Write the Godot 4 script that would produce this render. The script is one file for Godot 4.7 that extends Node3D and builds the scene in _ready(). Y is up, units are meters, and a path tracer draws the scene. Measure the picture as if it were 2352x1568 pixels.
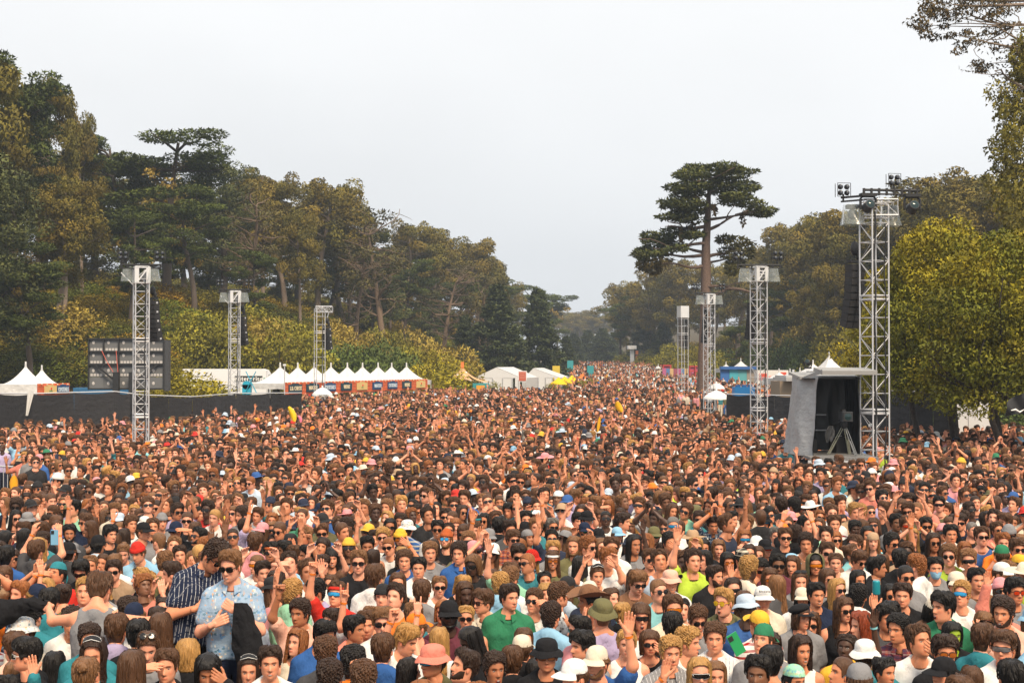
extends Node3D
# A festival crowd on a long field between wooded slopes, seen from the stage.
const F := 3266.0
const EYE := Vector3(0, 4.05, 0)
const TILT := 0.0156
var rng := RandomNumberGenerator.new()
var noise := FastNoiseLite.new()
var used := {}
var mats := {}
var told := {}


func _ready() -> void:
	rng.seed = 7
	noise.seed = 3
	noise.frequency = 1.0
	setting_light()
	build_ground()
	build_woods()
	build_structures()
	build_people()


func setting_light() -> void:
	var cam := Camera3D.new()
	cam.name = "camera"
	cam.fov = rad_to_deg(2.0 * atan(784.0 / F))
	cam.position = EYE
	cam.rotation.x = TILT
	cam.near = 0.1
	cam.far = 1500.0
	add_child(cam)
	cam.current = true
	var env := Environment.new()
	env.background_mode = Environment.BG_SKY
	env.tonemap_mode = Environment.TONE_MAPPER_LINEAR
	env.tonemap_exposure = 1.95
	var sky := Sky.new()
	var sm := ProceduralSkyMaterial.new()
	sm.sky_top_color = Color(0.972, 0.974, 0.976)
	sm.sky_horizon_color = Color(0.88, 0.89, 0.90)
	sm.sky_curve = 0.16
	sm.ground_bottom_color = Color(0.35, 0.33, 0.3)
	sm.ground_horizon_color = Color(0.8, 0.82, 0.84)
	sm.sky_cover = cloud_cover()
	sm.sky_cover_modulate = Color(1, 1, 1, 1)
	sky.sky_material = sm
	env.sky = sky
	env.background_energy_multiplier = 0.56
	env.sdfgi_enabled = true
	env.ssao_enabled = true
	env.ssil_enabled = true
	env.fog_enabled = true
	env.fog_density = 0.0005
	env.fog_light_color = Color(0.80, 0.86, 0.93)
	var we := WorldEnvironment.new()
	we.name = "world_environment"
	we.environment = env
	add_child(we)
	var sun := DirectionalLight3D.new()
	sun.name = "sun"
	sun.light_energy = 0.8
	sun.light_color = Color(1, 0.91, 0.79)
	sun.light_angular_distance = 20.0
	sun.shadow_enabled = true
	sun.rotation_degrees = Vector3(-50, 24, 0)
	sun.sky_mode = DirectionalLight3D.SKY_MODE_LIGHT_ONLY
	add_child(sun)


func cloud_cover() -> ImageTexture:
	# thin grey folds in the overcast, as added light
	var n := FastNoiseLite.new()
	n.seed = 11
	n.frequency = 1.6
	n.fractal_octaves = 4
	var im := Image.create(256, 128, false, Image.FORMAT_RGBA8)
	for y in 128:
		for x in 256:
			var la := PI * (0.5 - (y + 0.5) / 128.0)
			var lo := TAU * x / 256.0
			var p := Vector3(cos(la) * cos(lo), sin(la) * 2.2, cos(la) * sin(lo))
			var g := clampf(0.5 + n.get_noise_3dv(p) * 0.9, 0, 1)
			im.set_pixel(x, y, Color(1, 1, 1, g * 0.15))
	return ImageTexture.create_from_image(im)


# ---------------------------------------------------------------- helpers
func at(u: float, v: float, d: float) -> Vector3:
	# the point d metres ahead that the photograph (2352 wide) shows at u, v
	var dir := Basis(Vector3.RIGHT, TILT) * Vector3((u - 1176.0) / F, (784.0 - v) / F, -1)
	return EYE + dir * (d / -dir.z)


func ground_y(x: float, z: float) -> float:
	var d := -z
	var y := 0.5 * smoothstep(42.0, 80.0, d) + 2.25 * smoothstep(100.0, 270.0, d) + 5.0 * smoothstep(270.0, 520.0, d)
	# wooded slopes beside the field; their feet close in towards the far bend
	var foot := -13.0 + 17.0 * smoothstep(60.0, 260.0, d)
	y += 8.0 * smoothstep(0.0, 20.0, foot - x) * smoothstep(82.0, 116.0, d) + 0.10 * maxf(0.0, foot - 24.0 - x) * smoothstep(80.0, 120.0, d)
	var rf := 26.0 - 8.0 * smoothstep(170.0, 280.0, d)
	y += 9.0 * smoothstep(0.0, 34.0, x - rf) * smoothstep(70.0, 120.0, d)
	return y


func lin(c: Color) -> Color:
	return c.linear_to_srgb()


func mat(key: String, c: Color, rough := 0.8, metal := 0.0, vcol := false) -> StandardMaterial3D:
	# c holds real-world base colour, linear
	if mats.has(key):
		return mats[key]
	var m := StandardMaterial3D.new()
	m.resource_name = key
	m.albedo_color = lin(c)
	m.roughness = rough
	m.metallic = metal
	m.vertex_color_use_as_albedo = vcol
	mats[key] = m
	return m


func grain(m: StandardMaterial3D, scale: float, amount := 0.18, freq := 0.06, seed_ := 1) -> StandardMaterial3D:
	# mottled colour, world-sized
	var key := "grain%s_%s_%s" % [amount, freq, seed_]
	if not mats.has(key):
		var n := FastNoiseLite.new()
		n.seed = seed_
		n.frequency = freq
		n.fractal_octaves = 5
		var t := NoiseTexture2D.new()
		t.noise = n
		t.width = 256
		t.height = 256
		t.seamless = true
		var g := Gradient.new()
		g.set_color(0, Color(1 - amount, 1 - amount, 1 - amount))
		g.set_color(1, Color(1, 1, 1))
		t.color_ramp = g
		mats[key] = t
	m.albedo_texture = mats[key]
	m.uv1_triplanar = true
	m.uv1_scale = Vector3.ONE * scale
	return m


class MB:
	var v := PackedVector3Array()
	var n := PackedVector3Array()
	var c := PackedColorArray()
	var i := PackedInt32Array()
	var uv := PackedVector2Array()

	func vert(p: Vector3, nn: Vector3, col := Color.WHITE) -> int:
		v.append(p); n.append(nn); c.append(col)
		return v.size() - 1

	func face(a: int, b: int, d: int) -> void:   # counter-clockwise seen from outside
		i.append(a); i.append(d); i.append(b)

	func tri(a: Vector3, b: Vector3, d: Vector3, col := Color.WHITE) -> void:
		var nn := (b - a).cross(d - a).normalized()
		var k := v.size()
		v.append(a); v.append(b); v.append(d)
		n.append(nn); n.append(nn); n.append(nn)
		c.append(col); c.append(col); c.append(col)
		i.append(k); i.append(k + 2); i.append(k + 1)

	func quad(a: Vector3, b: Vector3, d: Vector3, e: Vector3, col := Color.WHITE) -> void:
		var nn := (d - a).cross(e - b).normalized()
		var k := v.size()
		v.append(a); v.append(b); v.append(d); v.append(e)
		for q in 4:
			n.append(nn); c.append(col)
		i.append(k); i.append(k + 2); i.append(k + 1)
		i.append(k); i.append(k + 3); i.append(k + 2)

	func box(t: Transform3D, s: Vector3, col := Color.WHITE) -> void:
		var h := s / 2
		var p := []
		for k in 8:
			p.append(t * Vector3(h.x if k & 1 else -h.x, h.y if k & 2 else -h.y, h.z if k & 4 else -h.z))
		quad(p[4], p[5], p[7], p[6], col)
		quad(p[1], p[0], p[2], p[3], col)
		quad(p[5], p[1], p[3], p[7], col)
		quad(p[0], p[4], p[6], p[2], col)
		quad(p[6], p[7], p[3], p[2], col)
		quad(p[0], p[1], p[5], p[4], col)

	func box_at(p: Vector3, s: Vector3, yaw := 0.0, col := Color.WHITE) -> void:
		box(Transform3D(Basis(Vector3.UP, yaw), p), s, col)

	func beam(a: Vector3, b: Vector3, w: float, h := -1.0, col := Color.WHITE) -> void:
		var y := (b - a).normalized()
		var x := y.cross(Vector3(0.31, 0.2, 0.93)).normalized() if absf(y.y) > 0.98 else y.cross(Vector3.UP).normalized()
		box(Transform3D(Basis(x, y, x.cross(y)), (a + b) / 2), Vector3(w, a.distance_to(b), h if h > 0 else w), col)

	func tube(pts: PackedVector3Array, rad: PackedFloat32Array, sides := 6, col := Color.WHITE, caps := true) -> void:
		var up := Vector3(0.37, 0.21, 0.9).normalized()
		var first := v.size()
		for k in pts.size():
			var dir := (pts[mini(k + 1, pts.size() - 1)] - pts[maxi(k - 1, 0)]).normalized()
			var x := up.cross(dir).normalized()
			var y := dir.cross(x)
			for s in sides:
				var an := TAU * s / sides
				var o := x * cos(an) + y * sin(an)
				vert(pts[k] + o * rad[k], o, col)
		for k in pts.size() - 1:
			for s in sides:
				var a := first + k * sides + s
				var b := first + k * sides + (s + 1) % sides
				face(a, b, b + sides)
				face(a, b + sides, a + sides)
		if caps:
			for e in 2:
				var k: int = 0 if e == 0 else pts.size() - 1
				var dir := (pts[1] - pts[0]).normalized() * -1.0 if e == 0 else (pts[k] - pts[k - 1]).normalized()
				var m := vert(pts[k], dir, col)
				for s in sides:
					var a := vert(v[first + k * sides + s], dir, col)
					var b := vert(v[first + k * sides + (s + 1) % sides], dir, col)
					if e == 0:
						face(m, b, a)
					else:
						face(m, a, b)

	func rod(a: Vector3, b: Vector3, r: float, sides := 6, col := Color.WHITE) -> void:
		tube(PackedVector3Array([a, b]), PackedFloat32Array([r, r]), sides, col, false)

	func sheet(p: PackedVector3Array, cols: int, wrap := false, col := Color.WHITE, flip := false) -> int:
		# a net of rows x cols points, smooth; rows go "down", cols go round counter-clockwise seen from above
		var first := v.size()
		var i0 := i.size()
		for q in p:
			vert(q, Vector3.ZERO, col)
		var rows := p.size() / cols
		for r in rows - 1:
			for s in (cols if wrap else cols - 1):
				var a := first + r * cols + s
				var b := first + r * cols + (s + 1) % cols
				if flip:
					face(a, b + cols, b); face(a, a + cols, b + cols)
				else:
					face(a, b, b + cols); face(a, b + cols, a + cols)
		smooth(first, i0)
		return first

	func smooth(first: int, i0: int) -> void:
		var acc := PackedVector3Array()
		acc.resize(v.size() - first)
		var k := i0
		while k < i.size():
			var a := i[k]; var b := i[k + 2]; var d := i[k + 1]
			var nn := (v[b] - v[a]).cross(v[d] - v[a])
			acc[a - first] += nn; acc[b - first] += nn; acc[d - first] += nn
			k += 3
		for q in acc.size():
			n[first + q] = acc[q].normalized()

	func lathe(prof: Array, sides: int, t: Transform3D, col := Color.WHITE) -> void:
		# prof: Vector2(radius, height) from top to bottom
		var p := PackedVector3Array()
		for q in prof:
			for s in sides:
				var an := TAU * s / sides
				p.append(t * Vector3(q.x * sin(an), q.y, q.x * cos(an)))
		sheet(p, sides, true, col, true)

	func ball(p: Vector3, r: Vector3, rows := 8, cols := 12, col := Color.WHITE) -> void:
		var prof := []
		for k in rows + 1:
			var an := PI * k / rows
			prof.append(Vector2(sin(an) + 0.0001, cos(an)))
		lathe(prof, cols, Transform3D(Basis.from_scale(r), p), col)

	func append(o: MB, t: Transform3D, tint := Color.WHITE, mirror := false) -> void:
		var k := v.size()
		var nb := t.basis.inverse().transposed()
		for q in o.v.size():
			var p := o.v[q]; var nn := o.n[q]
			if mirror:
				p.x = -p.x; nn.x = -nn.x
			v.append(t * p)
			n.append((nb * nn).normalized())
			c.append(o.c[q] * tint)
		var j := 0
		while j < o.i.size():
			i.append(k + o.i[j])
			i.append(k + o.i[j + (2 if mirror else 1)])
			i.append(k + o.i[j + (1 if mirror else 2)])
			j += 3

	func surface(m: ArrayMesh, material: Material) -> ArrayMesh:
		if i.is_empty():
			return m
		var a := []
		a.resize(Mesh.ARRAY_MAX)
		a[Mesh.ARRAY_VERTEX] = v
		a[Mesh.ARRAY_NORMAL] = n
		a[Mesh.ARRAY_COLOR] = c
		if uv.size() == v.size():
			a[Mesh.ARRAY_TEX_UV] = uv
		a[Mesh.ARRAY_INDEX] = i
		m.add_surface_from_arrays(Mesh.PRIMITIVE_TRIANGLES, a)
		m.surface_set_material(m.get_surface_count() - 1, material)
		return m

	func mesh(material: Material = null) -> ArrayMesh:
		return surface(ArrayMesh.new(), material)


func numbered(called: String) -> String:
	var k: int = used.get(called, 0)
	used[called] = k + 1
	return called if k == 0 else "%s_%03d" % [called, k]


func tag(o: Node, label: String, category: String, group := "", kind := "") -> Node:
	if label:
		o.set_meta("label", label)
	if category:
		o.set_meta("category", category)
	if group:
		o.set_meta("group", group)
	if kind:
		o.set_meta("kind", kind)
	return o


func thing(called: String, label: String, category: String, where := Vector3.ZERO, yaw := 0.0, group := "") -> Node3D:
	var o := Node3D.new()
	o.name = numbered(called)
	add_child(o)
	o.position = where
	o.rotation.y = yaw
	tag(o, label, category, group)
	return o


func put(called: String, mesh: Mesh, parent: Node3D = null, material: Material = null, t := Transform3D()) -> MeshInstance3D:
	var o := MeshInstance3D.new()
	o.mesh = mesh
	o.transform = t
	if material:
		o.material_override = material
	if parent == null:
		o.name = numbered(called)
		add_child(o)
	else:
		o.name = called
		parent.add_child(o, true)
	return o


func struct(called: String, mesh: Mesh, material: Material = null) -> MeshInstance3D:
	var o := put(called, mesh, null, material)
	o.set_meta("kind", "structure")
	return o


func stuff(o: Node) -> Node:
	o.set_meta("kind", "stuff")
	return o


func copy(o: Node3D, label: String, where: Vector3, yaw := 0.0, scale_ := Vector3.ONE, stem := "") -> Node3D:
	var c: Node3D = o.duplicate()
	c.name = numbered(stem if stem else str(o.name).rstrip("0123456789").trim_suffix("_"))
	add_child(c)
	c.transform = Transform3D(Basis(Vector3.UP, yaw).scaled_local(scale_), where)
	if label:
		c.set_meta("label", label)
	return c


func words(text: String, height: float, deep: float, material: Material, serif := false, bold := true) -> MeshInstance3D:
	var tm := TextMesh.new()
	var f := SystemFont.new()
	f.font_names = PackedStringArray(["Droid Serif" if serif else "Droid Sans"])
	f.font_weight = 700 if bold else 400
	tm.font = f
	tm.text = text
	tm.font_size = 32
	tm.pixel_size = height / 23.0
	tm.depth = deep
	tm.curve_step = 3.0
	tm.material = material
	var o := MeshInstance3D.new()
	o.mesh = tm
	o.name = "lettering"
	return o


# ---------------------------------------------------------------- ground and woods
func build_ground() -> void:
	var mb := MB.new()
	var p := PackedVector3Array()
	var zs := []
	var z := 30.0
	while z > -1300.0:
		zs.append(z)
		z -= 4.0 if z > -300.0 else 40.0
	var cols := 121
	for zz in zs:
		for k in cols:
			var s := (k - 60) / 60.0
			var x := s * 150.0 + s * s * s * 700.0
			p.append(Vector3(x, ground_y(x, zz) + noise.get_noise_2d(x * 0.2, zz * 0.2) * 0.08, zz))
	mb.sheet(p, cols, false, Color.WHITE, false)
	var gm := grain(mat("dry_grass_ground", Color(0.13, 0.095, 0.04), 0.95), 0.11, 0.55, 0.05, 4)
	struct("ground", mb.mesh(gm))


func leaves(mb: MB, p: Vector3, r: Vector3, count: int, size: float, ca: Color, cb: Color, droop := 0.0, flat := 0.0) -> void:
	# leaf-sized faces through an ellipsoid's outer half
	var tone := rng.randf_range(0.6, 1.3)
	for k in count:
		var d := Vector3(rng.randfn(), rng.randfn(), rng.randfn()).normalized()
		var q := p + d * r * (0.55 + 0.5 * sqrt(rng.randf()))
		var a := Vector3(rng.randfn(), rng.randfn() - droop, rng.randfn())
		if flat > 0.0:
			a.y *= 1.0 - flat
			a += d * 0.8
		a = a.normalized() * size * rng.randf_range(0.6, 1.3)
		var b := a.cross(Vector3(rng.randfn(), rng.randfn() + flat * 2.5 + (0.0 if droop == 0.0 else 0.3), rng.randfn())).normalized() * size * rng.randf_range(0.22, 0.4)
		var nn := b.cross(a).normalized()
		if nn.dot(d + Vector3(0, 0.5, 0)) < 0.0:
			b = -b
			nn = -nn
		nn = (nn * 0.55 + d * 0.5 + Vector3(0, 0.25, 0)).normalized()
		var col := ca.lerp(cb, clampf(0.5 + rng.randfn() * 0.22, 0.0, 1.0)) * tone
		var f := mb.v.size()
		mb.vert(q - b, nn, col)
		mb.vert(q + b, nn, col)
		mb.vert(q + a, nn, col * 1.05)
		if (mb.v[f + 1] - mb.v[f]).cross(mb.v[f + 2] - mb.v[f]).dot(nn) > 0.0:
			mb.face(f, f + 1, f + 2)
		else:
			mb.face(f, f + 2, f + 1)


func limb(mb: MB, a: Vector3, b: Vector3, ra: float, rb: float, bend: float, sides := 5, steps := 5) -> PackedVector3Array:
	var pts := PackedVector3Array()
	var rad := PackedFloat32Array()
	var o := Vector3(rng.randfn(), rng.randfn() * 0.4, rng.randfn()) * bend
	var o2 := Vector3(rng.randfn(), rng.randfn() * 0.4, rng.randfn()) * bend * 0.6
	for k in steps + 1:
		var t := float(k) / steps
		pts.append(a.lerp(b, t) + o * sin(PI * t) + o2 * sin(TAU * t))
		rad.append(lerpf(ra, rb, t))
	mb.tube(pts, rad, sides, Color.WHITE * rng.randf_range(0.8, 1.15), false)
	return pts


var tree_kit := {}


func foliage_mat(key: String) -> StandardMaterial3D:
	if mats.has("leaf_" + key):
		return mats["leaf_" + key]
	var m := mat("leaf_" + key, Color.WHITE, 0.7, 0.0, true)
	m.backlight_enabled = true
	m.backlight = Color(0.45, 0.45, 0.3)
	m.metallic_specular = 0.35
	return m


func tree_meshes(kind: String, k: int) -> Array:
	var key := "%s%d" % [kind, k]
	if tree_kit.has(key):
		return tree_kit[key]
	rng.seed = hash(key)
	var w := MB.new()
	var f := MB.new()
	var bark := grain(mat("bark_" + kind, {"cypress": Color(0.188, 0.143, 0.112), "gum": Color(0.40, 0.31, 0.24), "bare": Color(0.345, 0.240, 0.158), "pine": Color(0.150, 0.112, 0.090)}.get(kind, Color(0.105, 0.083, 0.068)), 0.9, 0.0, true), 0.5, 0.5, 0.08, 6)
	match kind:
		"cypress":   # flat shelves of dark foliage on long limbs, unit height 20
			var lean := Vector3(rng.randf_range(-1.6, 1.6), 20, rng.randf_range(-1, 1))
			var tr := limb(w, Vector3(0, -1, 0), lean * 0.93, 0.52, 0.14, 0.5, 8, 9)
			for j in 19:
				var h := rng.randf_range(0.38, 0.98) if j > 4 else rng.randf_range(0.86, 1.0)
				var base := tr[int(h * 0.93 * 9)].lerp(tr[mini(int(h * 0.93 * 9) + 1, 9)], 0.5)
				var an := j * 2.4 + rng.randf() * 0.7
				var reach := rng.randf_range(2.6, 5.4) * (1.15 - 0.45 * absf(h - 0.72) * 2.0)
				var tip := base + Vector3(cos(an) * reach, rng.randf_range(0.3, 2.4), sin(an) * reach)
				limb(w, base, tip, 0.16, 0.04, 0.35, 5, 4)
				for m in 3:
					var c := base.lerp(tip, rng.randf_range(0.55, 1.08)) + Vector3(rng.randfn() * 0.8, rng.randf_range(0.0, 0.6), rng.randfn() * 0.8)
					leaves(f, c, Vector3(rng.randf_range(1.1, 2.2), rng.randf_range(0.32, 0.55), rng.randf_range(1.1, 2.2)), 330, 0.35, Color(0.044, 0.070, 0.016), Color(0.125, 0.147, 0.027), 0.0, 0.7)
			for j in 10:   # old tawny twigs hanging under the shelves
				var c := tr[rng.randi_range(4, 8)] + Vector3(rng.randfn() * 1.8, rng.randf_range(-1, 0.4), rng.randfn() * 1.8)
				leaves(f, c, Vector3(0.7, 0.6, 0.7), 50, 0.4, Color(0.323, 0.225, 0.043), Color(0.203, 0.144, 0.030), 1.4)
		"gum":   # tall pale stems, drooping olive-brown clumps, unit height 22
			var stems := 1 + k % 2
			for s in stems:
				var foot := Vector3(0.5 * s, -1, 0.3 * s)
				var tr := limb(w, foot, Vector3(rng.randf_range(-2.0, 2.0), 19.5, rng.randf_range(-1.5, 1.5)), 0.42 - 0.1 * s, 0.1, 0.5, 8, 9)
				var n := 34 if stems == 1 else 19
				for j in n:
					var h := 0.36 + 0.64 * sqrt((j + 0.5) / n)
					var base := tr[mini(int(h * 9), 9)]
					var an := j * 2.4 + rng.randf()
					var reach := rng.randf_range(1.2, 4.2) * sin(clampf((h - 0.2) * 1.25, 0.25, 1.0) * PI * 0.86) + 0.6
					var tip := base + Vector3(cos(an) * reach, rng.randf_range(0.2, 2.6), sin(an) * reach)
					if j % 2 == 0:
						limb(w, base, tip, 0.1, 0.03, 0.3, 4, 4)
					var warm := rng.randf()
					for m in 2:
						var c := tip + Vector3(rng.randfn() * 0.7, rng.randfn() * 0.5, rng.randfn() * 0.7)
						leaves(f, c, Vector3(rng.randf_range(0.8, 1.5), rng.randf_range(0.7, 1.25), rng.randf_range(0.8, 1.5)), 280, 0.32, Color(0.076, 0.073, 0.014).lerp(Color(0.138, 0.104, 0.015), warm), Color(0.159, 0.140, 0.022).lerp(Color(0.235, 0.167, 0.024), warm), 1.2)
		"pine":   # rounded dark blue-green tufts
			var tr := limb(w, Vector3(0, -1, 0), Vector3(rng.randf_range(-1, 1), 19, 0), 0.5, 0.12, 0.4, 8, 9)
			for j in 46:
				var h := 0.34 + 0.66 * (j + 0.5) / 46
				var base := tr[mini(int(h * 9), 9)]
				var an := j * 2.4
				var reach := rng.randf_range(1.4, 4.4) * sqrt(clampf(1.15 - h, 0.04, 1))
				var tip := base + Vector3(cos(an) * reach, rng.randf_range(0.0, 1.6), sin(an) * reach)
				if j % 2 == 0:
					limb(w, base, tip, 0.1, 0.03, 0.3, 4, 4)
				for m in 2:
					leaves(f, tip + Vector3(rng.randfn() * 0.6, rng.randfn() * 0.4, rng.randfn() * 0.6), Vector3(1.0, 0.75, 1.0) * rng.randf_range(0.7, 1.25), 220, 0.28, Color(0.047, 0.065, 0.022), Color(0.138, 0.144, 0.042), 0.0, 0.2)
		"bare":   # a leaning cypress that has lost most of its foliage: tangled tawny limbs
			var lean := Vector3(rng.randf_range(2.0, 4.0) * (1 if k % 2 else -1), 15, 0)
			var tr := limb(w, Vector3(0, -1, 0), lean, 0.5, 0.12, 0.5, 8, 9)
			for j in 40:
				var q := tr[rng.randi_range(4, 9)]
				var an := rng.randf() * TAU
				var tip := q + Vector3(cos(an) * rng.randf_range(1.5, 4.6), rng.randf_range(-0.6, 3.2), sin(an) * 2.5)
				var l := limb(w, q, tip, 0.11, 0.03, 0.5, 4, 5)
				for m in 3:
					var a := l[rng.randi_range(2, 5)]
					limb(w, a, a + Vector3(rng.randfn(), rng.randfn() * 0.6 + 0.3, rng.randfn()) * 1.2, 0.045, 0.012, 0.3, 3, 3)
				if j % 3 == 0:
					leaves(f, tip, Vector3(1.3, 0.5, 1.3), 120, 0.36, Color(0.060, 0.061, 0.024), Color(0.153, 0.128, 0.037), 0.0, 0.6)
		"fir":   # young conifer: tiers of drooping fans down to the ground, unit height 14
			limb(w, Vector3(0, -1, 0), Vector3(0, 13.6, 0), 0.35, 0.05, 0.05, 7, 5)
			for j in 260:
				var h := pow(rng.randf(), 1.25)
				var an := j * 2.39996
				var reach := (1.0 - h) * rng.randf_range(3.2, 5.0) + 0.35
				var base := Vector3(0, 0.4 + h * 13.2, 0)
				var dir := Vector3(cos(an), 0, sin(an))
				var tip := base + dir * reach + Vector3(0, rng.randf_range(0.0, 0.9), 0)
				for m in 3:
					var c := base.lerp(tip, 0.45 + 0.27 * m)
					leaves(f, c, Vector3(0.62, 0.22, 0.62) * (1.2 - 0.2 * m), 34, 0.38, Color(0.027, 0.044, 0.020), Color(0.099, 0.116, 0.037), -0.2, 0.5)
		"bush":   # a mound of loose yellow-green clumps, unit radius about 2.4
			var dark := [Color(0.137, 0.126, 0.009), Color(0.104, 0.106, 0.013), Color(0.060, 0.084, 0.017), Color(0.223, 0.166, 0.026)][k % 4] as Color
			var pale_leaf := [Color(0.411, 0.334, 0.017), Color(0.327, 0.288, 0.023), Color(0.146, 0.195, 0.038), Color(0.411, 0.306, 0.053)][k % 4] as Color  # paler leaf tone, mixed with the darker one at random
			for j in 5:
				var an := j * 1.3
				limb(w, Vector3(0, -0.4, 0), Vector3(cos(an) * 1.3, 1.7, sin(an) * 1.3), 0.06, 0.02, 0.2, 4, 3)
			for j in 34:
				var an := j * 2.4
				var e := acos(1.0 - (j + 0.5) / 34.0 * 1.05)
				var c := Vector3(cos(an) * sin(e) * 2.1, cos(e) * 2.0 + 0.25, sin(an) * sin(e) * 2.1) * rng.randf_range(0.75, 1.08)
				leaves(f, c, Vector3(0.62, 0.5, 0.62) * rng.randf_range(0.7, 1.4), 230, 0.15, dark, pale_leaf, 0.0, 0.2)
		"broad":   # spreading park tree, unit height 8
			for s in 3:
				var an := s * 2.1
				limb(w, Vector3(cos(an) * 0.25, -0.5, sin(an) * 0.25), Vector3(cos(an) * 1.4, 4.2, sin(an) * 1.4), 0.17, 0.07, 0.25, 7, 6)
			for j in 22:
				var an := j * 2.4
				limb(w, Vector3(cos(an), 3.2, sin(an)), Vector3(cos(an) * 2.6, rng.randf_range(3.2, 7.4), sin(an) * 2.6), 0.06, 0.015, 0.3, 4, 4)
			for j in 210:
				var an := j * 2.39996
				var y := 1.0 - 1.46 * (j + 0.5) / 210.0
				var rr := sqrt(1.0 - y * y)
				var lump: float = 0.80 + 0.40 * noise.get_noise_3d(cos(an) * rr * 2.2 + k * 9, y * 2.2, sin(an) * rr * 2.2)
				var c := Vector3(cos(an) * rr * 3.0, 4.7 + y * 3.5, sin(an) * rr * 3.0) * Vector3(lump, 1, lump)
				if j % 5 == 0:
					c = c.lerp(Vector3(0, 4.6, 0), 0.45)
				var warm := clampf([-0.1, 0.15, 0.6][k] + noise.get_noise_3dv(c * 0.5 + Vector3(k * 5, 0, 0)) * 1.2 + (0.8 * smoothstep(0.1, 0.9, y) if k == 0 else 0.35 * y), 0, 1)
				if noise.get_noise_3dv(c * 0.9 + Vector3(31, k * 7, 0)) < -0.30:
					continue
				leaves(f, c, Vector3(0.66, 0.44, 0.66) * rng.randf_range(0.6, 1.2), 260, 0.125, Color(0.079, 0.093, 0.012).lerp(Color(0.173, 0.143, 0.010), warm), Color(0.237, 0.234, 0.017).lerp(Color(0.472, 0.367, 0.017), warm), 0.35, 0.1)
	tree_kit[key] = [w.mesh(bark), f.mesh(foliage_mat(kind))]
	return tree_kit[key]


const UNIT := {"cypress": 20.5, "gum": 21.5, "pine": 20.0, "bare": 17.5, "fir": 14.0, "bush": 2.6, "broad": 8.4}


func tree(kind: String, k: int, u: float, top: float, d: float, label: String, group: String, wide := 1.0, called := "") -> Node3D:
	# stands on the ground at that bearing and distance, its tip as high as seen at top
	var tip := at(u, top, d)
	var y := ground_y(tip.x, tip.z)
	var s: float = maxf(tip.y - y, 1.0) / float(UNIT[kind])
	var names := {"cypress": "cypress_tree", "gum": "eucalyptus_tree", "pine": "pine_tree", "bare": "bare_tree", "fir": "conifer_tree", "bush": "shrub", "broad": "park_tree"}
	var m := tree_meshes(kind, k)
	if kind == "bush":
		wide = minf(wide, 1.5 / s)
	var o := thing(called if called else names[kind], label, {"bush": "shrub"}.get(kind, "tree"), Vector3(tip.x, y, tip.z), u * 1.7 + k, group)
	o.scale = Vector3(s * wide, s, s * wide)
	put("trunk" if kind != "bush" else "stem", m[0], o)
	put("crown", m[1], o)
	return o


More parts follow.
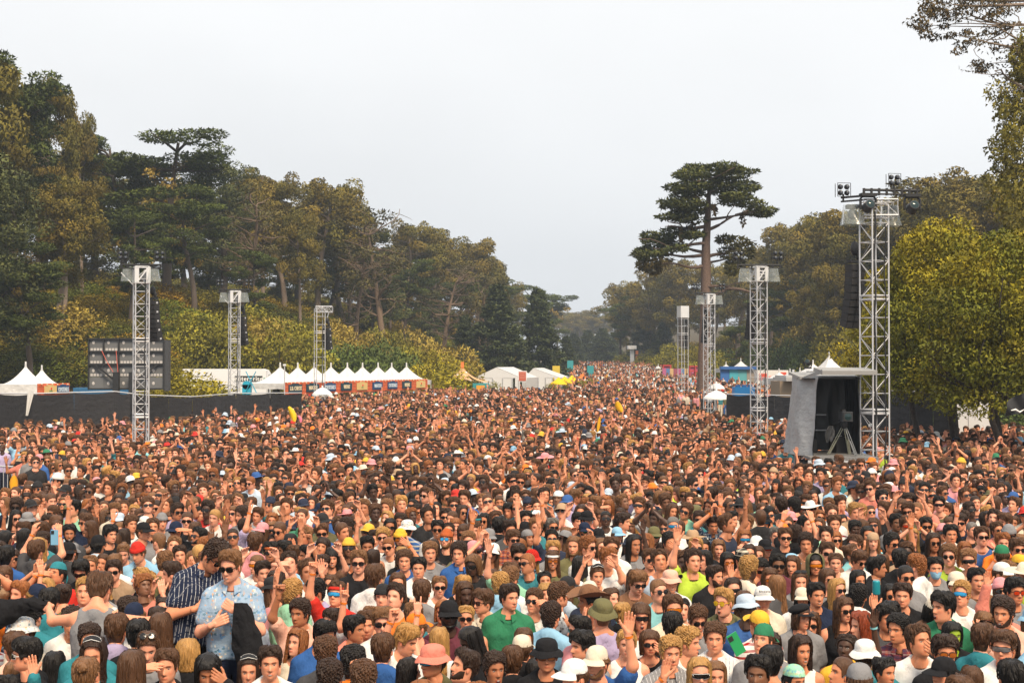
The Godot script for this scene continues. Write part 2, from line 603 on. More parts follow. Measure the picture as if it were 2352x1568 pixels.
func build_woods() -> void:
	var names := {"cypress": "dark flat-topped cypress", "gum": "tall olive-brown eucalyptus", "pine": "dark rounded pine", "bare": "half bare cypress with tawny limbs", "fir": "dark conifer with branches to the ground"}
	# the grove on the slope behind the black fence: bearing, tip, distance, kind, variant, width, what sets it apart
	var rows := """
-75 110 96 gum 0 0.95|at the outer end of the grove, tallest of all
12 112 104 cypress 1 0.75|at the outer end of the grove, its top against the sky
-15 340 88 pine 1 1.0|standing forward of the grove above the first white tent
92 150 112 gum 1 0.6|with a loose open top against the sky above the first white tents
192 240 118 gum 2 0.5|thin and see-through beside the flat-topped cypresses
262 303 122 cypress 0 1.0|with a layered crown behind the big screen's back
382 288 118 cypress 1 1.2|with the widest flat top, above the first lighting tower
130 400 100 gum 3 1.1|with tangled tawny twigs on the slope over the white tents
60 560 90 cypress 2 1.0|low and shaggy on the slope above the white tents
300 470 105 cypress 3 0.9|with a tall bare stem just behind the first lighting tower
505 358 132 pine 2 1.15|with a blue-green top between the two first lighting towers
440 430 112 cypress 2 1.0|hung with yellow twigs between the first two lighting towers
545 430 122 bare 0 1.0|with a thick leaning stem above the second lighting tower
600 372 140 gum 1 0.9|with a ragged top beside the blue-green pine
648 395 142 gum 4 1.15|behind the second lighting tower, broad golden crown
735 400 150 gum 0 1.25|with the highest golden crown behind the third lighting tower
690 470 132 gum 2 0.75|with two pale stems just left of the third lighting tower
800 440 158 gum 3 1.2|with hanging golden clumps behind the third lighting tower
590 560 118 cypress 3 0.9|small and shelved behind the truck
855 505 150 pine 0 1.0|beyond the bar's middle tents
885 490 148 bare 1 1.0|leaning above the bar's middle tents
935 500 180 gum 4 1.2|rising over the bar's end
1000 515 190 gum 1 1.25|rounded, above the bar's far end
1062 530 198 gum 2 1.2|with a domed top on the falling edge of the grove
1118 578 208 gum 3 1.2|at the falling edge of the grove above the dark conifers
1146 615 214 cypress 1 0.8|last of the grove before the sky
1000 612 160 bare 3 1.05|spreading low above the bar's far end
940 600 165 cypress 0 0.9|dark and low above the bar's far end
1060 625 172 cypress 3 0.8|dark, close behind the first conifer
1085 640 165 bare 0 0.8|with a broken pale limb beside the conifers
840 560 138 bare 3 0.9|thin and leaning behind the third lighting tower
1215 655 260 cypress 2 1.1|hazy, peeping over the two conifers
1262 668 275 cypress 1 1.0|hazy, with a flat top past the two conifers
1160 640 250 gum 0 1.0|hazy, between grove and conifers""".strip_edges().split("\n")
	for r in rows:
		var q := r.split("|")
		var t := q[0].split(" ")
		tree(t[3], int(t[4]), float(t[0]), float(t[1]), float(t[2]), names[t[3]] + " " + q[1].replace("just left of", "close beside").replace(", its tufted top cut by the picture's edge", ", tufted"), "trees of the grove behind the fence", float(t[5]))
	for q in [[-20, 240, 130], [70, 300, 135], [150, 330, 140], [230, 380, 142], [330, 400, 148], [420, 400, 150], [480, 440, 150], [560, 450, 158], [640, 470, 165], [700, 500, 168], [770, 500, 175], [830, 530, 180], [890, 560, 190], [960, 570, 205], [1030, 590, 215], [1090, 620, 225], [1130, 650, 230], [20, 480, 118], [180, 520, 125], [370, 530, 132], [470, 560, 138], [650, 600, 150], [760, 600, 158], [900, 640, 172], [980, 660, 180]]:
		tree(["pine", "gum", "cypress"][int(q[0] + 40) / 10 % 3], int(q[2]) % 3, q[0], q[1], q[2], "dim tree deep in the grove, " + spot_words(q[0], q[1]), "trees deep in the grove behind the fence", 1.45)
	# lone cypress out on the field
	lone_cypress()
	# conifers in the middle and the hazy end of the field
	tree("fir", 0, 1142, 660, 152, "dark conifer with branches to the ground, fuller of the two behind the white marquees", "conifers behind the marquees", 1.15)
	tree("fir", 1, 1236, 668, 164, "dark conifer with a narrow tip beside the second white marquee", "conifers behind the marquees", 1.0)
	for q in [[1068, 730, 154, 1.0], [1300, 775, 210, 1.3]]:
		tree("fir", 1, q[0], q[1], q[2], "low dark conifer at the %s of the conifer pair" % ("foot" if q[0] < 1200 else "far side"), "conifers behind the marquees", q[3])
	for q in [[1318, 768, 300], [1350, 760, 320], [1384, 756, 310], [1408, 775, 330], [1330, 780, 340]]:
		tree("fir", int(q[0]) % 2, q[0], q[1], q[2], "low dark spreading tree at the field's end, %s" % {1318: "nearest the conifers", 1350: "its tip the second from the conifers", 1384: "the tallest there", 1408: "nearest the distant stage", 1330: "half hidden behind two others"}[int(q[0])], "dark trees at the far end of the field", 1.7)
	for k in 11:
		tree("gum", k % 5, 1282 + k * 16, 716 - 8 * sin(k * 1.7), 460 + 14 * (k % 3), "blue-grey hazy tree on the horizon, %s in the row from the conifers" % ["first", "second", "third", "fourth", "fifth", "sixth", "seventh", "eighth", "ninth", "tenth", "last"][k], "hazy trees on the horizon", 1.6)
	# the wooded rise across the field
	rows = """
1440 640 262 gum 0 1.1|at the tip of the far wood, beside the distant stage
1432 672 255 cypress 0 0.8|with flat dark boughs reaching over the distant stage
1485 625 250 gum 1 1.2|pale-stemmed, second from the distant stage
1530 600 240 gum 2 1.2|behind the smallest lighting tower
1580 590 230 gum 3 1.2|behind the lone cypress's boughs
1640 600 225 gum 4 1.2|behind the lone cypress's trunk
1700 580 215 gum 0 1.2|between the lone cypress and the tower before it
1752 560 200 gum 1 1.2|brownish, behind the second tower across the field
1800 545 190 gum 2 1.25|high and round past the second tower across the field
1850 510 178 gum 3 1.3|brownish, over the white tent roofs
1905 490 165 gum 4 1.25|over the camera shelter
1960 470 150 gum 0 1.3|behind the biggest tower's lamps
2020 450 145 gum 1 1.3|behind the biggest tower's speakers
2085 425 138 gum 2 1.35|beside the biggest tower's top
2150 405 132 gum 3 1.4|high above the golden park trees
2225 385 126 gum 4 1.4|highest above the golden park trees
2290 400 120 gum 0 1.4|next to the tall gum at the edge
1880 640 150 gum 1 1.1|russet, lower, over the camera shelter
1935 600 138 gum 3 1.0|russet, lower, beside the hanging speakers
1805 640 168 cypress 2 1.1|low and dark behind the white tents
1482 720 250 fir 0 1.2|low at the foot of the far wood
1525 740 235 fir 1 1.2|low behind the smallest lighting tower""".strip_edges().split("\n")
	for r in rows:
		var q := r.split("|")
		var t := q[0].split(" ")
		tree(t[3], int(t[4]), float(t[0]), float(t[1]), float(t[2]), names[t[3]] + " " + q[1], "trees on the rise across the field", float(t[5]))
	for q in [[1460, 690, 275], [1500, 680, 270], [1560, 660, 260], [1620, 660, 250], [1670, 650, 245], [1730, 640, 225], [1780, 620, 215], [1830, 600, 205], [1880, 570, 190], [1940, 560, 178], [2000, 540, 165], [2060, 520, 160], [2130, 500, 150], [2200, 480, 145], [2270, 470, 138], [2340, 440, 130], [2410, 400, 130]]:
		tree(["gum", "pine", "gum"][int(q[0]) / 10 % 3], int(q[2]) % 3, q[0], q[1], q[2], "dim tree deep in the far wood, " + spot_words(q[0], q[1]), "trees deep in the wood across the field", 1.5)
	tree("cypress", 3, 1690, 735, 158, "low spreading cypress with yellow-green boughs behind the blue stall", "trees on the rise across the field", 0.75)
	# park trees and the tall gum at the edge
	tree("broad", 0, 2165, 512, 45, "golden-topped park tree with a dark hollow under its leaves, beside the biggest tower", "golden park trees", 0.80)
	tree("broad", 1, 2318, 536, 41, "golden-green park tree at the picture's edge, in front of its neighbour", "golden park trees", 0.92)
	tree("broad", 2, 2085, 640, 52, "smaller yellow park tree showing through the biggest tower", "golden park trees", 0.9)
	edge_gum()
	# shrubs over the slope
	var n := 0
	for q in [[20, 800, 107, 0], [95, 770, 109, 1], [170, 790, 108, 0], [60, 720, 115, 1], [150, 700, 100, 3], [230, 720, 116, 1], [420, 742, 111, 3], [470, 775, 107, 0], [400, 800, 104, 1], [540, 760, 112, 3], [610, 770, 111, 0], [520, 800, 105, 3], [660, 745, 104, 1], [690, 770, 116, 0], [470, 715, 102, 1], [590, 725, 106, 3], [840, 775, 118, 3], [780, 790, 110, 2], [835, 788, 108, 2], [890, 782, 112, 2], [950, 800, 118, 1], [1005, 812, 112, 0], [985, 830, 104, 0], [925, 828, 108, 2], [740, 770, 116, 1], [1030, 790, 126, 3], [330, 760, 109, 0], [300, 730, 116, 1], [640, 800, 109, 0], [860, 830, 104, 2], [720, 815, 115, 0], [400, 858, 76, 0], [440, 866, 80, 1], [350, 860, 102, 0], [190, 855, 104, 0], [130, 815, 107, 0], [380, 715, 108, 1], [250, 690, 110, 3], [10, 690, 104, 1], [560, 700, 114, 1], [760, 740, 128, 3], [880, 750, 138, 1], [960, 765, 142, 3], [1010, 850, 116, 0]]:
		var what: String = ["yellow-green", "olive", "dark blue-green", "tawny"][q[3]]
		tree("bush", q[3] + 4 * (n % 2), q[0], q[1], q[2], what + " shrub " + spot_words(q[0], q[1]), "%s shrubs on the slope" % what, 1.25 + 0.5 * (n % 3))
		n += 1
	for q in [[1545, 790, 210, 1], [1590, 800, 190, 0], [1640, 810, 170, 1], [1500, 800, 235, 1], [1455, 800, 250, 1], [1770, 790, 168, 2], [1820, 770, 160, 2], [1880, 780, 152, 2], [1930, 770, 140, 1], [1960, 740, 130, 0], [1850, 720, 165, 3], [2010, 760, 125, 1], [1700, 800, 172, 2], [1940, 690, 140, 0], [2120, 840, 80, 2], [2220, 850, 80, 2], [2320, 840, 84, 2], [2060, 830, 84, 1]]:
		var what: String = ["yellow-green", "olive", "dark blue-green", "tawny"][q[3]]
		tree("bush", q[3] + 4 * (n % 2), q[0], q[1], q[2], what + " shrub across the field, " + spot_words(q[0], q[1]), "%s shrubs across the field" % what, 1.4 + 0.5 * (n % 3))
		n += 1
	# undergrowth no one could count
	rng.seed = 21
	var spots := []
	var cols := []
	for k in 2300:
		var d := rng.randf_range(84, 250)
		var x := 0.0
		var deep := rng.randf_range(5.0, 50)
		if k % 3:
			x = -13.0 + 17.0 * smoothstep(60.0, 260.0, d) - deep
		else:
			x = 27.0 - 8.0 * smoothstep(170.0, 280.0, d) + deep
			if d < 110 and x < 42:
				continue
		if ground_y(x, -d) < 2.2 + d * 0.004:
			continue
		var s := rng.randf_range(0.35, 0.75) * (1.0 + d / 500.0) * (1.0 + 0.5 * smoothstep(26, 40, deep))
		spots.append(Transform3D(Basis(Vector3.UP, rng.randf() * TAU).scaled(Vector3(s * 1.5, s, s * 1.5)), Vector3(x, ground_y(x, -d) - 0.2, -d)))
		cols.append([Color(1.25, 1.0, 0.6), Color(0.95, 0.9, 0.7), Color(0.6, 0.78, 0.7), Color(1.15, 0.8, 0.75), Color(0.42, 0.48, 0.48), Color(0.75, 0.7, 0.65)][rng.randi() % 6] * rng.randf_range(0.75, 1.1))
	var mm := many(tree_meshes("bush", 1)[1], spots, cols)
	mm.name = "undergrowth"
	add_child(mm)
	tag(mm, "low olive undergrowth covering both wooded slopes", "undergrowth", "", "stuff")


func many(mesh: Mesh, spots: Array, cols: Array) -> MultiMeshInstance3D:
	var m := MultiMesh.new()
	m.transform_format = MultiMesh.TRANSFORM_3D
	m.use_colors = cols.size() > 0
	m.mesh = mesh
	m.instance_count = spots.size()
	for k in spots.size():
		m.set_instance_transform(k, spots[k])
		if cols:
			m.set_instance_color(k, cols[k])
	var o := MultiMeshInstance3D.new()
	o.multimesh = m
	return o


func spot_words(u: float, v: float) -> String:
	# a place by what one finds near that bearing
	var marks := [[40, "the first white tent"], [110, "the small red stall"], [200, "the big screen's near edge"], [290, "the big screen's middle"], [350, "the speakers beside the screen"], [430, "the truck's shrub"], [500, "the white truck"], [545, "the tower before the truck"], [600, "the turquoise windmill"], [650, "the ID check"], [700, "the WATER sign"], [735, "the tower with the side arm"], [790, "the first WINE sign"], [850, "the bar's middle"], [905, "the second COCKTAILS sign"], [950, "the bar's far end"], [1000, "the orange shrubs"], [1060, "the tan canopy"], [1100, "the painted stall"], [1150, "the first marquee"],
		[1450, "the distant stage"], [1490, "the mural"], [1535, "the red picture stand"], [1570, "the ladder-like mast"], [1620, "the lone cypress"], [1660, "the white umbrellas"], [1700, "the blue stall"], [1745, "the tower by the blue stall"], [1790, "the red stall"], [1840, "the shelter's corner"], [1890, "the shelter's roof"], [1950, "the shelter's camera"], [2010, "the biggest tower"], [2080, "the smaller yellow tree"], [2150, "the golden tree's trunk"], [2220, "the pale tent wall"], [2290, "the black flag"], [2350, "the overhanging gum"]]
	var best: Array = marks[0]
	for m in marks:
		if absf(m[0] - u) < absf(best[0] - u):
			best = m
	var high := "just above" if v > 795 else ("over" if v > 755 else ("well above" if v > 700 else ("high above" if v > 560 else "very high above")))
	var text := high + " " + str(best[1])
	while told.has(text):
		text = "another one " + text if not text.begins_with("another") else "yet " + text
	told[text] = true
	return text


func lone_cypress() -> void:
	rng.seed = 91
	var d := 95.0
	var foot := at(1616, 900, d)
	foot.y = ground_y(foot.x, foot.z)
	var o := thing("lone_cypress_tree", "lone tall cypress with flat layered crown and bare trunk standing out in the crowd", "tree", foot)
	var w := MB.new()
	var f := MB.new()
	var loc := func(u: float, v: float, dz := 0.0) -> Vector3:
		return at(u, v, d + dz) - foot
	var pts := PackedVector3Array([Vector3(-0.1, -0.5, 0), loc.call(1616, 820), loc.call(1620, 740), loc.call(1622, 640), loc.call(1622, 560), loc.call(1626, 500), loc.call(1628, 450), loc.call(1634, 405)])
	w.tube(pts, PackedFloat32Array([0.42, 0.36, 0.36, 0.34, 0.28, 0.22, 0.15, 0.06]), 10, Color.WHITE, false)
	# limbs: from the trunk at v to a bough end u, v, depth
	var pad := func(u: float, v: float, dz: float, wide: float, thick: float, count: int, brown := 0.0) -> void:
		var px := d / F
		leaves(f, loc.call(u, v, dz), Vector3(wide * px, thick * px, wide * px * 0.8), count, 0.25, Color(0.032, 0.048, 0.016).lerp(Color(0.09, 0.06, 0.024), brown), Color(0.125, 0.128, 0.03).lerp(Color(0.20, 0.13, 0.035), brown), 0.9 if brown > 0.5 else 0.0, 0.55 - brown * 0.5)
	for q in [[560, 1500, 570, -1.0], [585, 1492, 585, 1.5], [580, 1545, 560, 2.0], [520, 1530, 520, -2.0], [505, 1735, 485, 0.5], [530, 1700, 490, -1.5], [590, 1700, 570, 0.5], [600, 1680, 590, 2.0], [470, 1560, 450, 1.0], [450, 1690, 420, 1.5], [430, 1590, 410, -1.5], [480, 1640, 470, 3.0], [660, 1690, 662, 0.0], [610, 1520, 605, -1.5]]:
		var tip: Vector3 = loc.call(q[1], q[2], q[3])
		var base: Vector3 = loc.call(1621, q[0])
		limb(w, base, tip, 0.13, 0.03, 0.25, 6, 6)
		limb(w, base.lerp(tip, 0.6), tip + Vector3(rng.randfn(), 0.5, rng.randfn()), 0.06, 0.02, 0.2, 4, 4)
	limb(w, loc.call(1618, 690), loc.call(1668, 662), 0.16, 0.12, 0.1, 7, 5)
	limb(w, loc.call(1668, 662), loc.call(1735, 672), 0.12, 0.05, 0.15, 7, 5)
	for q in [[1600, 388, 40, 10], [1650, 384, 45, 11], [1695, 392, 30, 9], [1585, 402, 40, 12], [1625, 400, 60, 14], [1680, 404, 45, 12], [1570, 425, 40, 12], [1560, 445, 38, 12], [1600, 430, 50, 14], [1650, 425, 55, 14], [1705, 430, 32, 12], [1690, 450, 40, 13], [1720, 465, 38, 12], [1745, 480, 24, 9], [1665, 455, 50, 13], [1550, 470, 36, 12], [1580, 470, 45, 14], [1610, 480, 40, 12], [1540, 495, 34, 12], [1575, 505, 44, 14], [1560, 530, 40, 13], [1590, 540, 34, 12], [1525, 545, 34, 12], [1500, 555, 34, 11], [1545, 560, 40, 12], [1490, 575, 30, 11], [1475, 590, 24, 10], [1515, 580, 36, 11], [1735, 490, 20, 7]]:
		for m in 3:
			pad.call(q[0] + rng.randfn() * 12, q[1] + rng.randfn() * 5, rng.randf_range(-2.6, 2.6), q[2] * rng.randf_range(0.6, 1.0), q[3] * 0.5, 210)
	for q in [[1490, 605, 26, 14], [1520, 600, 26, 10], [1500, 618, 18, 12], [1478, 608, 16, 12]]:
		pad.call(q[0], q[1], rng.randf_range(-1, 1), q[2], q[3], 220, 0.6)
	for q in [[1690, 555, 30, 12], [1712, 565, 24, 10], [1665, 550, 20, 9], [1700, 585, 30, 14], [1672, 580, 24, 12], [1722, 580, 14, 8], [1690, 605, 22, 12], [1680, 620, 14, 12]]:
		pad.call(q[0], q[1], rng.randf_range(-1, 1), q[2], q[3], 210, 0.3)
	for q in [[1566, 540, 4, 14], [1600, 450, 6, 12], [1640, 480, 5, 14], [1706, 505, 4, 16], [1660, 400, 6, 10], [1590, 520, 5, 12]]:
		pad.call(q[0], q[1], -1.0, q[2], q[3], 60, 1.0)
	put("trunk", w.mesh(grain(mat("bark_red", Color(0.26, 0.175, 0.135), 0.9, 0.0, true), 0.5, 0.5, 0.08, 6)), o)
	put("crown", f.mesh(foliage_mat("lone")), o)


func edge_gum() -> void:
	# tall gum whose trunk stands just outside the frame; dark boughs reach in overhead
	rng.seed = 37
	var d := 52.0
	var foot := at(2420, 900, d)
	foot.y = ground_y(foot.x, foot.z)
	var o := thing("overhanging_eucalyptus_tree", "tall eucalyptus at the picture's edge with bare dark boughs reaching over the sky", "tree", foot)
	var w := MB.new()
	var f := MB.new()
	var loc := func(u: float, v: float, dz := 0.0) -> Vector3:
		return at(u, v, d + dz) - foot
	w.tube(PackedVector3Array([Vector3(0, -0.5, 0), loc.call(2415, 600), loc.call(2405, 300), loc.call(2400, 60), loc.call(2410, -250)]), PackedFloat32Array([0.4, 0.34, 0.28, 0.2, 0.08]), 10, Color.WHITE, false)
	for q in [[2400, 220, 2330, 90], [2398, 150, 2290, 60], [2398, 120, 2260, 95], [2400, 60, 2230, 35], [2405, 10, 2190, 10], [2405, 0, 2150, -5], [2400, 250, 2300, 160], [2400, -60, 2240, -40]]:
		var l := limb(w, loc.call(q[0], q[1]), loc.call(q[2], q[3], rng.randf_range(-1, 1)), 0.085, 0.025, 0.18, 5, 7)
		for m in 7:
			var a := l[rng.randi_range(2, 7)]
			var b := a + Vector3(rng.randf_range(-1.5, 0.1), rng.randf_range(-0.4, 0.6), rng.randfn() * 0.5) * rng.randf_range(0.5, 1.0)
			limb(w, a, b, 0.022, 0.008, 0.12, 4, 4)
			if m % 2 == 0:
				leaves(f, b, Vector3(0.4, 0.2, 0.4), 30, 0.13, Color(0.035, 0.03, 0.014), Color(0.10, 0.07, 0.025), 0.8)
	for q in [[2110, 55, 0.5], [2125, 25, 0.5], [2150, 8, 0.6], [2135, 70, 0.35], [2170, 30, 0.5], [2210, 12, 0.6], [2250, 5, 0.6], [2290, 18, 0.5], [2190, 70, 0.3], [2225, 100, 0.4], [2260, 140, 0.3], [2310, 5, 0.5]]:
		for m in 3:
			leaves(f, loc.call(q[0] + rng.randfn() * 12, q[1] + rng.randfn() * 10, rng.randfn() * 0.6), Vector3(q[2], q[2] * 0.5, q[2]) * 0.75, 60, 0.13, Color(0.04, 0.036, 0.018), Color(0.13, 0.085, 0.03), 0.9)
		limb(w, loc.call(2330, 60), loc.call(q[0], q[1]), 0.03, 0.008, 0.25, 4, 6)
	for j in 74:   # the leafy side hanging down along the edge
		var v := 90.0 + j * 6.6
		var c: Vector3 = loc.call(2362 + rng.randfn() * 18 - (72.0 * bump(v - 420.0, 120.0) + 34.0 * bump(v - 240.0, 70.0)) * rng.randf(), v + rng.randfn() * 8.0, rng.randf_range(-2.5, 2.5))
		leaves(f, c, Vector3(0.55, 0.45, 0.55) * rng.randf_range(0.6, 1.4), 150, 0.15, Color(0.075, 0.075, 0.015), Color(0.26, 0.215, 0.03), 1.0)
	put("trunk", w.mesh(mats.get("bark_gum", mat("bark_edge", Color(0.12, 0.09, 0.07), 0.9, 0.0, true))), o)
	put("crown", f.mesh(foliage_mat("edge")), o)


# ---------------------------------------------------------------- towers, tents, stalls
func metal() -> StandardMaterial3D:
	return mat("aluminium", Color(0.62, 0.63, 0.65), 0.42, 0.35)


func black_paint() -> StandardMaterial3D:
	return mat("black_paint", Color(0.016, 0.017, 0.019), 0.55)


func clear_sheet() -> StandardMaterial3D:
	var m := mat("clear_plastic", Color(0.75, 0.85, 0.82), 0.16)
	m.albedo_color.a = 0.14
	m.transparency = BaseMaterial3D.TRANSPARENCY_ALPHA
	return m


func lattice(mb: MB, a: Vector3, b: Vector3, w: float, bay: float, cross := true, ladder := false) -> void:
	# braces of a square truss from a to b
	var up := (b - a).normalized()
	var x := up.cross(Vector3(0.2, 0.1, 1)).normalized() if absf(up.z) < 0.9 else up.cross(Vector3.UP).normalized()
	if absf(up.y) > 0.9:
		x = Basis(Vector3.UP, 0.42) * Vector3.RIGHT
	var z := x.cross(up).normalized()
	var n := maxi(1, int(round(a.distance_to(b) / bay)))
	var c := [(-x - z) * w / 2, (x - z) * w / 2, (x + z) * w / 2, (-x + z) * w / 2]
	for k in n + 1:
		var p := a.lerp(b, float(k) / n)
		for f in 4:
			mb.rod(p + c[f], p + c[(f + 1) % 4], 0.010, 4)
			if k < n and not ladder:
				var q := a.lerp(b, float(k + 1) / n)
				if (k + f) % 2 == 0:
					mb.rod(p + c[f], q + c[(f + 1) % 4], 0.010, 4)
				else:
					mb.rod(p + c[(f + 1) % 4], q + c[f], 0.010, 4)


func truss(o: Node3D, a: Vector3, b: Vector3, w: float, bay: float, called := "chord", ladder := false) -> void:
	var up := (b - a).normalized()
	var x := Basis(Vector3.UP, 0.42) * Vector3.RIGHT if absf(up.y) > 0.9 else up.cross(Vector3(0.2, 0.1, 1)).normalized()
	var z := x.cross(up).normalized()
	for s in [-1.0, 1.0]:
		for t in [-1.0, 1.0]:
			var mb := MB.new()
			var e: Vector3 = (x * s + z * t) * w / 2
			mb.rod(a + e, b + e, 0.021, 8)
			put(called, mb.mesh(metal()), o)
	var l := MB.new()
	lattice(l, a, b, w, bay, true, ladder)
	stuff(put("lattice", l.mesh(metal()), o))
	var j := MB.new()   # paired collars where sections bolt together
	var n := int(a.distance_to(b) / (bay * 6.0))
	for k in range(1, n + 1):
		for g in [-0.05, 0.05]:
			var p: Vector3 = a + up * (k * bay * 6.0 + g)
			var c := [(-x - z) * w / 2, (x - z) * w / 2, (x + z) * w / 2, (-x + z) * w / 2]
			for f in 4:
				j.rod(p + c[f], p + c[(f + 1) % 4], 0.022, 5)
	if j.v.size():
		put("section_joint", j.mesh(metal()), o)


func square_lamp(where: Vector3, s: float, label: String) -> void:
	var o := thing("lighting_fixture", label, "stage light", where, 0.15, "square lamps on the towers")
	var f := MB.new()
	for q in [-1.0, 1.0]:
		f.beam(Vector3(q * 0.5, 0, 0) * s, Vector3(q * 0.5, 1, 0) * s, 0.035 * s)
		f.beam(Vector3(-0.5, 0.5 + q * 0.5, 0) * s, Vector3(0.5, 0.5 + q * 0.5, 0) * s, 0.035 * s)
		f.beam(Vector3(q * 0.5, 0, -0.5) * s, Vector3(q * 0.5, 1, -0.5) * s, 0.035 * s)
	f.beam(Vector3(0, -0.3, -0.2) * s, Vector3(0, 0.2, -0.2) * s, 0.1 * s)
	put("frame", f.mesh(black_paint()), o)
	for q in [-0.25, 0.25]:
		for r in [0.28, 0.72]:
			var b := MB.new()
			b.ball(Vector3(q, r, -0.12) * s, Vector3(0.2, 0.2, 0.26) * s, 6, 10)
			var p := put("lamp_head", b.mesh(black_paint()), o)
			var l := MB.new()
			l.ball(Vector3(q, r, 0.12) * s, Vector3(0.13, 0.13, 0.04) * s, 6, 10)
			put("lens", l.mesh(mat("lamp_glass", Color(0.06, 0.07, 0.09), 0.1)), p)


func moving_lamp(where: Vector3, s: float, label: String, up := false, yaw := 0.1) -> void:
	# a moving head: base box, fork and barrel with a big lens; hangs down unless up
	var o := thing("moving_head_light", label, "stage light", where, yaw, "moving head lamps")
	var k := 1.0 if up else -1.0
	var b := MB.new()
	b.box_at(Vector3(0, k * 0.09, 0) * s, Vector3(0.95, 0.18, 0.5) * s)
	b.box_at(Vector3(0, k * 0.2, 0) * s, Vector3(0.7, 0.08, 0.36) * s)
	put("lamp_base", b.mesh(black_paint()), o)
	var y := MB.new()
	for q in [-1.0, 1.0]:
		y.tube(PackedVector3Array([Vector3(q * 0.34, k * 0.2, 0) * s, Vector3(q * 0.47, k * 0.32, 0) * s, Vector3(q * 0.47, k * 0.8, 0) * s, Vector3(q * 0.44, k * 0.96, 0) * s]), PackedFloat32Array([0.06 * s, 0.07 * s, 0.08 * s, 0.05 * s]), 8)
	put("yoke", y.mesh(black_paint()), o)
	var h := MB.new()
	h.lathe([Vector2(0.001, 0.46), Vector2(0.28, 0.45), Vector2(0.3, 0.36), Vector2(0.26, 0.3), Vector2(0.33, 0.1), Vector2(0.36, -0.12), Vector2(0.25, -0.34), Vector2(0.001, -0.36)], 18, Transform3D(Basis(Vector3.RIGHT, 1.2).scaled(Vector3.ONE * s), Vector3(0, k * 0.82, 0) * s))
	put("lamp_head", h.mesh(mat("dark_grey_paint", Color(0.04, 0.042, 0.045), 0.5)), o)
	var l := MB.new()
	l.lathe([Vector2(0.001, 0.5), Vector2(0.14, 0.485), Vector2(0.24, 0.455)], 18, Transform3D(Basis(Vector3.RIGHT, 1.2).scaled(Vector3.ONE * s), Vector3(0, k * 0.82, 0) * s))
	put("lens", l.mesh(mat("teal_lens", Color(0.012, 0.03, 0.032), 0.08)), o)


func speaker_array(where: Vector3, w: float, h: float, n: int, yaw: float, label: String) -> void:
	# loudspeaker cabinets hung in a gentle curve, from the top down
	var o := thing("speaker_array", label, "speakers", where, yaw, "hanging speaker arrays")
	var p := Vector3.ZERO
	var an := 0.03
	for k in n:
		var b := MB.new()
		var t := Transform3D(Basis(Vector3.RIGHT, an), p + Vector3(0, -h / 2, 0))
		b.box(t, Vector3(w, h * 0.94, w * 0.62))
		b.box(t * Transform3D(Basis(), Vector3(-w * 0.25, 0, w * 0.33)), Vector3(w * 0.46, h * 0.8, 0.03), Color(1.4, 1.4, 1.4))
		b.box(t * Transform3D(Basis(), Vector3(w * 0.25, 0, w * 0.33)), Vector3(w * 0.46, h * 0.8, 0.03), Color(1.4, 1.4, 1.4))
		var c := put("speaker_cabinet", b.mesh(mat("speaker_black", Color(0.022, 0.022, 0.024), 0.75, 0.0, true)), o)
		if k % 2 == 0:
			var f := MB.new()
			f.box(t * Transform3D(Basis(), Vector3(w * 0.505, 0, 0)), Vector3(0.012, h * 0.4, w * 0.2))
			put("handle", f.mesh(metal()), c)
		p += Basis(Vector3.RIGHT, an) * Vector3(0, -h, 0)
		an += 0.035
	var m := MB.new()
	m.box_at(Vector3(0, 0.06, 0), Vector3(w * 0.9, 0.08, w * 0.5))
	m.rod(Vector3(0, 0.05, 0), Vector3(0, h * 3.4, 0), 0.012, 5)
	m.ball(Vector3(0, h * 2.2, 0), Vector3(0.12, 0.2, 0.12) * (h / 0.19), 6, 10)
	m.ball(Vector3(w * 0.28, h * 1.2, 0), Vector3(0.07, 0.16, 0.07) * (h / 0.19), 6, 8)
	put("hoist", m.mesh(black_paint()), o)


func tower(u: float, top: float, d: float, w: float, label: String, ladder := false) -> Node3D:
	var p := at(u, top, d)
	var g := Vector3(p.x, ground_y(p.x, p.z), p.z)
	tower_spots.append(g)
	var o := thing("truss_tower", label, "truss tower", g, 0, "lighting towers")
	var h := p.y - g.y
	truss(o, Vector3.ZERO, Vector3(0, h, 0), w, w * 0.95, "chord", ladder)
	var b := MB.new()
	b.box_at(Vector3(0, 0.03, 0), Vector3(1.0, 0.06, 1.0), 0.42)
	put("base_plate", b.mesh(metal()), o)
	var cb := MB.new()
	var pts := PackedVector3Array()
	var rad := PackedFloat32Array()
	for k in 24:
		pts.append(Vector3(w * 0.42 + 0.02 * sin(k * 1.3), lerpf(h - 0.5, 0.1, k / 23.0), w * 0.5 + 0.02 * cos(k * 0.9)))
		rad.append(0.018)
	cb.tube(pts, rad, 5)
	put("cable", cb.mesh(black_paint()), o)
	return o


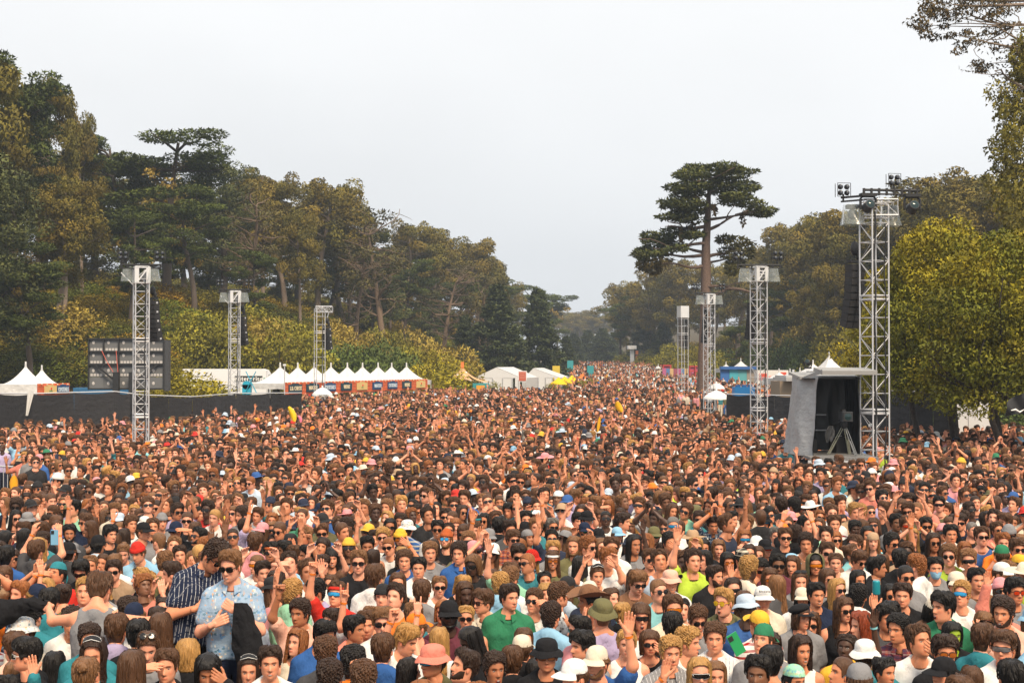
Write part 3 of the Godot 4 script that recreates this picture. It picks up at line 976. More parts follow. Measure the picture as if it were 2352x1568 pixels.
func tower_head(o: Node3D, h: float, w: float, span: float, what: String) -> void:
	# cross bar with two square lamps on top and two plastic-wrapped lamps beneath, round a sleeve block
	var px := o.position
	var b := MB.new()
	b.box_at(Vector3(0, h - 0.04, 0.0), Vector3(w * 1.2, 0.03, w * 1.2), 0.42)
	b.box_at(Vector3(0, h - 0.62 * w * 2, 0.0), Vector3(w * 1.15, 0.03, w * 1.15), 0.42)
	for q in 4:
		for s in [-1.0, 1.0]:
			b.box_at(Basis(Vector3.UP, 0.42 + q * PI / 2) * Vector3(w * 0.56, 0, s * w * 0.42) + Vector3(0, h - 0.65 * w, 0), Vector3(0.02, w * 1.15, w * 0.3), 0.42 + q * PI / 2)
		b.beam(Basis(Vector3.UP, 0.42 + q * PI / 2) * Vector3(w * 0.55, h - 0.1 * w, -0.4 * w), Basis(Vector3.UP, 0.42 + q * PI / 2) * Vector3(w * 0.55, h - 1.2 * w, 0.4 * w), 0.04)
	put("sleeve_block", b.mesh(mat("pale_metal", Color(0.72, 0.73, 0.74), 0.4, 0.3)), o)
	var r := MB.new()
	r.rod(Vector3(-span, h + 0.05, 0.05), Vector3(span, h + 0.05, 0.05), 0.035, 8)
	r.rod(Vector3(-span, h - 0.06, 0.05), Vector3(span, h - 0.06, 0.05), 0.025, 8)
	for k in 7:
		r.box_at(Vector3(lerpf(-span, span, k / 6.0), h, 0.05), Vector3(0.05, 0.17, 0.06))
	put("cross_bar", r.mesh(black_paint()), o)
	for s in [-1.0, 1.0]:
		var g := thing("covered_lamp", ("plastic-wrapped lamp, slope side of the " if s * o.position.x > 0.0 else "plastic-wrapped lamp, field side of the ") + what, "stage light", px + Vector3(s * span * 0.68, h - 0.08, 0.05), 0, "plastic-wrapped lamps")
		var c := MB.new()
		var e := span * 0.34
		c.lathe([Vector2(e * 0.8, 0), Vector2(e * 1.0, -e * 1.0), Vector2(e * 1.18, -e * 1.85)], 4, Transform3D(Basis(Vector3.UP, PI / 4), Vector3.ZERO))
		put("plastic_cover", c.mesh(clear_sheet()), g)
		var l := MB.new()
		l.box_at(Vector3(0, -e * 0.25, 0), Vector3(e * 0.9, e * 0.35, e * 0.5))
		l.ball(Vector3(0, -e * 0.9, 0.02), Vector3(e * 0.36, e * 0.4, e * 0.36), 8, 12)
		put("lamp_body", l.mesh(mat("dark_grey_paint", Color(0.04, 0.042, 0.045), 0.5)), g)
		square_lamp(px + Vector3(s * span * 0.94, h + 0.2, 0.0), span * 0.52, ("four-lens lamp, slope end of the bar on the " if s * o.position.x > 0.0 else "four-lens lamp, field end of the bar on the ") + what)
	var br := MB.new()
	br.rod(Vector3(-w * 0.5, h - 1.5 * w, 0), Vector3(-w * 1.5, h - 0.2, 0.05), 0.02, 6)
	put("brace", br.mesh(metal()), o)


func peak_tent(o: Node3D, c: Vector3, x: Vector3, z: Vector3, eave: float, peak: float, skirt: float) -> void:
	# one high-peaked canopy over the parallelogram c +- x +- z
	var mb := MB.new()
	var n := 8
	var pts := PackedVector3Array()
	var ring := []
	for k in 4:
		var a: Vector3 = [x + z, -x + z, -x - z, x - z][k]
		var b: Vector3 = [-x + z, -x - z, x - z, x + z][k]
		for s in n:
			ring.append(a.lerp(b, float(s) / n))
	for r in 9:
		var t := r / 8.0
		for e in ring:
			var y := eave + (peak - eave) * pow(1.0 - t, 1.75)
			var q: Vector3 = c + e * (0.03 + 0.97 * t)
			q.y = y - 0.05 * sin(PI * t) * (1.0 - absf(e.x) * 0.0)
			pts.append(q)
	mb.sheet(pts, ring.size(), true, Color.WHITE, false)
	var vinyl := mat("white_vinyl", Color(0.74, 0.74, 0.74), 0.45)
	if not vinyl.backlight_enabled:
		vinyl.backlight_enabled = true
		vinyl.backlight = Color(0.25, 0.25, 0.25)
		grain(vinyl, 0.35, 0.13, 0.04, 12)
		wrinkled(vinyl)
		vinyl.normal_scale = 0.5
	put("canopy", mb.mesh(vinyl), o)
	var va := MB.new()
	pts = PackedVector3Array()
	for r in 2:
		for k in ring.size():
			var q: Vector3 = c + ring[k] * 1.004
			q.y = eave - r * skirt - (0.03 * (k % 2) * r)
			pts.append(q)
	va.sheet(pts, ring.size(), true, Color.WHITE, false)
	put("valance", va.mesh(vinyl), o)
	var f := MB.new()
	f.tube(PackedVector3Array([c + Vector3(0, peak - 0.08, 0), c + Vector3(0, peak + 0.05, 0), c + Vector3(0, peak + 0.30, 0)]), PackedFloat32Array([0.1, 0.055, 0.045]), 8)
	put("finial", f.mesh(vinyl), o)


func tent_legs(o: Node3D, c: Vector3, x: Vector3, z: Vector3, eave: float) -> void:
	for e in [x + z, x - z, -x + z, -x - z]:
		var mb := MB.new()
		mb.rod(c + e * 0.98, c + e * 0.98 + Vector3(0, eave, 0), 0.035, 6)
		put("leg", mb.mesh(metal()), o)


func white_tent(u: float, peak_v: float, eave_v: float, d: float, half_px: float, label: String, group := "", skirt := 0.25, yaw := 0.5) -> Node3D:
	var p := at(u, peak_v, d)
	var g := Vector3(p.x, ground_y(p.x, p.z), p.z)
	var o := thing("white_tent", label, "tent", g, 0, group)
	var hw := half_px / F * d
	var x := Basis(Vector3.UP, yaw) * Vector3(hw / (absf(cos(yaw)) + absf(sin(yaw)) * 0.9), 0, 0)
	var z := Basis(Vector3.UP, yaw) * Vector3(0, 0, hw / (absf(cos(yaw)) + absf(sin(yaw)) * 0.9))
	var eave := at(u, eave_v, d).y - g.y
	peak_tent(o, Vector3.ZERO, x, z, eave, p.y - g.y - 0.3, skirt)
	tent_legs(o, Vector3.ZERO, x, z, eave)
	return o


func sign_board(o: Node3D, called: String, t: Transform3D, w: float, h: float, back: Color, text: String, ink: Color, size := 0.6) -> void:
	# a flat printed board; t's x runs along the text, z towards the reader
	var mb := MB.new()
	mb.box(t, Vector3(w, h, 0.04))
	mb.box(t * Transform3D(Basis(), Vector3(0, h * 0.56, 0)), Vector3(w * 0.45, h * 0.14, 0.04))
	var b := put(called, mb.mesh(mat("board_%s" % back.to_html(), back, 0.7)), o)
	if text:
		var l := words(text, h * size, 0.02, mat("ink_%s" % ink.to_html(), ink, 0.7))
		b.add_child(l, true)
		var bx := l.mesh.get_aabb()
		var s := minf(1.0, w * 0.88 / maxf(bx.size.x, 0.01))
		l.transform = t * Transform3D(Basis.from_scale(Vector3(s, 1, 1)), Vector3(0, 0, 0.03))


func along(a: Vector3, b: Vector3, u: float) -> float:
	# how far along the ground line a-b one sees bearing u
	var k := (u - 1176.0) / F
	return (k * -a.z - a.x) / ((b.x - a.x) - k * (-b.z + a.z))


func build_structures() -> void:
	build_towers()
	build_left_side()
	build_bar()
	build_middle()
	build_right_side()
	build_camera_shelter()
	build_held_things()


func build_towers() -> void:
	var t := tower(324, 612, 45, 0.42, "silver lattice tower standing before the big screen's black back")
	tower_head(t, at(324, 612, 45).y - t.position.y, 0.42, 0.62, "tower before the big screen")
	var q := at(350, 690, 45.4)
	speaker_array(q, 0.36, 0.145, 9, -0.5, "black speaker array hanging beside the tower before the big screen")
	t = tower(538, 668, 64, 0.42, "silver lattice tower standing before the white truck")
	tower_head(t, at(538, 668, 64).y - t.position.y, 0.42, 0.68, "tower before the white truck")
	speaker_array(at(556, 726, 64.5), 0.34, 0.165, 8, -0.5, "black speaker array hanging beside the tower before the white truck")
	t = tower(734, 708, 76, 0.46, "silver lattice tower with a short side arm, standing before the red bar", true)
	var h := at(734, 708, 76).y - t.position.y
	truss(t, Vector3(-0.2, h - 0.05, 0), Vector3(0.68, h - 0.05, 0), 0.3, 0.3, "arm_chord")
	var br := MB.new()
	br.rod(Vector3(0.2, h - 1.1, 0), Vector3(0.5, h - 0.2, 0), 0.03, 6)
	put("brace", br.mesh(metal()), t)
	speaker_array(at(751, 752, 76), 0.4, 0.17, 7, -0.5, "black speaker array hanging from the arm of the tower before the red bar")
	# the row across the field
	t = tower(2008, 470, 35.6, 0.50, "biggest silver lattice tower, beside the camera shelter, lamps on its top")
	big_tower_head(t, at(2008, 470, 35.6).y - t.position.y)
	speaker_array(at(1964, 606, 36.0), 0.41, 0.18, 9, 0.45, "black speaker array hanging beside the biggest tower, nearest the shelter")
	t = tower(1743, 612, 50, 0.42, "silver lattice tower between the lone cypress and the camera shelter")
	tower_head(t, at(1743, 612, 50).y - t.position.y, 0.42, 0.74, "tower by the blue stall")
	speaker_array(at(1727, 702, 50.6), 0.3, 0.15, 8, 0.5, "black speaker array half hidden behind the tower next to the shelter")
	t = tower(1629, 675, 69, 0.40, "silver lattice tower close beside the lone cypress's trunk")
	tower_head(t, at(1629, 675, 69).y - t.position.y, 0.40, 0.68, "tower beside the lone cypress's trunk")
	speaker_array(at(1621, 732, 69.6), 0.3, 0.17, 7, 0.5, "black speaker array half hidden behind the tower beside the lone cypress")
	t = tower(1569, 716, 92, 0.48, "smallest silver tower, a ladder-like mast before the far wood", true)
	var hb := MB.new()
	h = at(1569, 716, 92).y - t.position.y
	hb.box_at(Vector3(0, h, 0), Vector3(0.62, 0.75, 0.5), 0.42)
	put("sleeve_block", hb.mesh(mat("pale_metal", Color(0.72, 0.73, 0.74), 0.4, 0.3)), t)
	speaker_array(at(1578, 752, 92.4), 0.34, 0.2, 7, 0.4, "black speaker array half hidden behind the ladder-like mast")


func big_tower_head(o: Node3D, h: float) -> void:
	var px := o.position
	truss(o, Vector3(-0.3, h - 0.1, 0), Vector3(0.55, h - 0.1, 0), 0.4, 0.4, "arm_chord")
	var r := MB.new()
	r.rod(Vector3(-0.32, h + 0.35, 0.2), Vector3(1.08, h + 0.33, 0.2), 0.035, 8)
	r.rod(Vector3(-0.32, h + 0.25, 0.2), Vector3(1.08, h + 0.23, 0.2), 0.025, 8)
	r.rod(Vector3(-0.78, h + 0.2, -0.2), Vector3(-0.2, h + 0.22, 0.1), 0.03, 8)
	r.rod(Vector3(-0.78, h + 0.1, -0.2), Vector3(-0.2, h + 0.12, 0.1), 0.025, 8)
	for k in 8:
		r.box_at(Vector3(-0.3 + 0.19 * k, h + 0.3, 0.2), Vector3(0.05, 0.18, 0.07))
	put("cross_bar", r.mesh(black_paint()), o)
	var cb := MB.new()
	var pts := PackedVector3Array()
	var rad := PackedFloat32Array()
	for k in 30:
		pts.append(Vector3(-0.06 + 0.02 * sin(k * 1.1), lerpf(h - 0.2, 0.1, k / 29.0), 0.3 + 0.012 * cos(k * 0.7)))
		rad.append(0.028)
	cb.tube(pts, rad, 6)
	put("cable_bundle", cb.mesh(black_paint()), o)
	square_lamp(px + Vector3(-0.72, h + 0.22, -0.1), 0.34, "square four-lens lamp on the biggest tower, on the side of the shelter")
	square_lamp(px + Vector3(0.5, h + 0.45, 0.1), 0.32, "square four-lens lamp on the biggest tower, over its arm")
	moving_lamp(px + Vector3(-0.2, h + 0.26, 0.22), 0.42, "moving head lamp hanging in front of the biggest tower's top")
	moving_lamp(px + Vector3(0.9, h + 0.24, 0.22), 0.42, "moving head lamp hanging alone from the end of the biggest tower's bar")
	for q in [[-0.52, -0.08, -0.1, 0.26], [0.46, -0.1, -0.25, 0.24]]:
		var g := thing("covered_lamp", "lamp wrapped in clear plastic on the biggest tower, " + ("towards the shelter" if q[0] < 0 else "towards the park trees"), "stage light", px + Vector3(q[0], h + 0.1 + q[1], q[2]), 0, "plastic-wrapped lamps")
		var c := MB.new()
		c.lathe([Vector2(q[3], 0), Vector2(q[3] * 1.2, -0.3), Vector2(q[3] * 1.45, -0.52)], 4, Transform3D(Basis(Vector3.UP, PI / 4)))
		put("plastic_cover", c.mesh(clear_sheet()), g)
		var l := MB.new()
		l.box_at(Vector3(0, -0.06, 0), Vector3(0.3, 0.1, 0.2))
		l.ball(Vector3(0, -0.25, 0), Vector3(0.12, 0.14, 0.12), 8, 12)
		put("lamp_body", l.mesh(mat("dark_grey_paint", Color(0.04, 0.042, 0.045), 0.5)), g)


func fence(path: Array, label: String, high: Array, bays: int) -> void:
	# black windscreen cloth tied to a pipe fence
	var o := thing("black_fence", label, "fence")
	var n := path.size()
	for k in n - 1:
		var a: Vector3 = path[k]
		var b: Vector3 = path[k + 1]
		for j in bays:
			var p: Vector3 = a.lerp(b, float(j) / bays)
			var q: Vector3 = a.lerp(b, float(j + 1) / bays)
			var h0 := lerpf(high[k], high[k + 1], float(j) / bays)
			var h1 := lerpf(high[k], high[k + 1], float(j + 1) / bays)
			var mb := MB.new()
			var pts := PackedVector3Array()
			var nn := (q - p).cross(Vector3.UP).normalized()
			if nn.z > 0.0:
				nn = -nn
			for r in 7:
				for c in 13:
					var t := c / 12.0
					var y := lerpf(lerpf(h0, h1, t) - 0.05 * sin(PI * t), 0.05, r / 6.0)
					var e := 0.07 * sin(PI * t) * sin(PI * r / 6.0) + 0.05 * noise.get_noise_3d(p.x + t * 4.0, y * 2.0, k * 3.0)
					pts.append(p.lerp(q, t * 0.996) + Vector3(0, y, 0) + nn * (e - 0.03))
			mb.sheet(pts, 13, false, Color.WHITE, true)
			var fm := mat("black_cloth_%d" % ((j + k) % 3), Color(0.016, 0.016, 0.018) * (1.0 + 0.35 * ((j + k) % 3)), 0.8)
			if not fm.normal_enabled:
				wrinkled(fm)
				fm.uv1_scale = Vector3.ONE * 0.8
			put("fence_cloth", mb.mesh(fm), o)
			var po := MB.new()
			po.rod(p + nn * 0.09, p + nn * 0.09 + Vector3(0, h0 + 0.03, 0), 0.022, 6)
			put("post", po.mesh(metal()), o)
			var ra := MB.new()
			ra.rod(p + Vector3(0, h0 + 0.02, 0), q + Vector3(0, h1 + 0.02, 0), 0.024, 6)
			put("rail", ra.mesh(metal()), o)


func flat(p: Vector3) -> Vector3:
	return Vector3(p.x, ground_y(p.x, p.z), p.z)


func build_left_side() -> void:
	var us := [[-90, 905, 49], [70, 905, 52.5], [262, 900, 55], [330, 908, 56], [440, 912, 58], [540, 904, 63], [692, 903, 68]]
	var path := []
	var high := []
	for q in us:
		var p := at(q[0], q[1], q[2])
		path.append(flat(p))
		high.append(p.y - ground_y(p.x, p.z))
	fence(path, "long black cloth fence on pipes along the edge of the crowd", high, 2)
	# white cloth hanging over the fence
	var mb := MB.new()
	var pts := PackedVector3Array()
	for r in 8:
		for c in 7:
			pts.append(at(62 + c * 2.6 * (1.0 - r * 0.09) - r * 0.6, 902 + r * 7.5, 52.2) + Vector3(0, 0, 0.05 * sin(c * 2.2)))
	mb.sheet(pts, 7, false, Color.WHITE, true)
	var cl := put("white_cloth", mb.mesh(mat("white_rag", Color(0.66, 0.66, 0.65), 0.9)), null)
	tag(cl, "white cloth tied over the top rail of the black fence", "cloth")
	led_screen()
	# two peaked tents with a small red stall front
	white_tent(58, 830, 882, 76, 72, "white peaked tent at the picture's edge behind the fence", "white peaked tents", 0.7, 0.3)
	white_tent(95, 838, 884, 80, 62, "white peaked tent standing behind its neighbour beside the small red stall", "white peaked tents", 0.4, 0.3)
	var a := at(86, 881, 70)
	var b := at(158, 882, 72.5)
	red_front("small red plank stall front with COCKTAILS sign beside the white tents", Vector3(a.x, 0, a.z), Vector3(b.x, 0, b.z), a.y, 0.62, [[113, "", 0], [142, "COCKTAILS", 2]], [])
	# white truck
	var p := flat(at(522, 880, 92))
	var o := thing("box_truck", "white rental box truck behind the black fence, half hidden by a shrub", "truck", p, 0.08)
	var px := 92.0 / F
	var top := at(522, 847, 92).y - p.y
	var w := 192 * px
	mb = MB.new()
	var prof := [Vector2(-w / 2, 0.9), Vector2(w / 2 - 0.05, 0.9), Vector2(w / 2, 1.1), Vector2(w / 2, top - 0.35), Vector2(w / 2 - 0.14, top - 0.08), Vector2(w / 2 - 0.42, top), Vector2(-w / 2, top)]
	for k in prof.size():
		var e: Vector2 = prof[k]
		var f: Vector2 = prof[(k + 1) % prof.size()]
		mb.quad(Vector3(e.x, e.y, 1.1), Vector3(e.x, e.y, -1.1), Vector3(f.x, f.y, -1.1), Vector3(f.x, f.y, 1.1))
	for s in [1.1, -1.1]:
		var c := Vector3(0, top * 0.6, s)
		for k in prof.size():
			var e: Vector2 = prof[k]
			var f: Vector2 = prof[(k + 1) % prof.size()]
			if s > 0:
				mb.tri(c, Vector3(e.x, e.y, s), Vector3(f.x, f.y, s))
			else:
				mb.tri(c, Vector3(f.x, f.y, s), Vector3(e.x, e.y, s))
	put("cargo_box", mb.mesh(mat("truck_white", Color(0.74, 0.75, 0.76), 0.4)), o)
	for k in 3:
		var tr := MB.new()
		tr.box_at(Vector3(-w / 2 + w * [0.02, 0.66, 0.985][k], top * 0.5 + 0.4, 1.11), Vector3(0.05, top - 1.0, 0.03))
		put("corner_trim", tr.mesh(metal()), o)
	var ba := MB.new()
	ba.box_at(Vector3(w * 0.27, top - 0.62, 1.115), Vector3(1.75, 0.36, 0.03))
	var band := put("name_band", ba.mesh(mat("sign_black", Color(0.015, 0.02, 0.018), 0.5)), o)
	var l := words("enterprise", 0.26, 0.01, mat("ink_white", Color(0.8, 0.8, 0.78), 0.6))
	l.position = Vector3(w * 0.27, top - 0.64, 1.14)
	band.add_child(l, true)
	l = words("truck rental", 0.2, 0.01, mat("ink_dark", Color(0.05, 0.05, 0.05), 0.6), false, false)
	l.position = Vector3(w * 0.27, top - 1.0, 1.11)
	o.add_child(l, true)
	var lg := MB.new()
	lg.box_at(Vector3(w * 0.46, top - 0.8, 1.115), Vector3(0.16, 0.46, 0.02))
	put("green_emblem", lg.mesh(mat("emblem_green", Color(0.02, 0.25, 0.14), 0.6)), o)
	for k in 3:
		var wh := MB.new()
		wh.lathe([Vector2(0.001, 0.14), Vector2(0.3, 0.14), Vector2(0.45, 0.1), Vector2(0.45, -0.1), Vector2(0.001, -0.14)], 18, Transform3D(Basis(Vector3.RIGHT, PI / 2), Vector3([-w * 0.3, -w * 0.12, w * 0.42][k], 0.45, 0.95)))
		put("wheel", wh.mesh(mat("tyre", Color(0.02, 0.02, 0.02), 0.9)), o)
	var ch := MB.new()
	ch.box_at(Vector3(0, 0.75, 0), Vector3(w * 0.98, 0.25, 1.0))
	put("chassis", ch.mesh(black_paint()), o)
	# turquoise toy windmill on a stand
	p = flat(at(572, 900, 74))
	o = thing("turquoise_windmill", "small bright turquoise windmill with crossed arms above the black fence", "windmill", p)
	var q := at(568, 903, 74).y - p.y
	var blue := mat("turquoise_paint", Color(0.02, 0.36, 0.52), 0.5)
	mb = MB.new()
	mb.box_at(Vector3(-0.12, q + 0.2, 0), Vector3(0.44, 0.5, 0.36))
	mb.tube(PackedVector3Array([Vector3(-0.12, q + 0.42, -0.18), Vector3(-0.12, q + 0.42, 0.18)]), PackedFloat32Array([0.22, 0.22]), 16)
	mb.box_at(Vector3(-0.12, q * 0.5 - 0.03, 0), Vector3(0.3, q, 0.25))
	put("mill_body", mb.mesh(blue), o)
	for s in [-1.0, 1.0]:
		var bl := MB.new()
		bl.beam(Vector3(0.12 - s * 0.3, q + 0.02, 0.22), Vector3(0.12 + s * 0.26, q + 1.14, 0.22), 0.11, 0.03)
		put("arm", bl.mesh(blue), o)
	# lamp mast, umbrella, blue containers
	p = flat(at(653, 880, 77))
	o = thing("lamp_mast", "thin white mast with a small white lamp beside the bar's first tent", "lamp", p)
	mb = MB.new()
	q = at(653, 838, 77).y - p.y
	mb.rod(Vector3.ZERO, Vector3(0, q, 0), 0.03, 6)
	put("pole", mb.mesh(metal()), o)
	mb = MB.new()
	mb.box_at(Vector3(0, q, 0), Vector3(0.16, 0.1, 0.1))
	put("lamp_box", mb.mesh(mat("truck_white", Color(0.74, 0.75, 0.76), 0.4)), o)
	market_umbrella(740, 890, 909, 70, 23, "white round umbrella standing in the crowd before the red bar", "FACTORY")
	o = thing("blue_container", "blue container behind the fence beside the big screen", "container", flat(at(240, 900, 64)))
	mb = MB.new()
	q = at(240, 890, 64).y - o.position.y
	mb.box_at(Vector3(0, q / 2, 0), Vector3(2.6, q, 1.0), 0.1)
	put("box", mb.mesh(mat("container_blue", Color(0.02, 0.12, 0.26), 0.6)), o)
	# steel crowd barrier at the edge
	var a0 := at(-60, 1072, 41.5)
	var b0 := at(46, 1090, 40.6)
	o = thing("steel_barrier", "grey steel crowd barrier at the picture's edge", "barrier", Vector3(a0.x, 0, a0.z))
	var e := Vector3(b0.x - a0.x, 0, b0.z - a0.z)
	mb = MB.new()
	for y in [0.15, 1.1]:
		mb.rod(Vector3(0, y, 0), e + Vector3(0, y, 0), 0.025, 6)
	put("rail", mb.mesh(metal()), o)
	for k in 12:
		mb = MB.new()
		mb.rod(e * (k / 11.0) + Vector3(0, 0.15, 0), e * (k / 11.0) + Vector3(0, 1.1, 0), 0.012, 5)
		put("bar", mb.mesh(metal()), o)


func led_screen() -> void:
	var d := 60.0
	var px := d / F
	var p := flat(at(290, 890, d))
	var o := thing("video_screen", "back of a big video screen, grey panels on a black frame behind the fence", "screen", p, 0.06)
	var w := 170 * px
	var y0 := at(290, 895, d).y - p.y
	var y1 := at(290, 778, d).y - p.y
	var rows := 4
	var cols := 5
	for r in rows:
		for c in cols:
			var mb := MB.new()
			var cx := -w / 2 + w * (c + 0.5) / cols
			var cy := y1 - (y1 - y0) * (r + 0.5) / rows
			mb.box_at(Vector3(cx, cy, 0), Vector3(w / cols * 0.985, (y1 - y0) / rows * 0.975, 0.1))
			var pn := put("screen_panel", mb.mesh(mat("panel_grey_%d" % ((r + c) % 2), Color(0.12, 0.125, 0.13) * (1.0 + 0.12 * ((r + c) % 2)), 0.6)), o)
			var s := MB.new()
			var hh := (y1 - y0) / rows
			s.ball(Vector3(cx - w * 0.04, cy + (hh * 0.2 if r < 2 else -hh * 0.0), 0.055), Vector3(0.06, 0.075, 0.012), 6, 10)
			put("round_cover", s.mesh(mat("pale_sticker", Color(0.5, 0.48, 0.46), 0.7)), pn)
			if r < 3:
				for k in 4:
					s = MB.new()
					s.box_at(Vector3(cx + (k - 1.5) * w / cols * 0.21, cy - hh * 0.33, 0.055), Vector3(w / cols * 0.16, hh * 0.19, 0.012))
					put("vent_plate", s.mesh(mat("pale_sticker", Color(0.5, 0.48, 0.46), 0.7)), pn)
	for c in 6:
		var mb := MB.new()
		mb.box_at(Vector3(-w / 2 + w * c / 5.0, (y0 + y1) / 2 + (0.5 if c in [1, 4] else 0.0), 0.1), Vector3(0.05, (y1 - y0) * (0.55 if c in [1, 4] else 1.0), 0.1))
		put("upright", mb.mesh(black_paint()), o)
	for r in 4:
		var mb := MB.new()
		mb.box_at(Vector3(0, y1 - (y1 - y0) * [0.25, 0.5, 0.98, 0.0][r], 0.12), Vector3(w * 1.01, 0.06, 0.08))
		put("crossbar", mb.mesh(black_paint()), o)
	for s in [-1.0, 1.0]:
		var mb := MB.new()
		mb.beam(Vector3(s * w * 0.42, y1 - (y1 - y0) * 0.5, 0.16), Vector3(s * 0.25, y0 + 0.25, 0.3), 0.07)
		put("brace", mb.mesh(black_paint()), o)
		mb = MB.new()
		mb.box_at(Vector3(-0.35 + (s + 1.0) * 0.33, (y0 + 0.75) / 2, 0.4), Vector3(0.24, y0 + 0.75, 0.3))
		put("lift_mast", mb.mesh(black_paint()), o)
		mb = MB.new()
		mb.tube(PackedVector3Array([Vector3(s * 0.3 - 0.7, y1 - 0.5, 0.2), Vector3(s * 0.2 - 0.55, y1 - 1.0, 0.26), Vector3(-0.4 + s * 0.1, y0 + 0.75, 0.3)]), PackedFloat32Array([0.014, 0.014, 0.014]), 6)
		put("red_strap", mb.mesh(mat("strap_red", Color(0.6, 0.12, 0.08), 0.7)), o)
	var mb := MB.new()
	mb.box_at(Vector3(w / 2 + 0.1, (y0 + y1) / 2 - 0.05, -0.15), Vector3(0.2, (y1 - y0), 0.5))
	put("side_wing", mb.mesh(mat("panel_side", Color(0.05, 0.053, 0.058), 0.5)), o)
	mb = MB.new()
	mb.box_at(Vector3(0, 0.35, 0.2), Vector3(2.2, 0.7, 1.4))
	put("lift_base", mb.mesh(black_paint()), o)


const BOARDS := [Color(0.70, 0.50, 0.20), Color(0.012, 0.05, 0.075), Color(0.015, 0.065, 0.17)]


func red_front(label: String, a: Vector3, b: Vector3, top: float, high: float, signs: Array, posts: Array) -> Node3D:
	# plank fascia from a to b with hung signs; signs: [bearing, text, board]
	var o := thing("bar_front", label, "stall front", a)
	var e := b - a
	var x := e.normalized()
	var z := x.cross(Vector3.UP)
	var bs := Basis(x, Vector3.UP, z)
	for k in 4:
		var mb := MB.new()
		mb.box(Transform3D(bs, e / 2 + Vector3(0, top - high * (k + 0.5) / 4.0, 0.008 * (k % 2))), Vector3(e.length(), high / 4.0 - 0.012, 0.05))
		put("plank", mb.mesh(grain(mat("red_plank_%d" % (k % 2), Color(0.90, 0.185, 0.065) * (1.0 - 0.1 * (k % 2)), 0.75), 0.6, 0.25, 0.03, 8)), o)
	var bk := MB.new()
	bk.box(Transform3D(bs, e / 2 + Vector3(0, top - high / 2, 0) - z * 0.035), Vector3(e.length(), high, 0.02))
	put("backing_board", bk.mesh(mat("dark_red", Color(0.2, 0.03, 0.015), 0.8)), o)
	var n := int(e.length() / 0.42)
	var bl := MB.new()
	for k in n:
		bl.ball(e * ((k + 0.5) / n) + Vector3(0, top - 0.03 - 0.03 * (k % 2), 0) + z * 0.07, Vector3.ONE * 0.04, 5, 7)
	stuff(put("bulb_string", bl.mesh(mat("pale_bulb", Color(0.75, 0.6, 0.4), 0.3)), o))
	for s in signs:
		var t := along(a, b, s[0])
		sign_board(o, "sign_board", Transform3D(bs, e * t + Vector3(0, top - high * 0.5, 0) + z * 0.065), s[3] if s.size() > 3 else 1.0, high * 0.62, BOARDS[s[2]], s[1], Color(0.78, 0.66, 0.45) if s[2] == 1 else Color(0.62, 0.72, 0.8), 0.5)
		if s[1] == "":
			var em := MB.new()
			em.ball(e * t + Vector3(0, top - high * 0.42, 0) + z * 0.09, Vector3(0.07, 0.07, 0.015), 6, 10)
			put("red_emblem", em.mesh(mat("emblem_red", Color(0.6, 0.05, 0.03), 0.7)), o)
			em = MB.new()
			em.box(Transform3D(bs, e * t + Vector3(0, top - high * 0.6, 0) + z * 0.09), Vector3(0.26, 0.05, 0.01))
			put("green_strip", em.mesh(mat("strip_green", Color(0.1, 0.3, 0.12), 0.7)), o)
	for u in posts:
		var t := along(a, b, u)
		var mb := MB.new()
		mb.box(Transform3D(bs, e * t + Vector3(0, (top - high) / 2, 0)), Vector3(0.34, top - high, 0.2))
		put("wood_post", mb.mesh(grain(mat("yellow_wood", Color(0.62, 0.38, 0.15), 0.75), 0.8, 0.35, 0.03, 9)), o)
	return o


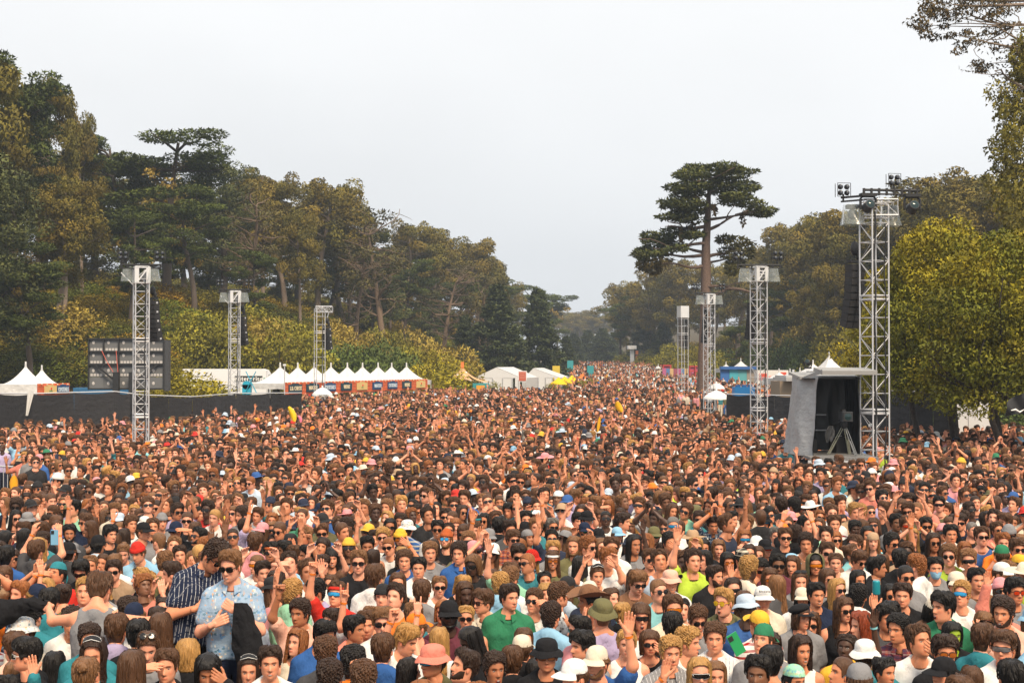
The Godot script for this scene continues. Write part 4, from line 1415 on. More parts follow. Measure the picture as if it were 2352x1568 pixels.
func build_bar() -> void:
	var a := at(653, 878, 80)
	var b := at(981, 871, 98)
	a = Vector3(a.x, 0, a.z)
	b = Vector3(b.x, 0, b.z)
	var e := b - a
	var x := e.normalized()
	var z := x.cross(Vector3.UP)
	var o := red_front("long red plank bar front with drink signs below nine white peaks", a, b, EYE.y - 1.05, 0.72,
		[[676, "I.D. CHECK", 1, 1.5], [716, "WATER", 1, 1.5], [755.5, "COCKTAILS", 2, 1.45], [793.5, "WINE", 1, 1.4], [829.5, "", 0, 1.4], [865, "WATER", 2, 1.4], [899.5, "COCKTAILS", 2, 1.4], [932.5, "WINE", 1, 1.4], [964.5, "", 0, 1.4]],
		[697, 737, 775, 812, 848, 884, 917, 951])
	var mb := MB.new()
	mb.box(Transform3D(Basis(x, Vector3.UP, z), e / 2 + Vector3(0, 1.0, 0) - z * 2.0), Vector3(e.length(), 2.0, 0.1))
	put("back_wall", mb.mesh(mat("painted_inside_shade", Color(0.035, 0.033, 0.032), 0.9)), o)  # near-black colour stands in for the shade behind the bar openings
	mb = MB.new()
	mb.box(Transform3D(Basis(x, Vector3.UP, z), e / 2 + Vector3(0, 0.55, 0) - z * 0.25), Vector3(e.length(), 1.1, 0.4))
	put("counter", mb.mesh(mat("counter_wood", Color(0.2, 0.12, 0.06), 0.8)), o)
	var n := 9
	var us := [700, 744, 785, 827, 868, 906, 945, 979, 1016]
	for k in n:
		var u: float = us[k] / 1.0884
		var t := along(a - z * 1.4, b - z * 1.4, u)
		var c := a - z * 1.4 + e * t
		var half := e.length() / 8.3 / 2.0 * (1.25 if k == 0 else 1.0)
		var tt := thing("white_tent", "white peaked tent over the red bar, %s" % ["over the ID check at its near end", "second from the ID check", "just behind the tower with the side arm", "over the first WINE sign", "over the middle of the bar", "over the second WATER sign", "over the second COCKTAILS sign", "last but one at the far end", "last at the far end, against the orange shrubs"][k], "tent", c, 0, "white peaked tents over the bar")
		peak_tent(tt, Vector3.ZERO, x * half, z * 1.35, EYE.y - 1.13, EYE.y - 0.23, 0.3)
		tent_legs(tt, Vector3.ZERO, x * half, z * 1.35, EYE.y - 1.15)


func market_umbrella(u: float, top: float, rim: float, d: float, half_px: float, label: String, text := "", color := Color(0.76, 0.77, 0.77), group := "umbrellas in the crowd") -> void:
	var p := at(u, top, d)
	var g := flat(p)
	var o := thing("umbrella", label, "umbrella", g, 0.2, group)
	var r := half_px / F * d
	var y := p.y - g.y
	var h := y - (at(u, rim, d).y - g.y)
	var m := mat("canvas_%s" % color.to_html(), color, 0.8)
	m.backlight_enabled = true
	m.backlight = Color(0.3, 0.3, 0.3)
	var mb := MB.new()
	var pts := PackedVector3Array()
	for k in 7:
		for c in 24:
			var an := TAU * c / 24
			var t := k / 6.0
			var rr := r * t * (1.0 - 0.03 * absf(sin(an * 4.0)) * t) + 0.01
			pts.append(Vector3(sin(an) * rr, y - h * 0.78 * pow(t, 1.7), cos(an) * rr))
	for c in 24:
		var an := TAU * c / 24
		pts.append(Vector3(sin(an) * r, y - h - (0.02 if c % 3 == 0 else 0.0), cos(an) * r))
	mb.sheet(pts, 24, true, Color.WHITE, true)
	var ca := put("canopy", mb.mesh(m), o)
	mb = MB.new()
	mb.rod(Vector3.ZERO, Vector3(0, y + 0.06, 0), 0.025, 8)
	put("pole", mb.mesh(metal()), o)
	mb = MB.new()
	mb.ball(Vector3(0, y + 0.04, 0), Vector3(0.05, 0.06, 0.05), 6, 10)
	put("cap", mb.mesh(m), o)
	for k in 8:
		mb = MB.new()
		var an := TAU * k / 8
		mb.rod(Vector3(0, y - 0.04, 0), Vector3(sin(an) * r * 0.97, y - h * 0.75, cos(an) * r * 0.97), 0.008, 4)
		put("rib", mb.mesh(metal()), o)
	if text:
		var l := words(text, h * 0.22, 0.005, mat("ink_dark", Color(0.05, 0.05, 0.05), 0.6))
		l.position = Vector3(0, y - h * 0.9, r + 0.01)
		ca.add_child(l, true)


func marquee(u0: float, u1: float, ridge_u: float, top: float, eave: float, d: float, deep: float, label: String) -> void:
	# white gabled marquee, its gable towards the field
	var l := flat(at(u0, eave, d))
	var r := flat(at(u1, eave, d))
	var o := thing("white_marquee", label, "tent", l, 0, "white marquees")
	var w := r.x - l.x
	var ye := at(u0, eave, d).y - l.y
	var yr := at(ridge_u, top, d).y - l.y
	var vinyl := mat("white_vinyl", Color(0.74, 0.74, 0.74), 0.45)
	var g := w * (ridge_u - u0) / (u1 - u0)
	var b := Vector3(w * 0.35, 0, -deep)
	var mb := MB.new()
	mb.quad(Vector3(0, ye, 0), Vector3(g, yr, 0), Vector3(g, yr, 0) + b, Vector3(0, ye, 0) + b)
	mb.quad(Vector3(g, yr, 0), Vector3(w, ye, 0), Vector3(w, ye, 0) + b, Vector3(g, yr, 0) + b)
	put("roof", mb.mesh(vinyl), o)
	mb = MB.new()
	mb.tri(Vector3(0, ye, -0.02), Vector3(w, ye, -0.02), Vector3(g, yr - 0.02, -0.02))
	put("gable", mb.mesh(mat("grey_vinyl", Color(0.66, 0.67, 0.68), 0.5)), o)
	var n := 5
	for k in n:
		mb = MB.new()
		mb.box_at(Vector3(w * (k + 0.5) / n, ye / 2, -0.04 - 0.02 * (k % 2)), Vector3(w / n * (0.97 if k < n - 1 else 0.5), ye, 0.03))
		put("wall_panel", mb.mesh(mat("grey_vinyl", Color(0.66, 0.67, 0.68), 0.5)), o)
	mb = MB.new()
	mb.quad(Vector3(w, 0, 0), Vector3(w, 0, 0) + b, Vector3(w, ye - 0.01, 0) + b, Vector3(w, ye - 0.01, 0))
	put("side_wall", mb.mesh(mat("grey_vinyl", Color(0.66, 0.67, 0.68), 0.5)), o)
	for k in n + 1:
		mb = MB.new()
		mb.rod(Vector3(w * k / n, 0, 0.03), Vector3(w * k / n, ye, 0.03), 0.04, 6)
		put("post", mb.mesh(metal()), o)


func build_middle() -> void:
	marquee(1087, 1200, 1140, 843, 868, 124, 9, "white gabled marquee before the dark conifers")
	marquee(1204, 1286, 1225, 845, 867, 140, 9, "white gabled marquee farther off, beside the yellow umbrellas")
	# red notice sign on a white frame
	var p := flat(at(1200, 880, 118))
	var px := 118.0 / F
	var o := thing("red_sign", "red notice board in a white frame standing before the marquees", "sign", p)
	var y := at(1200, 852, 118).y - p.y
	var mb := MB.new()
	mb.box_at(Vector3(0, y - 12 * px, 0), Vector3(20 * px, 25 * px, 0.06))
	put("frame", mb.mesh(mat("truck_white", Color(0.74, 0.75, 0.76), 0.4)), o)
	mb = MB.new()
	mb.box_at(Vector3(0, y - 12 * px, 0.04), Vector3(16 * px, 21 * px, 0.03))
	put("board", mb.mesh(mat("brick_red", Color(0.5, 0.10, 0.05), 0.7)), o)
	for k in 4:
		mb = MB.new()
		mb.box_at(Vector3(0, y - (5 + k * 4) * px, 0.06), Vector3((13 - 2 * (k % 2)) * px, 1.2 * px, 0.01))
		put("printed_line", mb.mesh(mat("salmon_ink", Color(0.66, 0.3, 0.22), 0.7)), o)
	for s in [-1.0, 1.0]:
		mb = MB.new()
		mb.rod(Vector3(s * 9 * px, 0, 0), Vector3(s * 9 * px, y - 20 * px, 0), 0.05, 6)
		put("post", mb.mesh(metal()), o)
	# tan star-shaped canopy with lanterns
	p = flat(at(1062, 880, 108))
	px = 108.0 / F
	o = thing("tan_canopy", "tan sail canopy rising to an orange-topped mast, with white paper lanterns", "canopy", p)
	y = at(1062, 845, 108).y - p.y
	var apex := Vector3(0, y, 0)
	var tan := mat("tan_canvas", Color(0.55, 0.33, 0.16), 0.85)
	var ends := [Vector3(-34 * px, y - 22 * px, 1.2), Vector3(60 * px, y - 30 * px, 0.6), Vector3(10 * px, y - 26 * px, 2.2), Vector3(-10 * px, y - 22 * px, -2.5), Vector3(40 * px, y - 24 * px, -2.0)]
	for e: Vector3 in ends:
		mb = MB.new()
		var pts := PackedVector3Array()
		var side := (e - apex).cross(Vector3.UP).normalized()
		for r in 7:
			var t := r / 6.0
			for c in 5:
				var q := apex.lerp(e, t) - Vector3(0, 7 * px * sin(PI * t), 0)
				pts.append(q + side * (c - 2) * (0.1 + 0.22 * t) + Vector3(0, -0.04 * absf(c - 2), 0))
		mb.sheet(pts, 5, false, Color.WHITE, true)
		put("sail", mb.mesh(tan), o)
		mb = MB.new()
		mb.rod(Vector3(e.x, 0, e.z), e, 0.04, 6)
		put("leg", mb.mesh(mat("post_wood", Color(0.3, 0.18, 0.09), 0.8)), o)
	mb = MB.new()
	mb.rod(Vector3.ZERO, apex + Vector3(0, 4 * px, 0), 0.07, 8)
	put("mast", mb.mesh(mat("post_wood", Color(0.3, 0.18, 0.09), 0.8)), o)
	mb = MB.new()
	mb.box_at(apex + Vector3(0, 7 * px, 0), Vector3(7 * px, 14 * px, 0.2))
	put("mast_top", mb.mesh(mat("orange_paint", Color(0.72, 0.2, 0.05), 0.6)), o)
	rng.seed = 44
	for k in 9:
		mb = MB.new()
		mb.ball(Vector3(rng.randf_range(-16, 24) * px, y - rng.randf_range(10, 34) * px, rng.randf_range(-0.4, 1.0)), Vector3.ONE * rng.randf_range(0.08, 0.13), 8, 10)
		put("lantern", mb.mesh(mat("paper_white", Color(0.75, 0.74, 0.72), 0.8)), o)
	# painted box stalls
	for q in [[1104, 1094, 1116, 880, 905, "painted stall with an orange hand panel and teal patterns under the tan canopy"], [1040, 1028, 1052, 886, 902, "teal and cream painted stall under the tan canopy's near end"]]:
		p = flat(at(q[0], 890, 104))
		px = 104.0 / F
		o = thing("painted_stall", q[5], "stall", p, 0.1, "painted stalls")
		y = at(q[0], q[3], 104).y - p.y
		var w: float = (q[2] - q[1]) * px * 1.0
		mb = MB.new()
		mb.box_at(Vector3(0, y / 2, 0), Vector3(w + 0.5, y, 0.8))
		put("box", mb.mesh(mat("stall_teal", Color(0.03, 0.26, 0.27), 0.7)), o)
		mb = MB.new()
		mb.box_at(Vector3(-0.05, y * 0.62, 0.42), Vector3(w * 0.85, y * 0.62, 0.04))
		var pn := put("orange_panel", mb.mesh(mat("stall_orange", Color(0.75, 0.32, 0.02), 0.7)), o)
		mb = MB.new()
		mb.box_at(Vector3(-0.05, y * 0.58, 0.45), Vector3(w * 0.22, y * 0.18, 0.02))
		for f in 4:
			mb.box_at(Vector3(-0.05 + (f - 1.5) * w * 0.065, y * 0.73, 0.45), Vector3(w * 0.045, y * (0.14 if f in [1, 2] else 0.11), 0.02))
		put("hand_print", mb.mesh(mat("print_yellow", Color(0.8, 0.55, 0.15), 0.7)), pn)
		for k in 6:
			mb = MB.new()
			mb.tri(Vector3(w * 0.62, y * (0.35 + 0.1 * k), 0.43), Vector3(w * 0.85, y * (0.35 + 0.1 * k), 0.43), Vector3(w * 0.74, y * (0.43 + 0.1 * k), 0.43))
			put("painted_triangle", mb.mesh(mat("print_%d" % (k % 2), [Color(0.7, 0.5, 0.3), Color(0.35, 0.08, 0.04)][k % 2], 0.7)), o)
	# yellow and orange square umbrellas
	var n := 0
	for q in [[1283, 866, 880, 122, 24, "nearest of the yellow umbrellas beside the second marquee"], [1297, 864, 877, 128, 22, "middle yellow umbrella beside the second marquee"], [1314, 861, 875, 134, 20, "last of the three yellow umbrellas beside the second marquee"], [1338, 857, 867, 150, 14, "orange umbrella past the yellow ones"]]:
		p = flat(at(q[0], q[1], q[3]))
		px = q[3] / F
		o = thing("square_umbrella", q[5], "umbrella", p, 0.4, "yellow umbrellas")
		y = at(q[0], q[1], q[3]).y - p.y
		var ye := at(q[0], q[2], q[3]).y - p.y
		mb = MB.new()
		mb.lathe([Vector2(0.02, y), Vector2(q[4] * px * 0.55, lerpf(y, ye, 0.62)), Vector2(q[4] * px, ye), Vector2(q[4] * px, ye - 0.12)], 4, Transform3D(Basis(Vector3.UP, 0.5)))
		var ym := mat("canvas_yellow" if n < 3 else "canvas_orange", Color(0.80, 0.50, 0.0) if n < 3 else Color(0.75, 0.17, 0.03), 0.8)
		ym.backlight_enabled = true
		ym.backlight = Color(0.4, 0.4, 0.4)
		put("canopy", mb.mesh(ym), o)
		mb = MB.new()
		mb.rod(Vector3.ZERO, Vector3(0, y, 0), 0.04, 6)
		put("pole", mb.mesh(black_paint()), o)
		n += 1
	# potted palms round the umbrellas and stalls
	n = 0
	for q in [[1020, 893, 103], [1130, 893, 106], [1268, 892, 118], [1302, 890, 122], [1335, 886, 126], [1352, 884, 128], [985, 885, 100]]:
		p = at(q[0], q[1], q[2])
		var t := tree("bush", [0, 1][n % 2], q[0], q[1] - 14, q[2], ["leafy plant beside the bar's far end", "leafy plant before the painted stall", "leafy plant under the yellow umbrellas", "leafy plant between the yellow umbrellas", "leafy plant before the orange umbrella", "leafy plant past the orange umbrella", "leafy tree at the end of the bar"][n], "plants round the stalls", 0.5)
		t.name = numbered("leafy_plant")
		n += 1
	# far stage, mural, red frames
	p = flat(at(1452, 800, 238))
	px = 238.0 / F
	o = thing("distant_stage", "pale far stage tower with orange banners between the trees", "stage", p)
	mb = MB.new()
	mb.box_at(Vector3(0, 30 * px, 0), Vector3(8 * px, 60 * px, 1.5))
	put("tower", mb.mesh(mat("pale_metal", Color(0.72, 0.73, 0.74), 0.4, 0.3)), o)
	mb = MB.new()
	mb.box_at(Vector3(-1 * px, 58 * px, 0), Vector3(19 * px, 8 * px, 3))
	put("roof", mb.mesh(mat("truck_white", Color(0.74, 0.75, 0.76), 0.4)), o)
	for k in 4:
		mb = MB.new()
		mb.box_at(Vector3(11 * px, (10 + 12 * k) * px, 0), Vector3(6 * px, 9 * px, 0.5))
		put("banner", mb.mesh(mat("orange_paint", Color(0.72, 0.2, 0.05), 0.6)), o)
	mb = MB.new()
	mb.box_at(Vector3(22 * px, 26 * px, -2), Vector3(18 * px, 52 * px, 2))
	put("stage_wall", mb.mesh(mat("panel_side", Color(0.05, 0.053, 0.058), 0.5)), o)
	p = flat(at(1485, 840, 215))
	px = 215.0 / F
	o = thing("mural_wall", "long painted mural wall beside the far crowd, teal at one end", "mural", p, -0.5)
	for k in 7:
		mb = MB.new()
		mb.box_at(Vector3((k - 3) * 11 * px, 9 * px, 0), Vector3(10.8 * px, (21 - k * 0.8) * px, 0.2))
		put("mural_panel", mb.mesh(mat("mural_%d" % k, [Color(0.4, 0.2, 0.12), Color(0.3, 0.35, 0.3), Color(0.5, 0.3, 0.16), Color(0.2, 0.3, 0.32), Color(0.55, 0.45, 0.3), Color(0.5, 0.4, 0.25), Color(0.05, 0.42, 0.38)][k], 0.8)), o)
	n = 0
	for q in [[1532, 838, 20, 19, 165, "red frame with a coloured picture beside the far crowd"], [1590, 840, 14, 13, 160, "small red seat frame nearer the mural, beside the lone cypress"], [1603, 840, 14, 14, 158, "small red seat frame against the lone cypress's trunk"]]:
		p = flat(at(q[0], 870, q[4]))
		px = q[4] / F
		o = thing("red_picture_stand", q[5], "art stand", p, 0.1, "red stands by the far crowd")
		y = at(q[0], q[1], q[4]).y - p.y
		for s in [-1.0, 1.0]:
			mb = MB.new()
			mb.box_at(Vector3(s * q[2] * px * 0.42, y / 2, 0), Vector3(q[2] * px * 0.16, y, 0.3))
			put("post", mb.mesh(mat("frame_red", Color(0.5, 0.05, 0.05), 0.7)), o)
			mb = MB.new()
			mb.box_at(Vector3(0, y - (1.0 if s < 0 else q[3] - 1.0) * px, 0.02), Vector3(q[2] * px, 3 * px, 0.3))
			put("crossbar", mb.mesh(mat("frame_red", Color(0.5, 0.05, 0.05), 0.7)), o)
		mb = MB.new()
		mb.box_at(Vector3(0, y - q[3] * px * 0.5, -0.05), Vector3(q[2] * px * 0.7, q[3] * px, 0.08))
		put("picture_panel", mb.mesh(mat("frame_pic", Color(0.4, 0.1, 0.18), 0.7)), o)
	# striped cloth walls of the far stalls
	o = thing("striped_screen", "low striped cloth screen beside the red frame", "screen", flat(at(1560, 860, 162)))
	for k in 9:
		mb = MB.new()
		y = at(1560, 846, 162).y - o.position.y
		mb.box_at(Vector3((k - 4) * 0.42, y / 2, 0), Vector3(0.4, y, 0.06 + 0.02 * (k % 2)))
		put("stripe", mb.mesh(mat("stripe_%d" % (k % 4), [Color(0.45, 0.12, 0.25), Color(0.1, 0.2, 0.4), Color(0.6, 0.4, 0.2), Color(0.3, 0.08, 0.12)][k % 4], 0.8)), o)
	white_tent(1512, 835, 845, 185, 12, "tiny white peaked tent beside the far crowd", "white peaked tents", 0.3, 0.3)
	for q in [[1302, 826, 180, "teal"], [1268, 838, 150, "yellow"], [1348, 838, 170, "teal"]]:
		p = flat(at(q[0], 870, q[2]))
		o = thing("feather_banner", "tall %s banner on a pole beside the conifers%s" % [q[3], ["", ", near the marquee", ", near the far crowd"][1 if q[3] == "yellow" else (0 if q[0] < 1310 else 2)]], "banner", p, 0.2, "tall banners")
		y = at(q[0], q[1], q[2]).y - p.y
		mb = MB.new()
		mb.rod(Vector3.ZERO, Vector3(0, y, 0), 0.05, 6)
		put("pole", mb.mesh(black_paint()), o)
		mb = MB.new()
		mb.box_at(Vector3(0.45, y * 0.72, 0), Vector3(0.8, y * 0.5, 0.04))
		put("flag", mb.mesh(mat("flag_" + q[3], Color(0.04, 0.3, 0.34) if q[3] == "teal" else Color(0.6, 0.45, 0.05), 0.8)), o)


func build_right_side() -> void:
	# black fence, blue cart and toilet building behind it
	var a := at(1670, 918, 60)
	var b := at(1838, 920, 57)
	var c := at(2040, 902, 50)
	var d := at(2200, 905, 48)
	fence([flat(a), flat(b), flat(c), flat(d)], "black cloth fence behind the camera shelter and towers", [a.y, b.y, c.y, d.y], 3)
	var p := flat(at(1708, 910, 64))
	var o := thing("blue_cart", "bright blue cart behind the black fence, beside the tower next to the shelter", "cart", p)
	var px := 64.0 / F
	var y := at(1708, 902, 64).y
	var mb := MB.new()
	mb.box_at(Vector3(0, y - 0.25, 0), Vector3(46 * px, 0.42, 0.8))
	put("body", mb.mesh(mat("cart_blue", Color(0.01, 0.16, 0.42), 0.5)), o)
	for s in [-1.0, 1.0]:
		mb = MB.new()
		mb.box_at(Vector3(s * 16 * px, (y - 0.46) / 2, 0), Vector3(0.12, y - 0.46, 0.7))
		put("leg", mb.mesh(black_paint()), o)
	for s in 3:
		mb = MB.new()
		mb.box_at(Vector3((s - 1) * 14 * px, y + 0.0, 0.2), Vector3(10 * px, 0.12, 0.3))
		put("bin", mb.mesh(mat("cart_blue_dark", Color(0.01, 0.1, 0.28), 0.5)), o)
	p = flat(at(1895, 905, 68))
	px = 68.0 / F
	o = thing("service_building", "low tan service building with a flat grey roof behind the camera shelter", "building", p)
	y = at(1895, 893, 68).y
	for k in 4:
		mb = MB.new()
		mb.box_at(Vector3((-90 + k * 60) * px + 0.0, y / 2, -0.06 * (k % 2)), Vector3(48 * px, y, 2.4))
		put("wall", mb.mesh(mat("tan_stucco_%d" % (k % 2), Color(0.26, 0.2, 0.14) * (1.0 - 0.25 * (k % 2)), 0.85)), o)
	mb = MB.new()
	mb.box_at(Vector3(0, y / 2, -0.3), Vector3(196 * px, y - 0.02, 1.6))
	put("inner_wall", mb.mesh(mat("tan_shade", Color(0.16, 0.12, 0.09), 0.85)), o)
	mb = MB.new()
	mb.box_at(Vector3(0, y + 0.09, 0), Vector3(208 * px, 0.16, 3.4))
	mb.box_at(Vector3(0, y + 0.2, -0.2), Vector3(200 * px, 0.12, 2.8), 0, Color(0.9, 0.9, 0.9))
	put("roof", mb.mesh(mat("roof_grey", Color(0.42, 0.42, 0.42), 0.8)), o)
	mb = MB.new()
	mb.rod(Vector3(-80 * px, y + 0.2, 0.8), Vector3(-80 * px, y + 0.55, 0.8), 0.06, 8)
	put("vent_pipe", mb.mesh(metal()), o)
	# tents and stalls across the field
	var k := 0
	for q in [[1790, 846, 868, 112, 34, 0.5, "white peaked tent, first past the red stall"], [1815, 846, 866, 116, 30, 0.5, "white peaked tent, second past the red stall"], [1838, 844, 862, 122, 26, 0.3, "white peaked tent half behind the camera shelter's corner"], [1868, 826, 858, 100, 50, 0.4, "tall white peaked tent beside the shelter's roof lamp"], [1905, 808, 852, 96, 46, 0.4, "tallest white peaked tent, behind the shelter's roof"], [1668, 830, 846, 150, 22, 0.4, "white peaked tent over the blue stall, nearest the lone cypress"], [1702, 822, 845, 146, 28, 0.4, "white peaked tent over the blue stall, on the tower's side"], [1990, 862, 896, 66, 40, 0.5, "white tent showing through the biggest tower"]]:
		white_tent(q[0], q[1], q[2], q[3], q[4], q[6], "white peaked tents across the field", q[5], 0.3)
		k += 1
	p = flat(at(1695, 880, 142))
	px = 142.0 / F
	o = thing("blue_stall", "blue stall with a sea-green mural under two white peaks", "stall", p)
	y = at(1695, 846, 142).y - p.y
	for j in 4:
		mb = MB.new()
		mb.box_at(Vector3((j - 1.5) * 20 * px, y / 2, 0), Vector3(19.6 * px, y, 0.5))
		put("front_panel", mb.mesh(mat("stall_blue_%d" % j, [Color(0.03, 0.14, 0.42), Color(0.06, 0.4, 0.5), Color(0.1, 0.38, 0.42), Color(0.3, 0.26, 0.22)][j], 0.7)), o)
	mb = MB.new()
	mb.box_at(Vector3(0, y + 0.05, 0.1), Vector3(82 * px, 0.3, 0.9))
	put("fascia", mb.mesh(mat("fascia_blue", Color(0.02, 0.11, 0.36), 0.6)), o)
	p = flat(at(1772, 880, 124))
	px = 124.0 / F
	o = thing("red_stall", "red and white food stall behind the tower next to the shelter", "stall", p)
	y = at(1772, 850, 124).y - p.y
	mb = MB.new()
	mb.box_at(Vector3(0, y / 2, 0), Vector3(72 * px, y, 1.4))
	put("box", mb.mesh(mat("stall_white", Color(0.68, 0.66, 0.63), 0.6)), o)
	for j in 3:
		mb = MB.new()
		mb.box_at(Vector3((j - 1) * 22 * px, y * [0.8, 0.72, 0.84][j], 0.72), Vector3(18 * px, y * 0.2, 0.05))
		put("red_panel", mb.mesh(mat("stall_red", Color(0.62, 0.07, 0.03), 0.6)), o)
	market_umbrella(1646, 880, 893, 74, 19, "small white umbrella before the lone cypress", "", Color(0.76, 0.77, 0.77))
	market_umbrella(1646, 897, 917, 64, 30, "larger white umbrella in the crowd before the lone cypress", "", Color(0.78, 0.79, 0.79))
	# under the park trees: pale tent wall, feather flag
	p = flat(at(2225, 940, 50))
	px = 50.0 / F
	o = thing("white_tent", "pale tent wall seen between the park trees' trunks", "tent", p)
	y = at(2225, 908, 50).y
	for j in 4:
		mb = MB.new()
		mb.box_at(Vector3((j - 1.5) * 30 * px, y / 2, -0.03 * (j % 2)), Vector3(29.5 * px, y, 0.05))
		put("wall_panel", mb.mesh(mat("grey_vinyl", Color(0.66, 0.67, 0.68), 0.5)), o)
	mb = MB.new()
	mb.lathe([Vector2(0.1, y + 0.9), Vector2(1.5, y + 0.0)], 4, Transform3D(Basis(Vector3.UP, PI / 4), Vector3(0, 0, -0.9)))
	put("canopy", mb.mesh(mat("white_vinyl", Color(0.74, 0.74, 0.74), 0.45)), o)
	p = flat(at(2356, 930, 36))
	px = 36.0 / F
	o = thing("black_flag", "black banner with a white emblem under the park tree at the picture's edge", "flag", p)
	mb = MB.new()
	y = at(2356, 900, 36).y
	mb.rod(Vector3.ZERO, Vector3(0, y, 0), 0.02, 6)
	put("pole", mb.mesh(metal()), o)
	mb = MB.new()
	var pts := PackedVector3Array()
	for r in 7:
		for s in 9:
			var t := s / 8.0
			pts.append(Vector3(-44 * px * t, y - 0.02 - 50 * px * r / 6.0 * (1.0 - 0.35 * t) - 26 * px * t * t * 0.5 - 0.1 * t, 0.06 * sin(t * 7.0 + r * 0.6)))
	mb.sheet(pts, 9, false, Color.WHITE, false)
	put("cloth", mb.mesh(black_paint()), o)
	mb = MB.new()
	mb.tube(PackedVector3Array([Vector3(-36 * px, y - 42 * px, 0.1), Vector3(-26 * px, y - 40 * px, 0.12), Vector3(-16 * px, y - 46 * px, 0.1), Vector3(-6 * px, y - 40 * px, 0.1)]), PackedFloat32Array([0.01, 0.03, 0.025, 0.01]), 6)
	put("white_emblem", mb.mesh(mat("ink_white", Color(0.8, 0.8, 0.78), 0.6)), o)


func tarp() -> StandardMaterial3D:
	var m := mat("grey_tarpaulin", Color(0.33, 0.34, 0.35), 0.5)
	if not m.normal_enabled:
		wrinkled(m)
		m.uv1_scale = Vector3.ONE * 1.2
	return m


